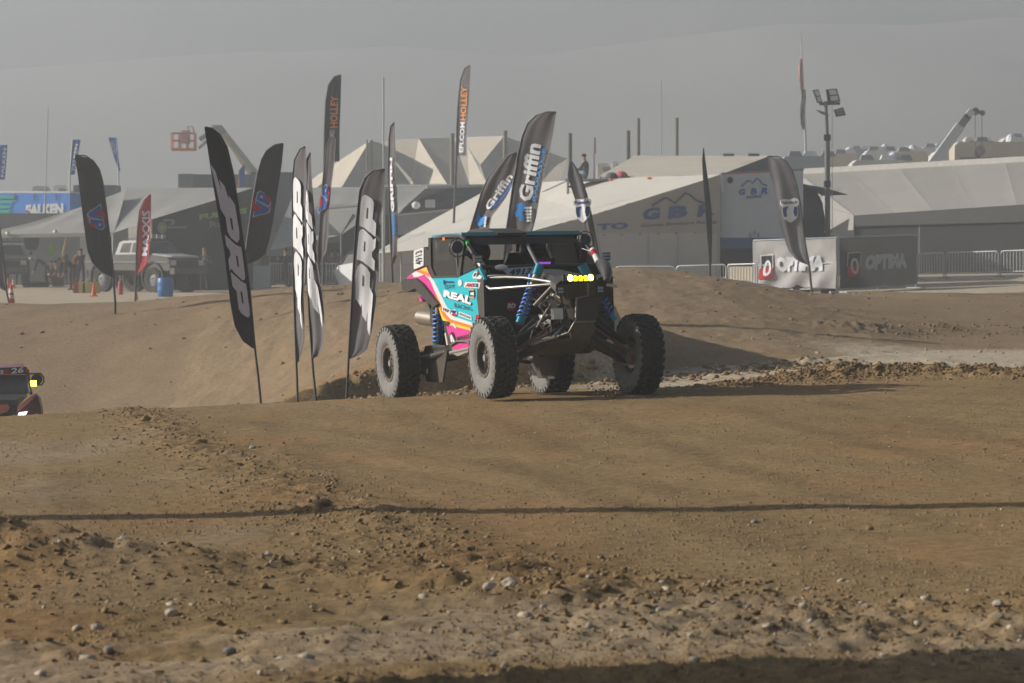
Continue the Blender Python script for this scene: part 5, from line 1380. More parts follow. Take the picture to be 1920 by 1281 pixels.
for nm_, s_, bl_, br_, tl_, mt, bd in (('letter', 'G', (1203, 414), (1236, 411), (1206, 391), BLUEP, .05), ('letter', 'B', (1252, 411), (1288, 407), (1256, 388), BLUEP, .05), ('letter', 'R', (1306, 408), (1340, 403), (1310, 385), BLUEP, .05),
                                    ('small_lettering', 'Gomez Brothers Racing', (1200, 428), (1343, 420), (1202, 420), GREYP, .02), ('letter', 'TO', (1119, 432), (1178, 429), (1120, 420), BLUEP, .05)):
    q = MB(); put_text(q, s_, bl_, br_, tl_, gmo, 0, bd); q.build(nm_, pm('muted_blue_print', (.05, .10, .24), .8) if nm_ != 'small_lettering' else DGREYP, gt)
pts = [(1222, 386), (1247, 371), (1255, 374), (1265, 381), (1285, 362), (1294, 366), (1305, 376), (1324, 383)]
MB().tube([gmo(*p) for p in pts], .035, 5).build('mountain_outline', DGREYP, gt)
for px in (1146, 1218, 1283): MB().ball(at(px, 329.5 + (1350 - px) * .038, 121), (.10, .05, .05), 8, 4).build('trim_light', WRAPO, gt)
post(gt, 705, 473, 124, .05); 
bw = sheet(gt, 'inner_wall', [at(700, 470, 139), at(950, 400, 139), (at(950, 0, 139).x, 139, 0), (at(700, 0, 139).x, 139, 0)], TENTW)
# white canopy end left of race car
wc = thing('canopy', Vector((at(770, 460, 128).x, 128, 0)), 'white canopy end with hanging side cloth, left of the race car', 'canopy')
sag_roof(wc, 'roof', at(712, 470, 124.5), at(810, 462, 124.5), at(900, 420, 130), at(800, 432, 131), TENTW, sag=.04)
sheet(wc, 'hanging_side', at_list([(712, 472, 124.4), (752, 468, 124.4), (748, 498, 124.4), (733, 512, 124.4), (715, 498, 124.4)]), TENTW)
sheet(wc, 'side_cloth', at_list([(752, 468, 124.4), (808, 463, 124.4), (808, 470, 124.4), (752, 475, 124.4)]), TENTW)
for px in (713, 752, 808): post(wc, px, 468, 124.6, .03)
# white and blue trailer with rear doors
gr_ = thing('race_trailer', Vector((at(1425, 440, 119).x, 119, Hs(8.8, 119))), 'white and blue race trailer end with small blue letters and mountain outline', 'trailer')
rm_ = plane_map(1352, 327, 118.4, 8)
PGREY = pm('white_trailer_paint', (.52, .54, .57), .45, var=.04)
MB().prism([rm_(1352, 328), rm_(1506, 320), rm_(1506, 446), rm_(1352, 446)], (-1.2, 9, 0)).build('body', PGREY, gr_)
MB().prism([rm_(1352, 446), rm_(1506, 446), rm_(1506, 466), rm_(1352, 466)], (-.8, 6, 0)).build('blue_skirt', pm('trailer_blue', (.045, .10, .22), .45), gr_)
MB().prism([rm_(1352, 324), rm_(1507, 316), rm_(1507, 320), rm_(1352, 328)], (-1.2, 9.02, 0)).build('roof_rail', GREYM, gr_)
rmo = lambda px, py: rm_(px, py) + Vector((0, -.04, 0))
for k in range(4): MB().box(rmo(1372 + 21 * k, 325 - 1.1 * k), (.16, .03, .05)).build('marker_lamp', ORG, gr_)
for s_, bl_, br_, tl_ in (('G', (1384, 366), (1396, 366), (1386, 354)), ('B', (1407, 365), (1418, 365), (1409, 353)), ('R', (1426, 364), (1440, 364), (1429, 352))):
    q = MB(); put_text(q, s_, bl_, br_, tl_, rmo, 0, .05); q.build('letter', BLUEP, gr_)
q = MB(); put_text(q, 'RACING', (1399, 373), (1427, 371), (1400, 367.5), rmo, 0, .03); q.build('letter', NAVYP, gr_)
MB().tube([rmo(*p) for p in [(1390, 350), (1402, 339), (1407, 340), (1410, 345), (1419, 334), (1424, 338), (1429, 345), (1438, 348)]], .025, 5).build('mountain_outline', BLUEP, gr_)
MB().ball(rmo(1369, 338), (.10, .03, .12), 10, 6).build('rear_camera', BLK, gr_)
MB().prism([rm_(1346, 327), rm_(1354, 327), rm_(1358, 360), rm_(1353, 362)], (0, -.10, 0)).build('lit_corner_strip', WHITE, gr_)  # white strip painted in for the sunlit edge of the trailer
MB().prism([rm_(1356, 466), rm_(1500, 466), rm_(1500, 500), rm_(1356, 500)], (-.5, 4, 0)).build('underbody', pm('under_black', (.02, .02, .022), .8), gr_)
for px in (1375, 1480): MB().lathe([(0, -.15), (.5, -.15), (.5, .15), (0, .15)], rm_(px, 495) + Vector((-.3, 2.5, 0)), (1, 0, 0), 18).build('wheel', RUB, gr_)
for px, py in ((1415, 436), (1406, 441), (1422, 441)): MB().box(rmo(px, py), (.05, .05, .14)).build('door_latch', GREYM, gr_)
# pale tent roof behind it
pt = thing('tent', Vector((at(1300, 310, 140).x, 140, .3)), 'long low pale tent roof behind the lettered cream awning', 'tent')
sag_roof(pt, 'roof', at(1120, 332, 136), at(1442, 326, 130), at(1442, 292, 146), at(1190, 292, 152), TENT, sag=.03)
sheet(pt, 'gable', [rm_(1358, 325) + Vector((0, .5, 0)), rm_(1442, 293) + Vector((0, .5, 0)), rm_(1446, 322) + Vector((0, .5, 0))], pm('grey_gable', (.13, .14, .15), .8))
sheet(pt, 'back_wall', [at(1190, 293, 152.2), at(1445, 293, 146.2), (at(1445, 0, 146.2).x, 146.2, .3), (at(1190, 0, 152.2).x, 152.2, .3)], TENT)
for px, Y in ((1125, 136), (1440, 131)): post(pt, px, 330, Y, .05)
for px in (1366, 1413): MB().box(at(px, 290.5, 141), (.45, .4, .10)).build('roof_vent', DGREYP, pt)

# large canopy on the right
rc_ = thing('canopy', Vector((at(1750, 420, 155).x, 155, Hs(19.5, 155))), 'very long grey canopy with dark shaded inside, right background', 'canopy')
A_, B_, C_, D_ = at(1602, 404, 160), at(1990, 379, 147), at(1990, 299, 161), at(1498, 326, 173)
for k in range(5):      # roof cloth in strips, sewn seams between them
    u0, u1 = k / 5, (k + 1) / 5 - .0006
    lp = lambda P, Q, u: P * (1 - u) + Q * u
    sag_roof(rc_, 'roof_strip', lp(A_, B_, u0), lp(A_, B_, u1), lp(D_, C_, u1), lp(D_, C_, u0), pm('grey_strip_%d' % (k % 2), (.34, .325, .295) if k % 2 else (.30, .285, .26), .85, var=.06, scale=.5, dust=.1, spec=.1), 6, .06)
sheet(rc_, 'hip_roof', [A_, D_, at(1497, 372, 170)], TENTG, .03)
sheet(rc_, 'hip_skirt', [A_, at(1497, 372, 170), at(1500, 432, 169), at(1601, 432, 160)], TENTG, .03)
sheet(rc_, 'ridge_trim', [D_ + Vector((0, -.1, .25)), C_ + Vector((0, -.1, .25)), C_ + Vector((0, -.1, -.04)), D_ + Vector((0, -.1, -.04))], pm('light_trim', (.45, .43, .39), .6), .05)
sheet(rc_, 'valance', [A_, B_, B_ + Vector((0, .02, -.82)), A_ + Vector((0, .02, -.52))], pm('dark_valance', (.045, .045, .044), .85), .03)
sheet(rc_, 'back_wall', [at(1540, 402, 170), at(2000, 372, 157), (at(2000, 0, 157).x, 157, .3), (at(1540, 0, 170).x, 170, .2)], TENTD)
sheet(rc_, 'front_wall', [A_ + Vector((.1, .3, -.2)), B_ + Vector((0, .3, -.2)), (B_.x, B_.y + .3, Hs(B_.x, B_.y)), (A_.x + .1, A_.y + .3, Hs(A_.x, A_.y))], pm('roof_shade_black', (.016, .016, .016), .9))  # black sheet standing in for the shade under the roof
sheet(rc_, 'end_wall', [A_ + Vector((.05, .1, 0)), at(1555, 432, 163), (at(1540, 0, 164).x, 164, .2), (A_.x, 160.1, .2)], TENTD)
for u in (0, .34, .68, 1): 
    p = A_ * (1 - u) + B_ * u; MB().tube([(p.x, p.y + .45, Hs(p.x, p.y) - .05), (p.x, p.y + .45, p.z)], .05, 8).build('post', GREYM, rc_)
dk = thing('equipment_cover', Vector((at(1530, 420, 124).x, 124, .3)), 'dark rounded cover between the white trailer and the long canopy', 'cover')
MB().prism(at_list([(1490, 347, 124), (1510, 345, 124), (1530, 356, 124), (1542, 380, 124), (1547, 410, 124), (1548, 470, 124), (1490, 470, 124)]), (0, 4, 0)).build('cover', pm('charcoal_cover', (.05, .052, .055), .8), dk)
MB().prism(at_list([(1505, 345, 123.8), (1545, 352, 123.8), (1590, 365, 123.8), (1545, 367, 123.8)]), (0, .6, 0)).build('cover_flap', pm('blue_grey_cover', (.09, .12, .15), .8), dk)

# ------------------------------------------------------------------ fence banners, barricades, light tower
def barricade(label, p0, p1, h=1.08, nbar=16, group='steel crowd barricades'):
    p0, p1 = Vector(p0), Vector(p1); p0.z = Hs(p0.x, p0.y); p1.z = Hs(p1.x, p1.y)
    d = p1 - p0; up = Vector((0, 0, 1)); L_ = d.length; u = d.normalized()
    rt = thing('crowd_barricade', p0, label, 'barricade', group)
    q = lambda s, z: p0 + d * s + up * z
    MB().tube([q(.0, .05), q(0, h - .12), q(.03, h - .02), q(.07, h), q(.93, h), q(.97, h - .02), q(1, h - .12), q(1, .05)], .028, 7).build('frame', STEEL, rt, smooth=60)
    MB().tube([q(0, .22), q(1, .22)], .022, 7).build('bottom_rail', STEEL, rt, smooth=60)
    first = MB().tube([q(.06, .22), q(.06, h)], .016, 6).build('bar', STEEL, rt, smooth=60)
    for k in range(1, nbar):
        c = first.copy(); COL.objects.link(c); c.location = d * (.88 * k / (nbar - 1))
    n = Vector((-u.y, u.x, 0))
    for s in (.0, 1.0):
        MB().tube([q(s, .03) + n * -.3, q(s, .05), q(s, .03) + n * .3], .022, 6).build('foot', STEEL, rt, smooth=60)
    return rt
def gp(px, Y): return Vector(((px - 960) * Y / F, Y, 0))
barricade('first steel barricade right of the dark fence banner', gp(1720, 141), gp(1770, 140), nbar=10)
barricade('second steel barricade right of the dark fence banner', gp(1774, 140), gp(1872, 138))
barricade('steel barricade cut by the right picture edge', gp(1876, 138), gp(1980, 136))
barricade('steel barricade beside the race car hood, behind the mound', gp(1095, 113), gp(1152, 113), nbar=12)
barricade('steel barricade in front of the shaded tent wall, behind the mound', gp(1154, 113), gp(1266, 112))
barricade('steel barricade in front of the lettered wall, behind the mound', gp(1268, 112), gp(1362, 111))
barricade('steel barricade left of the pale fence banner', gp(1364, 111), gp(1420, 110), nbar=10)
barricade('steel barricade between the leaning lettered flag and the close pair', gp(505, 146), gp(548, 146), nbar=9)
barricade('steel barricade behind the close flag pair', gp(596, 146), gp(668, 146), nbar=12)
barricade('steel barricade left of the race car, behind the grey lettered flag', gp(715, 138), gp(800, 138), nbar=12)

def banner(label, c0, c1, mat, lit, Y0):
    """mesh fence panel with printed banner between two ground points (pixel, Y)"""
    (x0, ya), (x1, yb) = c0, c1
    p0, p1 = gp(x0, ya), gp(x1, yb); p0.z, p1.z = Hs(p0.x, p0.y), Hs(p1.x, p1.y)
    rt = thing('fence_banner', p0, label, 'banner', 'banners on the corner fence')
    d = p1 - p0; up = Vector((0, 0, 1)); n = Vector((d.y, -d.x, 0)).normalized()
    if n.y > 0: n = -n
    q = lambda s, z, o=0: p0 + d * s + up * z + n * o
    H0, H1 = .16, 1.85
    MB().tube([q(0, 0), q(0, H1), q(1, H1), q(1, 0)], .025, 7).build('frame', STEEL, rt, smooth=60)
    MB().tube([q(.5, 0), q(.5, H1)], .02, 6).build('middle_post', STEEL, rt); MB().tube([q(0, H0), q(1, H0)], .018, 6).build('bottom_rail', STEEL, rt); MB().tube([q(0, 1.0), q(1, 1.0)], .016, 6).build('middle_rail', STEEL, rt)
    for s in (0, 1): MB().tube([q(s, .03, -.35), q(s, .03, .35)], .03, 6).build('foot', STEEL, rt)
    amp = .085 if lit else .03
    def surf(s, z, off=0.0):
        k = (z - H0) / (H1 - H0)
        fold = amp * (math.sin(9 * s + 6 * k) + .8 * math.sin(17 * s - 9 * k + 1) * (1 - k)) * min(1, 6 * s, 6 * (1 - s)) + amp * .9 * math.sin(14 * (s + k * .5)) * max(0, .5 - abs(k - .35))
        sagz = (.10 * math.sin(math.pi * s) * (1 - k) if lit else 0)
        return q(s, z + sagz * .6, .05 + fold + off)
    mb = MB(); vs = []; N, M = 56, 26
    for i in range(M + 1):
        for j in range(N + 1): vs.append(surf(j / N, H0 + (H1 - .04 - H0) * i / M))
    mb.add(vs, [(i * (N + 1) + j, i * (N + 1) + j + 1, (i + 1) * (N + 1) + j + 1, (i + 1) * (N + 1) + j) for i in range(M) for j in range(N)])
    mb.build('banner_cloth', mat, rt, smooth=60)
    def prints(name, m, fn):
        run = cut_rows(fn, -60, 180, 5.0, 4.)
        qd = MB(); run(qd, lambda px, py: surf(px / 260., H0 + (H1 - H0) * (1 - py / 160.), .05 if name != 'badge_zero' else .065)); qd.build(name, m, rt)
    WP_ = WPRINT if lit else pm('shaded_banner_print', (.52, .52, .50), .8)  # white letters dulled in colour for the panel in shade
    prints('lettering', WP_, lambda Q, mp: put_text(Q, 'OPTIMA', (78, 108), (222, 106), (80, 58), mp, 0, .085))
    prints('badge_red', REDP, lambda Q, mp: put_poly(Q, [(22, 92), (64, 92), (62, 126), (22, 126)], mp))
    prints('badge_black', BLKP, lambda Q, mp: put_poly(Q, [(27, 52), (66, 51), (64, 92), (27, 92)], mp))
    prints('badge_zero', WP_, lambda Q, mp: put_poly(Q, ell(46, 92, 13, 26, 20), mp, 0, [ell(46, 92, 6, 17, 16)]))
    for pts in ([(24, 49), (68, 48), (68, 51), (24, 52)], [(24, 49), (27, 49), (24, 92), (21, 92)], [(65, 49), (68, 48), (66, 92), (63, 92)]):
        prints('badge_edge', WP_, lambda Q, mp, pts=pts: put_poly(Q, pts, mp))
    return rt
banner('pale grey lit fence banner with white block letters and red badge', (1413, 113.5), (1569, 111), pm('lit_banner', (.42, .405, .39), .8, var=.08, trans=.1), True, 112)  # banner cloth coloured pale for the sunlit panel
banner('dark shaded fence banner with dull block letters and red badge', (1572, 111), (1717, 115), pm('shaded_banner', (.085, .083, .078), .85, var=.08, trans=.25), False, 112)  # same banner cloth, darkened in colour for the panel in shade
for k, px in enumerate((1503, 1557)):
    p = gp(px, 112); p.z = Hs(p.x, p.y)
    tag(MB().box(p + Vector((0, .3, .12)), (.55, .4, .26)).box(p + Vector((0, .3, .27)), (.40, .3, .06)).build('fence_ballast', BLK, loc=p), ['dark ballast block under the pale banner, left one', 'dark ballast block under the pale banner, near the corner'][k], 'ballast', 'ballast blocks')
p = gp(1395, 112); p.z = Hs(p.x, p.y)
tag(MB().ball(p + Vector((0, .5, .25)), (.45, .3, .28), 14, 8).build('water_sack', pm('pale_sack', (.35, .37, .38), .7), loc=p, smooth=60), 'pale rounded sack lying at the barricade left of the pale banner', 'sack')

lt = thing('light_tower', gp(1551, 122) + Vector((0, 0, Hs(gp(1551, 122).x, 122))), 'tall mast with four tilted floodlights and hanging chain', 'light tower')
Yt = 122; tp = lambda x, y: at(x, y, Yt)
b0 = lt.location
MB().tube([b0, tp(1552, 445)], .13, 10).build('lower_mast', STEEL, lt, smooth=50)
MB().tube([tp(1552, 450), tp(1551, 260)], .10, 10).build('middle_mast', pm('mast_grey', (.16, .16, .16), .5), lt, smooth=50)
MB().tube([tp(1551, 262), tp(1548, 190)], .07, 10).build('upper_mast', pm('mast_grey', (.16, .16, .16), .5), lt, smooth=50)
for y in (258, 345): MB().box(tp(1551, y), (.24, .2, .22)).build('mast_clamp', POLE, lt)
MB().box(tp(1553, 434), (.3, .12, .12)).build('yellow_clip', pm('yellow_clip', (.65, .45, .05), .5), lt)
MB().tube([tp(1536, 195), tp(1575, 194)], .05, 8).build('cross_bar', POLE, lt)
LENS = pm('flood_lens', (.62, .63, .65), .25)
def flood(quad, back=False):
    P4 = [tp(*q) for q in quad]; n = (P4[1] - P4[0]).cross(P4[3] - P4[0]).normalized()
    if n.y > 0: n = -n
    c = sum(P4, Vector()) / 4
    o = MB().prism(P4, -n * .25).build('floodlight', POLE, lt)
    if back:
        for k in range(3):
            t = .25 + .25 * k; a = P4[0] * (1 - t) + P4[3] * t; b = P4[1] * (1 - t) + P4[2] * t
            MB().tube([a * .9 + b * .1 + n * .03, a * .1 + b * .9 + n * .03], .04, 6).build('cooling_rib', GREYM, o)
        return
    for t0, t1 in ((.08, .46), (.54, .92)):
        L4 = []
        for (s, t) in ((.22, t0), (.88, t0), (.88, t1), (.22, t1)):
            L4.append((P4[0] * (1 - s) + P4[1] * s) * (1 - t) + (P4[3] * (1 - s) + P4[2] * s) * t + n * .04)
        MB().prism(L4, -n * .03).build('lens', LENS, o)
flood([(1524, 169), (1535, 168), (1542, 192), (1533, 193)])
flood([(1549, 168), (1569, 166), (1576, 190), (1553, 192)])
flood([(1564, 206), (1581, 201), (1586, 216), (1568, 219)], True)
flood([(1531, 206), (1545, 212), (1556, 217), (1540, 213)], True)
for k in range(44):
    a = tp(1560, 195 + k * 5.9); b = tp(1560, 199 + k * 5.9)
ch = MB()
for k in range(60): ch.box(tp(1560.5, 196 + k * 4.2), (.03, .03, .05), Matrix.Rotation(k * 1.2, 3, 'Z'))
cho = ch.build('chain', STEEL, lt); cho['kind'] = 'stuff'

# tall flag pole
fp = thing('flagpole', gp(1507, 205) + Vector((0, 0, Hs(gp(1507, 205).x, 205))), 'thin tall flagpole with furled red and white flag over a dark flag', 'flagpole')
Yp = 205; fpt = lambda x, y: at(x, y, Yp)
MB().tube([fp.location, fpt(1511, 290), fpt(1507, 180), fpt(1501, 60)], [.09, .08, .06, .03], 8).build('pole', pm('pale_pole', (.45, .45, .44), .5), fp, smooth=50)
def furl(name, rows, mats, n=9):
    mb = MB(); vs = []; m = len(rows)
    for i, (y, xa, xb) in enumerate(rows):
        for j in range(n):
            u = j / (n - 1); vs.append(fpt(xa + (xb - xa) * u, y) + Vector((0, .12 * math.sin(u * 11 + i * .9), 0)))
    fs = [(i * n + j, i * n + j + 1, (i + 1) * n + j + 1, (i + 1) * n + j) for i in range(m - 1) for j in range(n - 1)]
    b = len(mb.v); mb.v += [tuple(v) for v in vs]
    for f in fs: mb.f.append(f); mb.m.append((f[0] % n) % len(mats))
    return mb.build(name, mats, fp, smooth=60)
furl('red_white_flag', [(110, 1501, 1503), (124, 1497, 1504), (136, 1496, 1505), (146, 1498, 1506), (160, 1500, 1507), (174, 1502, 1509), (186, 1504, 1509)], [REDC, pm('white_cloth', (.5, .45, .44), .85)])
furl('dark_flag', [(168, 1505, 1510), (184, 1503, 1511), (198, 1501, 1510), (215, 1500, 1508), (232, 1501, 1508), (243, 1504, 1507)], [BLKC, pm('dark_green_cloth', (.05, .065, .06), .85)])

# ------------------------------------------------------------------ motorhomes, vans and crane beyond the long canopy
RVW = pm('rv_white', (.62, .60, .56), .45, var=.06); RVC = pm('rv_cream', (.52, .46, .36), .5, var=.06); RVG = pm('rv_grey', (.28, .30, .33), .5)
def motorhome(label, x0, x1, ytop, Y, mat, seed, h=3.3, cab=True):
    r_ = random.Random(seed); a, b = at(x0, ytop, Y), at(x1, ytop, Y); zb = a.z - h; w = b.x - a.x
    rt = thing('motorhome', Vector(((a.x + b.x) / 2, Y, zb)), label, 'motorhome', 'motorhomes parked behind the tents')
    pr = [(a.x, zb + .5), (a.x, a.z - .25), (a.x + .25, a.z), (b.x - .3, a.z), (b.x - .05, a.z - .3), (b.x + (.35 if cab else 0), a.z - 1.2), (b.x + (.3 if cab else 0), zb + .5)]
    MB().prism([(x, Y, z) for x, z in pr], (0, 2.5, 0)).build('body', mat, rt)
    MB().box(((a.x + b.x) / 2, Y - .02, a.z - .95), (w * .9, .05, .07)).build('stripe', DGREYP, rt)
    for k in range(3): MB().box((a.x + w * (.2 + .28 * k), Y - .03, a.z - 1.35), (w * .14, .06, .55)).build('window', GLASS, rt)
    for k in range(2 + seed % 2): 
        x = a.x + w * (.18 + .33 * k + r_.uniform(-.04, .04))
        MB().hexa([(x, Y + .6, a.z), (x + .8, Y + .6, a.z), (x + .8, Y + 1.4, a.z), (x, Y + 1.4, a.z), (x + .1, Y + .7, a.z + .3), (x + .65, Y + .7, a.z + .3), (x + .65, Y + 1.3, a.z + .3), (x + .1, Y + 1.3, a.z + .3)]).build('air_conditioner', WHITE if k % 2 else GREYM, rt)
    if seed % 3 != 1:
        x = a.x + w * r_.uniform(.55, .9); MB().lathe([(.30, 0), (.30, .15), (.26, .34), (.15, .46), (0, .50)], (x, Y + 1.2, a.z), (0, 0, 1), 16).build('satellite_dome', WHITE, rt, smooth=60)
    for f in (.18, .80): MB().lathe([(0, -.12), (.42, -.12), (.42, .12), (0, .12)], (a.x + w * f, Y + .2, zb + .42), (0, 1, 0), 18).build('wheel', RUB, rt)
    if zb > Hs((a.x + b.x) / 2, Y) + .2: rt['label'] = label
    return rt
RV = [('white motorhome with dark side panel beside the crane hook', 1790, 1985, 266, 196, RVC, 2), ('cream motorhome just right of the crane boom foot', 1750, 1800, 284, 206, RVW, 4), ('low white motorhome roof left of the crane boom foot', 1598, 1706, 300, 188, RVW, 3),
      ('grey trailer roof behind the furled white trailer', 1465, 1556, 293, 186, RVG, 7), ('cream motorhome roof right of the light mast', 1556, 1612, 288, 226, RVC, 6), ('small far white motorhome between mast and crane', 1622, 1668, 282, 240, RVW, 5), ('far cream motorhome left of the crane boom', 1676, 1742, 284, 225, RVC, 8),
      ('far white motorhome at the foot of the crane boom', 1726, 1786, 276, 262, RVW, 9), ('far grey motorhome right of the light mast', 1590, 1640, 280, 290, RVG, 10), ('far white motorhome cut by the right picture edge', 1880, 1990, 258, 232, RVW, 12)]
for a_ in RV: motorhome(*a_)
FARV = [('tiny white van roof left of the crane, on the far slope', 1645, 1668, 277, 330), ('tiny white van roof behind the light mast', 1560, 1580, 281, 340), ('tiny cream van roof far behind the seated person', 1120, 1150, 306, 300), ('tiny white van roof far behind the seated person', 1148, 1168, 302, 310),
        ('tiny white van roof beyond the crane boom', 1700, 1722, 274, 345), ('tiny white van roof above the right motorhome', 1810, 1832, 257, 300), ('tiny white van roof above the cream right motorhome', 1845, 1868, 258, 310), ('tiny white van near the containers on the left', 100, 128, 347, 300), ('tiny grey van far left above the blue trailer', 60, 96, 349, 310)]
for lab, x0, x1, y, Y in FARV:
    a, b = at(x0, y, Y), at(x1, y, Y); w = b.x - a.x
    rt = thing('parked_van', Vector(((a.x + b.x) / 2, Y, a.z - 2.2)), lab, 'van', 'vans parked on the far slope')
    MB().prism([(a.x, Y, a.z - 1.8), (a.x, Y, a.z - .2), (a.x + .2, Y, a.z), (b.x - .5, Y, a.z), (b.x - .1, Y, a.z - .7), (b.x + .3, Y, a.z - 1.0), (b.x + .3, Y, a.z - 1.8)], (0, 1.9, 0)).build('body', RVW if 'white' in lab else RVC if 'cream' in lab else RVG, rt)
    MB().box((b.x - w * .4, Y - .02, a.z - .55), (w * .5, .05, .4)).build('window', GLASS, rt)
    for f in (.15, .85): MB().lathe([(0, -.1), (.35, -.1), (.35, .1), (0, .1)], (a.x + w * f, Y + .1, a.z - 1.85), (0, 1, 0), 12).build('wheel', RUB, rt)
cr = thing('crane', gp(1700, 190) + Vector((0, 0, Hs(gp(1700, 190).x, 190))), 'white telescopic crane boom with a hook ball, above the long canopy', 'crane')
Yc_ = 190; c_ = lambda x, y: at(x, y, Yc_)
CRW = pm('crane_white', (.60, .61, .63), .4, var=.05)
def boom(p, q, w, h, mat, name):
    p, q = Vector(p), Vector(q); t = (q - p).normalized(); n = Vector((0, 1, 0)); s = t.cross(n).normalized()
    MB().hexa([p + s * h - n * w, p - s * h - n * w, p - s * h + n * w, p + s * h + n * w, q + s * h - n * w, q - s * h - n * w, q - s * h + n * w, q + s * h + n * w]).build(name, mat, cr)
boom(c_(1700, 375), c_(1801, 236), .25, .27, CRW, 'boom'); boom(c_(1799, 239), c_(1815, 217), .20, .21, pm('crane_grey', (.14, .14, .14), .5), 'boom_section'); boom(c_(1812, 221), c_(1823, 207), .20, .19, CRW, 'boom_tip')
MB().lathe([(0, -.1), (.22, -.1), (.22, .1), (0, .1)], c_(1829, 209), (0, 1, 0), 16).lathe([(0, -.1), (.16, -.1), (.16, .1), (0, .1)], c_(1842, 212), (0, 1, 0), 14).box(c_(1834, 210), (.6, .2, .18), Matrix.Rotation(.3, 3, 'Y')).build('boom_head', GREYM, cr)
for px in (1828.5, 1841): MB().tube([c_(px, 212), c_(px, 278)], .018, 5).build('hoist_rope', POLE, cr)
MB().ball(c_(1838, 283), .30, 14, 9).build('hook_ball', GREYM, cr, smooth=60)
MB().lathe([(0, -.42), (.06, -.40), (.22, 0), (.20, .18), (0, .22)], c_(1834, 286), (0, 0, 1), 14).build('hook_block', DRED, cr, smooth=50)
pb_ = c_(1700, 375)
MB().box((pb_.x, Yc_ + .8, cr.location.z + 1.1), (2.4, 5.5, 1.2)).build('chassis', CRW, cr); MB().box((pb_.x, Yc_ + .5, (pb_.z + cr.location.z + 1.7) / 2), (1.6, 1.8, abs(pb_.z - cr.location.z - 1.7) + .3)).build('turret', CRW, cr)
for sx in (-1, 1):
    for yy in (-1.4, 2.8): MB().lathe([(0, -.15), (.5, -.15), (.5, .15), (0, .15)], (pb_.x + sx * 1.1, Yc_ + yy, cr.location.z + .5), (1, 0, 0), 16).build('wheel', RUB, cr)
# small domes of tents on a roof beside the seated person
for x, lab, m, w in ((1147, 'small dark dome tent on the tent roof behind the shield flag', pm('dark_tent_cloth', (.07, .08, .10), .8), 12), (1165, 'small red dome tent beside the dark one on the roof', pm('red_tent_cloth', (.50, .10, .09), .8), 13)):
    c = at(x, 332, 135); mb = MB(); mb.ball(c, (w * 135 / F, .6, 9 * 135 / F if w == 12 else .24), 16, 8); tag(mb.build('dome_tent', m, loc=c, smooth=60), lab, 'tent', 'small dome tents')

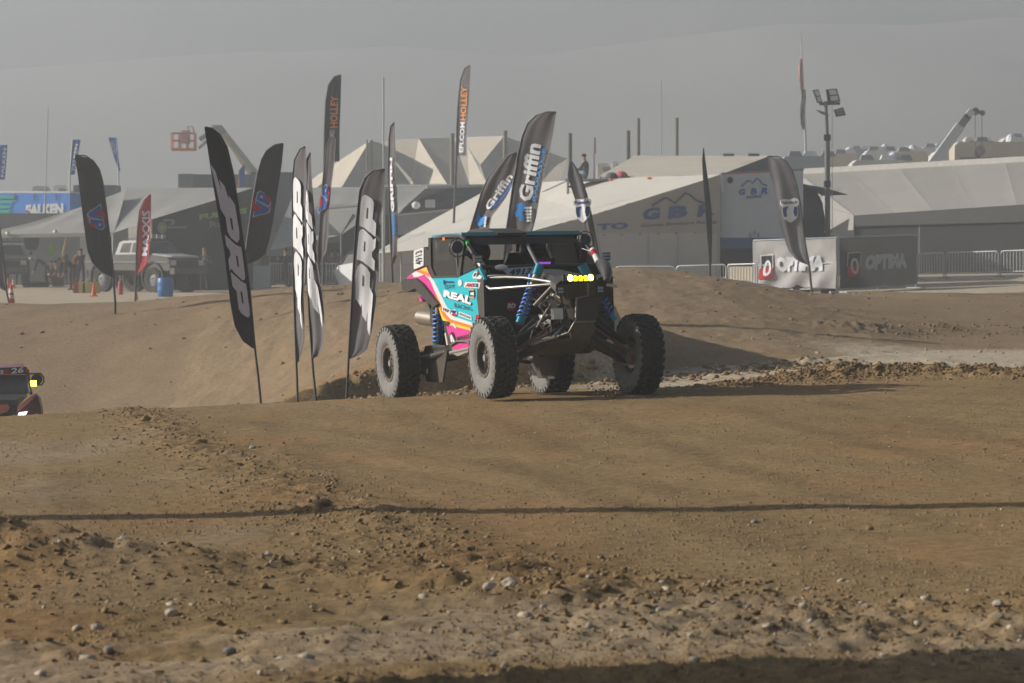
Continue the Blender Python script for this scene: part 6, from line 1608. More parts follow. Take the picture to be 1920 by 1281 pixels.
# ------------------------------------------------------------------ vehicles in the pits
def pickup(label, pos, yaw, body, length=5.2, roofrack=True, name='pickup_truck', cat='pickup', suv=False, tyre=.50, lift=.25, hoodmat=None, hood=False):
    rt = thing(name, pos, label, cat, 'vehicles in the pits')
    Mx = Matrix.Translation(pos) @ Matrix.Rotation(R(yaw), 4, 'Z')
    W = lambda x, y, z: Mx @ Vector((x, y, z))          # x forward
    hl = length / 2; b = .55 + lift; wd = .92
    prof = [(-hl, b), (-hl, b + .55), (-hl + .05, b + .62), (-.55, b + .62), (1.0, b + .64), (1.25, b + .62), (hl - .15, b + .52), (hl, b + .38), (hl + .02, b)]
    def loft(name_, pf, mat, w0, w1=None):
        mb = MB(); n = len(pf); w1 = w1 or w0
        zs = [p[1] for p in pf]; z0, z1 = min(zs), max(zs)
        f = lambda z: w0 + (w1 - w0) * (z - z0) / max(z1 - z0, .01)
        L_ = [W(x, -f(z), z) for x, z in pf]; R_ = [W(x, f(z), z) for x, z in pf]
        t = tessellate_polygon([[Vector((x, z, 0)) for x, z in pf]])
        mb.add(L_ + R_, [tuple(i) for i in t] + [tuple(n + i for i in reversed(k)) for k in t] + [(i, (i + 1) % n, n + (i + 1) % n, n + i) for i in range(n)])
        return mb.build(name_, mat, rt)
    loft('body', prof, body, wd, wd - .03)
    cabp = [(-.75 if not suv else -hl + .2, b + .62), (-.62 if not suv else -hl + .35, b + 1.10), (-.45 if not suv else -hl + .6, b + 1.17), (.55, b + 1.18), (.75, b + 1.10), (1.30, b + .63)]
    cab = loft('cab', cabp, hoodmat or body, wd - .06, wd - .20)
    for s in (-1, 1):
        yy = s * (wd - .105)
        for pts in ([(-.5, b + .70), (-.42, b + 1.06), (.12, b + 1.09), (.12, b + .70)], [(.2, b + .70), (.2, b + 1.09), (.58, b + 1.08), (.98, b + .70)]):
            mb = MB(); mb.prism([W(x, s * (wd - .08 - .14 * (z - b - .62) / .56 + .02), z) for x, z in pts], Mx.to_3x3() @ Vector((0, -s * .01, 0))); mb.build('side_window', GLASS, rt)
        MB().prism([W(-hl + .05, s * (wd + .005), b + .30), W(hl - .1, s * (wd + .005), b + .30), W(hl - .1, s * (wd + .005), b + .36), W(-hl + .05, s * (wd + .005), b + .36)], Mx.to_3x3() @ Vector((0, s * .01, 0))).build('side_trim', GREYP, rt)
        m_ = MB().box(W(.95, s * (wd + .12), b + .72), (.12, .18, .14)).build('mirror', BLK, rt)
    MB().prism([W(.74, -.60, b + 1.08), W(.74, .60, b + 1.08), W(1.26, .72, b + .68), W(1.26, -.72, b + .68)], Mx.to_3x3() @ Vector((.02, 0, .015))).build('windscreen', GLASS, rt)
    if hood: MB().hexa([W(1.28, -.80, b + .60), W(1.28, .80, b + .60), W(hl - .1, .76, b + .50), W(hl - .1, -.76, b + .50), W(1.28, -.72, b + .68), W(1.28, .72, b + .68), W(hl - .14, .68, b + .57), W(hl - .14, -.68, b + .57)]).build('hood', pm('pale_hood', (.42, .40, .35), .4), rt)
    MB().box(W(hl + .02, 0, b + .26), (.06, 1.15, .26), Mx.to_3x3()).build('grille', BLK, rt)
    for s in (-1, 1): MB().box(W(hl - .01, s * .72, b + .30), (.10, .26, .20), Mx.to_3x3()).build('headlight', pm('headlight_glass', (.55, .55, .55), .15), rt)
    MB().box(W(hl + .14, 0, b - .02), (.28, 1.80, .24), Mx.to_3x3()).build('bumper', pm('bumper_dark', (.06, .06, .06), .5, dust=.2), rt)
    for x in (-hl + 1.0, hl - .95):
        for s in (-1, 1):
            c = W(x, s * (wd - .08), tyre); axd = Mx.to_3x3() @ Vector((0, s, 0))
            wl_o = MB().lathe([(.26, -.13), (tyre - .06, -.15), (tyre, -.10), (tyre, .10), (tyre - .06, .15), (.26, .13)], c, axd, 26).build('wheel', RUB, rt, smooth=40)
            MB().lathe([(0, .06), (.08, .10), (.22, .06), (.27, .13), (.27, -.1)], c, axd, 20).build('rim', GREYM, wl_o, smooth=40)
            MB().lathe([(tyre + .06, -.12), (tyre + .12, -.12), (tyre + .12, .14), (tyre + .06, .14)], c + Vector((0, 0, .10)), axd, 24).build('wheel_arch', BLK, rt)
    if roofrack:
        for s in (-1, 1): MB().tube([W(-.5, s * .6, b + 1.24), W(.6, s * .6, b + 1.24)], .025, 6).build('roof_rail', BLK, rt)
        for x in (-.4, .1, .55): MB().tube([W(x, -.6, b + 1.24), W(x, .6, b + 1.24)], .02, 6).build('roof_bar', BLK, rt)
        for k in range(4): MB().box(W(.68, -.42 + .28 * k, b + 1.34), (.08, .18, .16), Mx.to_3x3()).build('roof_lamp', pm('lamp_face', (.30, .30, .30), .3), rt)
        MB().box(W(-.1, 0, b + 1.34), (.6, .7, .16), Mx.to_3x3()).build('roof_load', GREYM, rt)
    MB().box(W(0, 0, b - .1), (length - .8, 1.3, .22), Mx.to_3x3()).build('chassis', BLK, rt)
    return rt
TRK = pm('dark_grey_truck', (.06, .06, .057), .4, dust=.15)
g_ = gp(270, 133); g_.z = Hs(g_.x, g_.y)
pickup('lifted grey pickup with roof rack and lamps, pale hood, behind the red flag', g_, -42, TRK, 5.0, lift=.30, tyre=.50, hoodmat=pm('pale_truck_cab', (.075, .072, .066), .4, dust=.2), hood=True)
g_ = gp(14, 152); g_.z = Hs(g_.x, g_.y)
pickup('dark off-road wagon under the left awning, front towards the camera', g_, -82, pm('dark_olive_truck', (.05, .052, .045), .5, dust=.12), 4.4, True, 'off_road_wagon', 'car', True, hoodmat=pm('pale_roof_paint', (.30, .30, .26), .5))
# small open buggy with white panels behind the flags
g_ = gp(650, 144); g_.z = Hs(g_.x, g_.y)
bg_ = thing('buggy', g_, 'small buggy with white side panels between the grey emblem flag and the grey lettered flag', 'buggy', 'vehicles in the pits')
bp = lambda x, y: at(x, y, 147.5 - (x - 612) / 92 * 6)
MB().prism([bp(626, 512), bp(634, 498), (bp(700, 486)), bp(704, 528), bp(640, 538), bp(634, 530)], (0, 1.3, 0)).build('side_panel', WHITE, bg_)
MB().prism([bp(640, 500), bp(652, 478), bp(694, 470), bp(700, 488)], (0, 1.2, 0)).build('cab_cloth', pm('cab_grey', (.13, .13, .13), .7), bg_)
for px in (617, 690): MB().lathe([(.16, -.12), (.34, -.14), (.38, -.08), (.38, .08), (.34, .14), (.16, .12), (0, .05), (0, -.05)], (bp(px, 0).x, bp(px, 0).y - .1, g_.z + .38), (0, 1, 0), 22).build('wheel', SIDEW, bg_, smooth=40)
MB().tube([bp(612, 506), bp(630, 500), bp(655, 474), bp(695, 466)], .03, 7).build('roll_cage', CAGE, bg_)
MB().ball(bp(627, 508) + Vector((0, -.05, 0)), .06, 8, 6).build('headlight', WHITE, bg_)
MB().prism([bp(645, 508), bp(680, 503), bp(680, 505), bp(645, 510)], (0, -.01, 0)).build('panel_mark', GREYP, bg_)

# ------------------------------------------------------------------ people in the pits
def stand(label, px, yfoot, yaw=180, pose='stand', Y=None, **kw):
    Y = Y or 9765. / (yfoot - HY); x = (px - 960) * Y / F
    return person(label, Vector((x, Y, Hs(x, Y))), yaw, pose, group='people in the pits', **kw)
BK = (.025, .025, .03)
stand('person in a blue jacket at the left picture edge, beside the dark wagon', 10, 538, 200, 'phone', jacket=(.02, .16, .30), trousers=BK, hair=(.06, .03, .02))
stand('person in black jacket and tan trousers beside the dark wagon', 52, 530, 160, 'stand', jacket=BK, trousers=(.30, .25, .18), hat=(.03, .03, .03))
stand('person in a grey hooded top seen from behind, dark jeans', 67, 529, 20, 'stand', jacket=(.24, .22, .20), trousers=(.04, .045, .07), hair=(.24, .22, .20))
stand('person in dark clothes half hidden behind the grey hooded one', 78, 527, 140, 'stand', jacket=(.04, .03, .03), trousers=BK, hair=(.05, .02, .02))
stand('person in black bending over, beside the black emblem flag', 137, 545, 130, 'bend', jacket=(.03, .03, .035), trousers=BK)
stand('person in dark jacket standing behind the bending one', 152, 541, 170, 'stand', jacket=(.035, .035, .04), trousers=(.04, .03, .05))
stand('person crouching by the red toolbox under the awning', 112, 530, 150, 'crouch', jacket=(.05, .05, .05), trousers=(.04, .04, .05), Y=158)
stand('person crouching behind a wheel left of the toolbox', 95, 528, 190, 'crouch', jacket=(.03, .03, .03), trousers=BK, Y=160)
stand('person in grey coat and white scarf right of the pickup', 383, 546, 190, 'phone', jacket=(.10, .10, .105), trousers=(.05, .05, .05), hair=(.20, .15, .10))
stand('person in dark top behind the pickup hood', 337, 536, 185, 'stand', jacket=BK, trousers=BK, Y=146, hat=(.06, .02, .02))
stand('person in black seen from the side, left of the close flag pair', 536, 542, 100, 'phone', jacket=(.03, .03, .035), trousers=BK)
stand('person in a cap and dark clothes right of the grey lettered flag', 721, 544, 150, 'stand', jacket=(.03, .03, .035), trousers=(.16, .17, .20), hat=(.05, .05, .055))
stand('person in a brown top behind the buggy, left one of two', 622, 534, 185, 'stand', jacket=(.14, .06, .05), trousers=BK, Y=150, h=1.68)
stand('person in a red brown top behind the buggy, right one of two', 634, 534, 170, 'stand', jacket=(.20, .05, .05), trousers=BK, Y=151, h=1.70)
stand('person in a dark cap leaning by the table under the left awning', 190, 536, 200, 'phone', jacket=(.05, .06, .08), trousers=BK, hat=(.10, .02, .02), Y=150)
stand('person in a pale shirt behind the table under the left awning', 205, 534, 170, 'stand', jacket=(.30, .28, .25), trousers=(.05, .05, .07), Y=154)
stand('person in dark green near the rolled curtain under the left awning', 120, 530, 150, 'stand', jacket=(.05, .07, .04), trousers=BK, Y=159)
stand('person in blue jeans at the back of the left awning', 36, 530, 190, 'stand', jacket=(.06, .04, .04), trousers=(.10, .14, .22), Y=160)
stand('person in a red top at the back of the left awning', 168, 532, 160, 'stand', jacket=(.25, .05, .04), trousers=BK, Y=158)
stand('person in black between the truck and the awning post', 224, 534, 200, 'phone', jacket=BK, trousers=(.10, .09, .08), Y=150)
stand('person in a tan jacket walking behind the plain cone', 186, 541, 120, 'phone', jacket=(.22, .18, .12), trousers=BK, Y=146)
stand('person in a light blue shirt at the front post of the left awning', 206, 541, 200, 'stand', jacket=(.16, .24, .34), trousers=(.06, .06, .07), Y=147, hat=(.04, .04, .05))
stand('person in black with a white cap near the lying tyres', 86, 529, 100, 'bend', jacket=BK, trousers=(.06, .07, .10), Y=155, hat=(.5, .5, .5))
stand('person in orange vest at the back of the left awning', 148, 531, 180, 'stand', jacket=(.5, .16, .03), trousers=BK, Y=161)
stand('person in a grey sweater left of the pickup tailgate', 232, 538, 160, 'stand', jacket=(.14, .14, .15), trousers=(.05, .06, .10), Y=149)
stand('person with arms raised to the face beside the grey trailer', 566, 540, 190, 'phone', jacket=(.05, .045, .04), trousers=(.10, .12, .18), Y=150)
pp = at(1098, 331, 125)
pr_ = person('person in a grey jacket and light jeans sitting on the tent trailer roof', pp, 75, 'sit', jacket=(.055, .06, .065), trousers=(.16, .22, .30), hair=(.03, .025, .02), h=1.75)
sl = thing('roof_platform', at(1100, 336, 125), 'pale flat roof platform under the seated person', 'platform')
MB().box(at(1100, 337, 125.3) + Vector((0, 0, -.02)), (1.6, 1.2, .08)).build('deck', GREYM, sl)
for dx in (-.7, .7): 
    p = at(1100, 337, 125.3) + Vector((dx, 0, 0)); MB().tube([(p.x, p.y, Hs(p.x, p.y)), p], .05, 8).build('leg', GREYM, sl)

# ------------------------------------------------------------------ cones, barrels, jugs, toolbox
def cone(label, px, py, h=.70, Y=None, striped=True):
    Y = Y or 9765. / (py - HY); g = gp(px, Y); g.z = Hs(g.x, g.y); k = h / .7
    rt = thing('traffic_cone', g, label, 'cone', 'orange traffic cones')
    MB().box(g + Vector((0, 0, .02 * k)), (.36 * k, .36 * k, .04 * k)).build('base', ORG, rt)
    MB().lathe([(.135 * k, .04 * k), (.10 * k, .25 * k), (.06 * k, .50 * k), (.03 * k, .70 * k), (0, .70 * k)], g, (0, 0, 1), 18).build('cone_body', ORG, rt, smooth=50)
    if striped:
        for z0, z1 in ((.26, .36), (.44, .54)):
            f = lambda z: .135 - (z - .04) * .159 + .004
            MB().lathe([(f(z0) * k, z0 * k), (f(z1) * k, z1 * k)], g, (0, 0, 1), 18).build('white_band', WHITE, rt, smooth=50)
cone('striped orange cone at the left picture edge beside the cut flag', 21, 581, .62)
cone('plain orange cone in front of the pale jugs', 176, 556, .50, striped=False)
cone('short plain orange cone at the foot of the red flag', 256, 562, .30, striped=False)
cone('small orange cone beside the dark wagon, left one', 15, 540, .45, Y=146, striped=False)
cone('small orange cone beside the dark wagon, right one', 25, 540, .45, Y=147)
def at_ground(px, Y): g = gp(px, Y); g.z = Hs(g.x, g.y); return g
g = at_ground(226, 124); rt = thing('fire_extinguisher', g, 'red fire extinguisher standing right of the black emblem flag', 'extinguisher')
MB().lathe([(0, 0), (.09, 0), (.09, .42), (.06, .50), (.03, .52)], g, (0, 0, 1), 16).build('cylinder', RED, rt, smooth=50); MB().box(g + Vector((0, 0, .56)), (.06, .05, .08)).build('valve', CHROME, rt)
BARR = pm('blue_drum', (.03, .17, .45), .4, dust=.12)
g = at_ground(310, 118.5); rt = thing('barrel', g, 'blue plastic barrel in front of the pickup', 'barrel')
MB().lathe([(0, 0), (.25, 0), (.28, .05), (.28, .22), (.29, .25), (.28, .28), (.28, .44), (.29, .47), (.28, .50), (.28, .62), (.25, .66), (0, .66)], g, (0, 0, 1), 28).build('drum', BARR, rt, smooth=40)
for dx in (-.1, .1): MB().lathe([(0, .665), (.04, .665), (.04, .69), (0, .69)], g + Vector((dx, 0, 0)), (0, 0, 1), 12).build('bung', BARR, rt)
for px, lab, mt, w in ((143, 'red fuel jug left of the pale jugs', RED, .20), (153, 'pale yellow jug beside the red jug', YEL, .30), (166, 'large pale yellow jug behind the plain cone', YEL, .42), (181, 'small amber jug right of the pale jugs', pm('amber_plastic', (.55, .33, .10), .5), .26)):
    g = at_ground(px, 129); rt = thing('fuel_jug', g, lab, 'jug', 'fuel jugs on the ground')
    MB().prism([g + Vector((x, -.12, z)) for x, z in ((-w / 2, 0), (w / 2, 0), (w / 2, .34), (w * .25, .44), (-w * .3, .44), (-w / 2, .34))], (0, .24, 0)).build('jug', mt, rt)
    MB().lathe([(0, .44), (.04, .44), (.04, .50), (0, .50)], g + Vector((w * .1, 0, 0)), (0, 0, 1), 10).build('cap', BLK, rt); MB().tube([g + Vector((-w * .3, 0, .42)), g + Vector((-w * .2, 0, .52)), g + Vector((w * .02, 0, .48))], .015, 6).build('handle', mt, rt)
g = at_ground(108, 154); rt = thing('toolbox', g, 'red tool chest on the ground under the left awning', 'toolbox')
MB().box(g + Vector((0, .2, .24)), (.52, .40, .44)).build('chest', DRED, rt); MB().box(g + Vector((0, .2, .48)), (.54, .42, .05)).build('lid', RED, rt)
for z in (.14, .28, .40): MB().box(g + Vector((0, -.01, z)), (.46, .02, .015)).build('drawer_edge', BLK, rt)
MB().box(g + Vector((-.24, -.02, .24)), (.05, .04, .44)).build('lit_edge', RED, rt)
for k, (px, lab) in enumerate(((60, 'black tyre lying flat under the left awning, left one'), (76, 'black tyre lying flat under the left awning, right one'))):
    g = at_ground(px, 153); tag(MB().lathe([(.20, 0), (.36, .0), (.42, .06), (.42, .18), (.36, .24), (.20, .24)], g, (0, 0, 1), 26, closed=True).build('spare_tyre', RUB, loc=g, smooth=40), lab, 'tyre', 'tyres lying in the pits')
g = at_ground(484, 148); rt = thing('storage_bin', g, 'white slatted bin left of the close flag pair', 'bin')
MB().box(g + Vector((0, .4, .5)), (.92, .8, .96)).build('bin', pm('bin_white', (.50, .51, .52), .6), rt)
for k in range(11): MB().box(g + Vector((-.42 + k * .084, -.01, .5)), (.035, .03, .9)).build('slat', WHITE, rt)
g = at_ground(422, 146); rt = thing('work_bench', g, 'dark blue grey covered bench right of the person in grey', 'bench')
MB().box(g + Vector((0, .4, .42)), (1.5, .8, .80)).build('cover', pm('slate_cover', (.10, .12, .17), .8), rt); MB().box(g + Vector((0, .4, .84)), (1.6, .85, .05)).build('bench_top', GREYM, rt)
g = at_ground(403, 146); tag(MB().lathe([(0, .86), (.10, .86), (.11, .98), (.07, 1.08), (0, 1.10)], g, (0, 0, 1), 14).build('orange_helmet', ORG, loc=g + Vector((0, 0, .86)), smooth=50), 'orange helmet on the bench right of the person in grey', 'helmet')
g = at_ground(364, 140); tag(MB().box(g + Vector((0, .2, .12)), (.5, .3, .22)).box(g + Vector((0, .2, .25)), (.52, .32, .03)).build('pale_crate', pm('pale_crate_paint', (.45, .42, .36), .6), loc=g), 'pale low crate at the feet of the person in grey', 'crate')
g = at_ground(550, 143); rt = thing('cooler', g, 'dark crate with orange lid beside the person left of the flag pair', 'crate'); MB().box(g + Vector((0, .2, .3)), (.4, .4, .6)).build('crate', BLK, rt); MB().box(g + Vector((0, .2, .63)), (.42, .42, .07)).build('lid', ORG, rt)
g = at_ground(198, 136); rt = thing('work_table', g, 'folding table with tools under the awning behind the black emblem flag', 'table')
MB().box(g + Vector((0, .3, .80)), (1.3, .6, .05)).build('table_top', GREYM, rt)
for dx in (-.55, .55): MB().tube([g + Vector((dx, .3, 0)), g + Vector((dx, .3, .8))], .03, 6).build('leg', STEEL, rt)

# ------------------------------------------------------------------ second race car coming up behind the crest
Y2 = 57.0
c2 = at(-16, 700, Y2); z2g = c2.z - 1.72
car2 = thing('race_car', Vector((c2.x, Y2, z2g)), 'red and black off-road race car climbing behind the crest at the left edge', 'race car')
M2 = Matrix.Translation(car2.location) @ Matrix.Rotation(R(-86), 4, 'Z') @ Matrix.Rotation(R(-3), 4, 'Y')
car2.matrix_world = M2; car2['_local'] = 1
M2i = M2.inverted()
def c2x(px, py, x):
    c = M2i @ Vector((0, 0, CZ)); d = M2i.to_3x3() @ Vector(((px - 960) / F, 1, -(py - HY) / F))
    return c + d * ((x - c.x) / d.x)
PINKW = pm('pale_pink_paint', (.55, .33, .33), .35, dust=.12); MAROON = pm('maroon_paint', (.075, .010, .012), .35, dust=.04); SALM = pm('salmon_paint', (.50, .17, .14), .35, dust=.1)
def P2(name, pts, mat, x, th=.05):
    q = [c2x(a, b, x) for a, b in pts]
    MB().prism(q, (-th, 0, 0)).build(name, mat, car2)
    yc = c2x(-16, 700, x).y
    MB().prism([Vector((p.x, 2 * yc - p.y, p.z)) for p in q], (-th, 0, 0)).build(name, mat, car2)
MB().hexa([c2x(-85, 703, .45), c2x(53, 703, .45), c2x(46, 700, -.9), c2x(-78, 700, -.9), c2x(-76, 684, .30), c2x(44, 681, .30), c2x(38, 682, -.9), c2x(-70, 684, -.9)]).build('roof', PINKW, car2)
MB().prism([c2x(-82, 702, .47), c2x(-82, 692, .46), c2x(50, 688, .46), c2x(52, 702, .47)], (-.02, 0, 0)).build('visor_band', pm('visor_dark', (.05, .03, .03), .5), car2)
for nm_, s_, a, b, c, mt in (('band_lettering', '26', (20, 701), (44, 699), (22, 690), WPRINT), ('band_lettering', 'RACE', (-22, 702), (7, 701), (-22, 695), WPRINT)):
    q = MB(); put_text(q, s_, a, b, c, lambda x, y: c2x(x, y, .50), 0, .03); q.build(nm_, mt, car2)
for a in ([(8, 694), (16, 693), (16, 702), (8, 703)], [(47, 690), (54, 692), (55, 699), (48, 699)]):
    q = MB(); put_poly(q, a, lambda x, y: c2x(x, y, .50)); q.build('band_patch', REDP, car2)
MB().prism([c2x(-86, 703, .42), c2x(53, 703, .42), c2x(58, 735, .75), c2x(30, 748, .85), c2x(-62, 748, .85), c2x(-90, 735, .75)], (-.03, 0, 0)).build('windscreen', GLASS, car2)
for s in (1, -1):
    t = lambda px, py, x: (lambda p, yc: Vector((p.x, p.y if s > 0 else 2 * yc - p.y, p.z)))(c2x(px, py, x), c2x(-16, 700, x).y)
    MB().tube([t(52, 698, .42), t(54, 718, .55), t(58, 738, .75)], .03, 8).build('pillar', CAGE, car2, smooth=50)
    MB().tube([t(54, 701, .45), t(76, 700, .45), t(82, 708, .45), t(82, 716, .45), t(78, 722, .45), t(66, 722, .45)], .014, 7).build('mirror_guard', CAGE, car2, smooth=50)
    mi_ = MB().lathe([(0, .03), (.085, .02), (.095, 0), (.07, -.05), (0, -.07)], t(69, 711, .45), (1, 0, 0), 18).build('mirror', BLK, car2, smooth=50)
    pl_ = MB().box(t(63, 719.5, .52), (.06, .115, .115)).build('pod_lamp', BLK, car2)
    for dz in (-.027, .027): MB().box(t(63, 719.5, .52) + Vector((.035, 0, dz)), (.012, .10, .042)).build('lamp_lens', pm('lit_pod_yellow', (.8, .75, .1), .3, emit=((1.0, .86, .06), 7.0)), pl_)
P2('fender', [(66, 738), (72, 744), (77, 765), (78, 792), (58, 800), (34, 790), (30, 770), (50, 755)], MAROON, 1.35, .5)
P2('fender_stripe', [(36, 760), (62, 740), (67, 741), (54, 756), (33, 772), (28, 770)], SALM, 1.38, .03)
P2('fender_stripe', [(26, 763), (40, 757), (36, 762), (26, 766)], SALM, 1.385, .03)
P2('nose_stripe', [(-16, 760), (14, 758), (18, 764), (14, 772), (2, 776), (-16, 780)], SALM, 1.50, .03)
P2('inner_fender', [(18, 750), (34, 752), (31, 790), (24, 800), (18, 780)], pm('slate_plastic', (.07, .08, .09), .5, dust=.1), 1.40, .2)
MB().hexa([c2x(-66, 760, 1.48), c2x(34, 760, 1.48), c2x(50, 745, .8), c2x(-82, 745, .8), c2x(-60, 750, 1.42), c2x(28, 750, 1.42), c2x(50, 739, .8), c2x(-82, 739, .8)]).build('hood', BLK, car2)
MB().hexa([c2x(-60, 830, 1.46), c2x(28, 830, 1.46), c2x(40, 830, .0), c2x(-72, 830, .0), c2x(-64, 758, 1.46), c2x(32, 758, 1.46), c2x(44, 758, .0), c2x(-76, 758, .0)]).build('front_body', BLK, car2)
MB().hexa([Vector((-1.2, -.7, .45)), Vector((.8, -.7, .45)), Vector((.8, .7, .45)), Vector((-1.2, .7, .45)), Vector((-1.2, -.72, 1.15)), Vector((.8, -.72, 1.15)), Vector((.8, .72, 1.15)), Vector((-1.2, .72, 1.15))]).build('tub', MAROON, car2)
for s in (1, -1):
    yc = c2x(-16, 700, 1.45).y
    p = c2x(43, 777, 1.44); p.y = p.y if s > 0 else 2 * yc - p.y
    hl_ = MB().hexa([p + Vector((0, a, b)) for a, b in ((-.10, -.05), (.02, -.06), (.08, .05), (-.06, .03))] + [p + Vector((.05, a, b)) for a, b in ((-.10, -.05), (.02, -.06), (.08, .05), (-.06, .03))]).build('headlight', pm('lit_headlight', (.8, .8, .9), .2, emit=((.80, .78, 1.0), 1.6)), car2)
yc2 = c2x(-16, 760, 0).y
for x in (1.35, -1.25):
    for s in (-1, 1): place_wheel(car2, Vector((x, yc2 + s * .80, .43)), s > 0, x)
MB().tube([Vector((1.3, yc2 - .7, .45)), Vector((1.3, yc2 + .7, .45))], .03, 8).build('axle', ARM, car2)

# ------------------------------------------------------------------ loose dirt, gravel, stones
_ico = []
_bmi = bmesh.new(); bmesh.ops.create_icosphere(_bmi, subdivisions=1, radius=1.0)
ICO_V = np.array([v.co[:] for v in _bmi.verts]); ICO_F = np.array([[v.index for v in f.verts] for f in _bmi.faces]); _bmi.free()
nr = np.random.RandomState(11)
def clods(name, X, Y, size, mat, flat=.7, sink=.45, jag=.55):
    Z = H(X, Y); n = len(X)
    V = ICO_V[None] * (1 + jag * (nr.rand(n, 12, 1) - .5) * 2) * size[:, None, None]
    V[:, :, 0] *= (1 + .6 * (nr.rand(n, 1) - .3)); V[:, :, 2] *= flat * (.7 + .6 * nr.rand(n, 1))
    a = nr.rand(n) * 6.28; ca_, sa_ = np.cos(a)[:, None], np.sin(a)[:, None]
    x, y = V[:, :, 0] * ca_ - V[:, :, 1] * sa_, V[:, :, 0] * sa_ + V[:, :, 1] * ca_
    P = np.stack([x + X[:, None], y + Y[:, None], V[:, :, 2] + Z[:, None] + size[:, None] * flat * (1 - 2 * sink) * .6], -1).reshape(-1, 3).astype(np.float32)
    Fc = (ICO_F[None] + (np.arange(n) * 12)[:, None, None]).reshape(-1, 3).astype(np.int32)
    me = bpy.data.meshes.new(name); me.vertices.add(len(P)); me.vertices.foreach_set('co', P.ravel())
    me.loops.add(Fc.size); me.loops.foreach_set('vertex_index', Fc.ravel()); me.polygons.add(len(Fc)); me.polygons.foreach_set('loop_start', (np.arange(len(Fc)) * 3).astype(np.int32))
    me.update(calc_edges=True); me.materials.append(mat)
    o = bpy.data.objects.new(name, me); COL.objects.link(o); o['kind'] = 'stuff'
    return o
def along(pts, n, spread, sizes, pw=2.2, trange=(0, 1)):
    P = np.array(pts); t = nr.uniform(trange[0], trange[1], n) * (len(P) - 1); i = np.minimum(t.astype(int), len(P) - 2); f = t - i
    B_ = P[i] * (1 - f[:, None]) + P[i + 1] * f[:, None]
    sp = spread if np.isscalar(spread) else np.interp(t / (len(P) - 1), [0, 1], spread)
    X = B_[:, 0] + nr.randn(n) * sp; Y = B_[:, 1] + nr.randn(n) * sp * 1.6
    return X, Y, sizes[0] + (sizes[1] - sizes[0]) * nr.rand(n) ** pw
DIRTC = pm('clod_dirt', (.232, .156, .082), .95, var=.25, scale=12, bump=.3, spec=.08)
PALES = pm('pale_stone', (.40, .345, .27), .9, var=.25, scale=10, spec=.1)
sets = [along(WINDROW, 4600, (.18, .38), (.003, .019), 3.2), along(GRAVEL, 2700, .36, (.003, .019), 3.4), along(BANK, 2100, .40, (.003, .020), 3.4), along(HEAP, 12000, .24, (.004, .024), 2.8), along(LUMPS, 600, .5, (.010, .045), 3),
        along([(-2.4, 48.0), (-.5, 48.9), (1.5, 50.0), (3.8, 51.0), (4.8, 51.4)], 2200, .40, (.008, .060), 2.6)]
n_ = 3000
sets.append((nr.uniform(-4.5, 5.5, n_), 9.8 + 26.5 * nr.rand(n_) ** 1.4, .003 + .012 * nr.rand(n_) ** 5))
n_ = 2600
sets.append((nr.uniform(-3.0, 3.2, n_), nr.uniform(10.5, 15.6, n_), .003 + .017 * nr.rand(n_) ** 5))
n_ = 1500
sets.append((nr.uniform(-14, 12, n_), nr.uniform(58, 84, n_), .008 + .04 * nr.rand(n_) ** 5))
cat3 = lambda S_: [np.concatenate([s[k] for s in S_]) for k in range(3)]
clods('dirt_clods', *cat3(sets), DIRTC)
ps = [along(GRAVEL, 300, .40, (.003, .020), 3.5), along(BANK, 140, .5, (.003, .016), 3), along(WINDROW, 60, .4, (.003, .014), 3), along(HEAP, 160, .35, (.006, .02), 3)]
n_ = 280
ps.append((nr.uniform(-3.0, 3.0, n_), nr.uniform(11.5, 15.8, n_), .003 + .022 * nr.rand(n_) ** 4))
n_ = 300
ps.append((nr.uniform(-4.5, 5.5, n_), nr.uniform(16, 36, n_), .003 + .009 * nr.rand(n_) ** 3))
n_ = 900
ps.append((nr.uniform(-3, 13, n_), nr.uniform(39, 62, n_), .008 + .025 * nr.rand(n_) ** 4))
clods('gravel', *cat3(ps), PALES, .75, .25)
n_ = 70000
Yg = 11 / (1 - nr.rand(n_) * .70); Xg = nr.uniform(-1, 1, n_) * (Yg * .165 + .3)
kk = vnoise(Xg * 1.3, Yg * .6, 77) + .5 * vnoise(Xg * 3, Yg * 1.6, 78) + nr.rand(n_) * .5 > .12
grain_v = np.array([(1, 0, 0), (-1, 0, 0), (0, 1, 0), (0, -1, 0), (0, 0, 1)], float); grain_f = np.array([(0, 2, 4), (2, 1, 4), (1, 3, 4), (3, 0, 4)])
_iv, _if = ICO_V, ICO_F
def grains(name, X, Y, size, mat):
    n = len(X); Z = H(X, Y)
    V = grain_v[None] * size[:, None, None] * (.6 + .8 * nr.rand(n, 5, 1)); a = nr.rand(n) * 6.28; c, s_ = np.cos(a)[:, None], np.sin(a)[:, None]
    P = np.stack([V[:, :, 0] * c - V[:, :, 1] * s_ + X[:, None], V[:, :, 0] * s_ + V[:, :, 1] * c + Y[:, None], V[:, :, 2] + Z[:, None] - .001], -1).reshape(-1, 3).astype(np.float32)
    Fc = (grain_f[None] + (np.arange(n) * 5)[:, None, None]).reshape(-1, 3).astype(np.int32)
    me = bpy.data.meshes.new(name); me.vertices.add(len(P)); me.vertices.foreach_set('co', P.ravel())
    me.loops.add(Fc.size); me.loops.foreach_set('vertex_index', Fc.ravel()); me.polygons.add(len(Fc)); me.polygons.foreach_set('loop_start', (np.arange(len(Fc)) * 3).astype(np.int32))
    me.update(calc_edges=True); me.materials.append(mat)
    o = bpy.data.objects.new(name, me); COL.objects.link(o); o['kind'] = 'stuff'
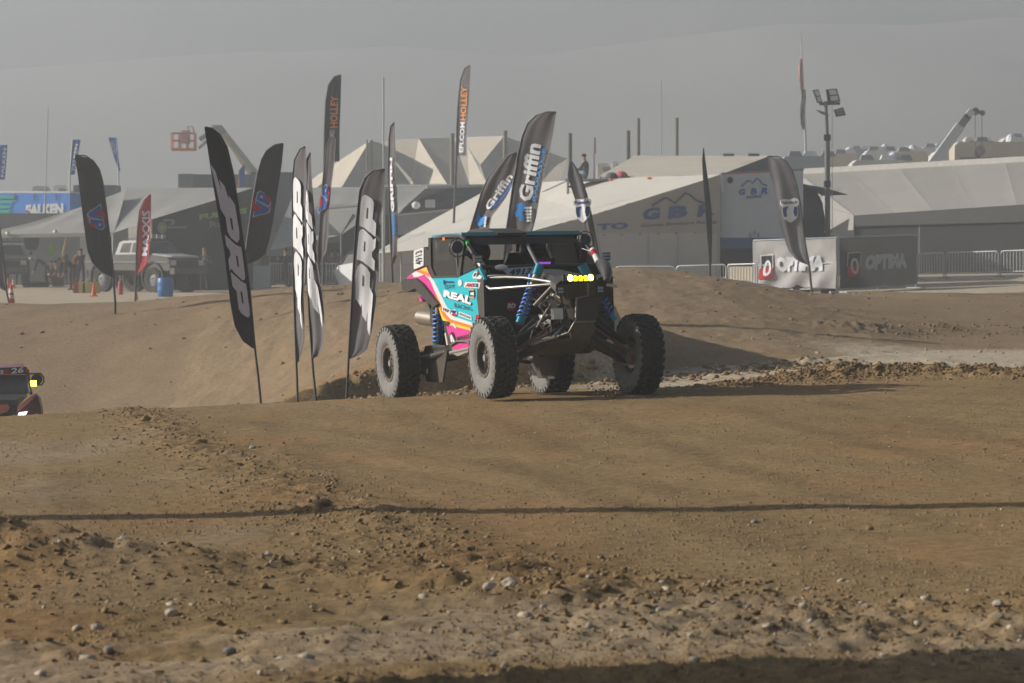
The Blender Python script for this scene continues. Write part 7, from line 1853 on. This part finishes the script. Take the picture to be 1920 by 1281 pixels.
grains('grit', Xg[kk], Yg[kk], (.004 + .010 * nr.rand(int(kk.sum())) ** 3), pm('grit_dirt', (.25, .168, .088), .95, var=.2, scale=8, spec=.08))
# dust and grit thrown up at the front wheel
n_ = 260
gx_ = at(1150, 735, 35.7).x + nr.randn(n_) * .13; gy_ = 35.7 + nr.randn(n_) * .15
o = clods('flying_grit', gx_, gy_, .004 + .010 * nr.rand(n_) ** 2, DIRTC)
vv = np.zeros(n_ * 36, np.float32); o.data.vertices.foreach_get('co', vv); vv = vv.reshape(n_, 12, 3); vv[:, :, 2] += (np.abs(nr.randn(n_)) * .05)[:, None]; o.data.vertices.foreach_set('co', vv.ravel()); o.data.update()

ST = [(956, 1092, .036, 'pale', 'largest pale stone in the middle of the stony strip'), (918, 1098, .030, 'pale', 'pale flat stone just left of the largest one'), (986, 1160, .030, 'pale', 'rounded cream stone below the largest pale one'), (1238, 1148, .020, 'pale', 'pale stone on the stony strip right of centre'),
      (1873, 1131, .026, 'pale', 'pale stone near the right picture edge'), (1868, 1170, .028, 'tan', 'tan stone below the one near the right picture edge'), (502, 1061, .022, 'pale', 'white stone at the upper edge of the dirt bank'), (322, 1164, .028, 'pale', 'long flat pale stone lower left'), (182, 1180, .026, 'pale', 'wide pale stone far lower left'),
      (204, 1218, .022, 'grey', 'grey stone below the wide pale stone'), (432, 1212, .028, 'grey', 'grey boulder shaped stone lower left of centre'), (605, 947, .045, 'brown', 'large brown clod at the thin shadow line'), (590, 940, .036, 'brown', 'tan clod left of the large one at the thin shadow line'), (275, 794, .055, 'brown', 'brown clod on the crest at left'),
      (375, 834, .050, 'brown', 'dark clod in the loose dirt band near the crest'), (1415, 981, .020, 'grey', 'small grey stone on the smooth track below the thin shadow'), (1066, 960, .018, 'pale', 'small white stone on the track right of the loose dirt'), (474, 842, .026, 'pale', 'white stone in the loose dirt band'), (228, 1056, .030, 'pale', 'pale stone on the left dirt bank'), (1630, 994, .022, 'brown', 'brown clod on the smooth track at right')]
SM = {'pale': PALES, 'tan': pm('tan_stone', (.40, .31, .20), .9, var=.2), 'grey': pm('grey_stone', (.22, .20, .18), .9, var=.2), 'brown': DIRTC}
for px, py, r, kd, lab in ST:
    Y = CZ * F / (py - HY)
    for _ in range(8):
        X = (px - 960) * Y / F; Y = (CZ - Hs(X, Y)) * F / (py - HY)
    X = (px - 960) * Y / F; z = Hs(X, Y)
    b = bmesh.new(); bmesh.ops.create_icosphere(b, subdivisions=2, radius=r)
    s0 = rng.uniform(0, 50)
    for v in b.verts:
        k = 1 + .5 * float(fbm(np.array([v.co.x / r * 1.1 + s0]), np.array([v.co.y / r * 1.1 + v.co.z / r * .9]), 2, 5)[0])
        v.co = Vector((v.co.x * k * 1.25, v.co.y * k, v.co.z * k * .72))
    me = bpy.data.meshes.new('stone'); b.to_mesh(me); b.free(); me.materials.append(SM[kd])
    o = bpy.data.objects.new('stone', me); COL.objects.link(o); o.location = (X, Y, z + r * .35); o.rotation_euler = (0, 0, rng.uniform(0, 6))
    tag(o, lab, 'stone', 'single stones and clods')

# ------------------------------------------------------------------ beside the camera, left of the picture: what throws the two near shadows
up_ = Vector((-7.6, 21.55, Hs(-7.6, 21.55)))
rt = thing('utility_pole', up_, 'thick wooden pole left of the picture, casting the thin line of shade', 'pole')
MB().tube([up_ + Vector((0, 0, -.2)), up_ + Vector((0, 0, 6.6))], [.24, .17], 16).build('pole', pm('pole_wood', (.20, .14, .09), .9, bump=.4), rt, smooth=50)
MB().box(up_ + Vector((0, 0, 6.2)), (.12, 1.2, .12)).build('cross_arm', pm('pole_wood', (.20, .14, .09), .9), rt)
tz = Hs(-6.5, 12.5)
rt = thing('canopy', Vector((-6.4, 12.2, tz)), 'flat topped canopy added left of the picture to shade the near ground', 'canopy')
MB().prism([(x, y, tz + 2.45) for x, y in ((-9.6, 9.4), (-3.2, 9.9), (-3.0, 13.62), (-9.4, 12.5))], (0, 0, .14)).build('roof', TENTG, rt)  # unseen slab, added and shaped for the shade it casts
for x, y in ((-9.2, 9.8), (-3.6, 10.2), (-3.6, 12.2), (-9.2, 11.9)): MB().tube([(x, y, tz - .05), (x, y, tz + 2.46)], .03, 8).build('leg', STEEL, rt)

for o in bpy.data.objects:
    if '_local' in o: del o['_local']
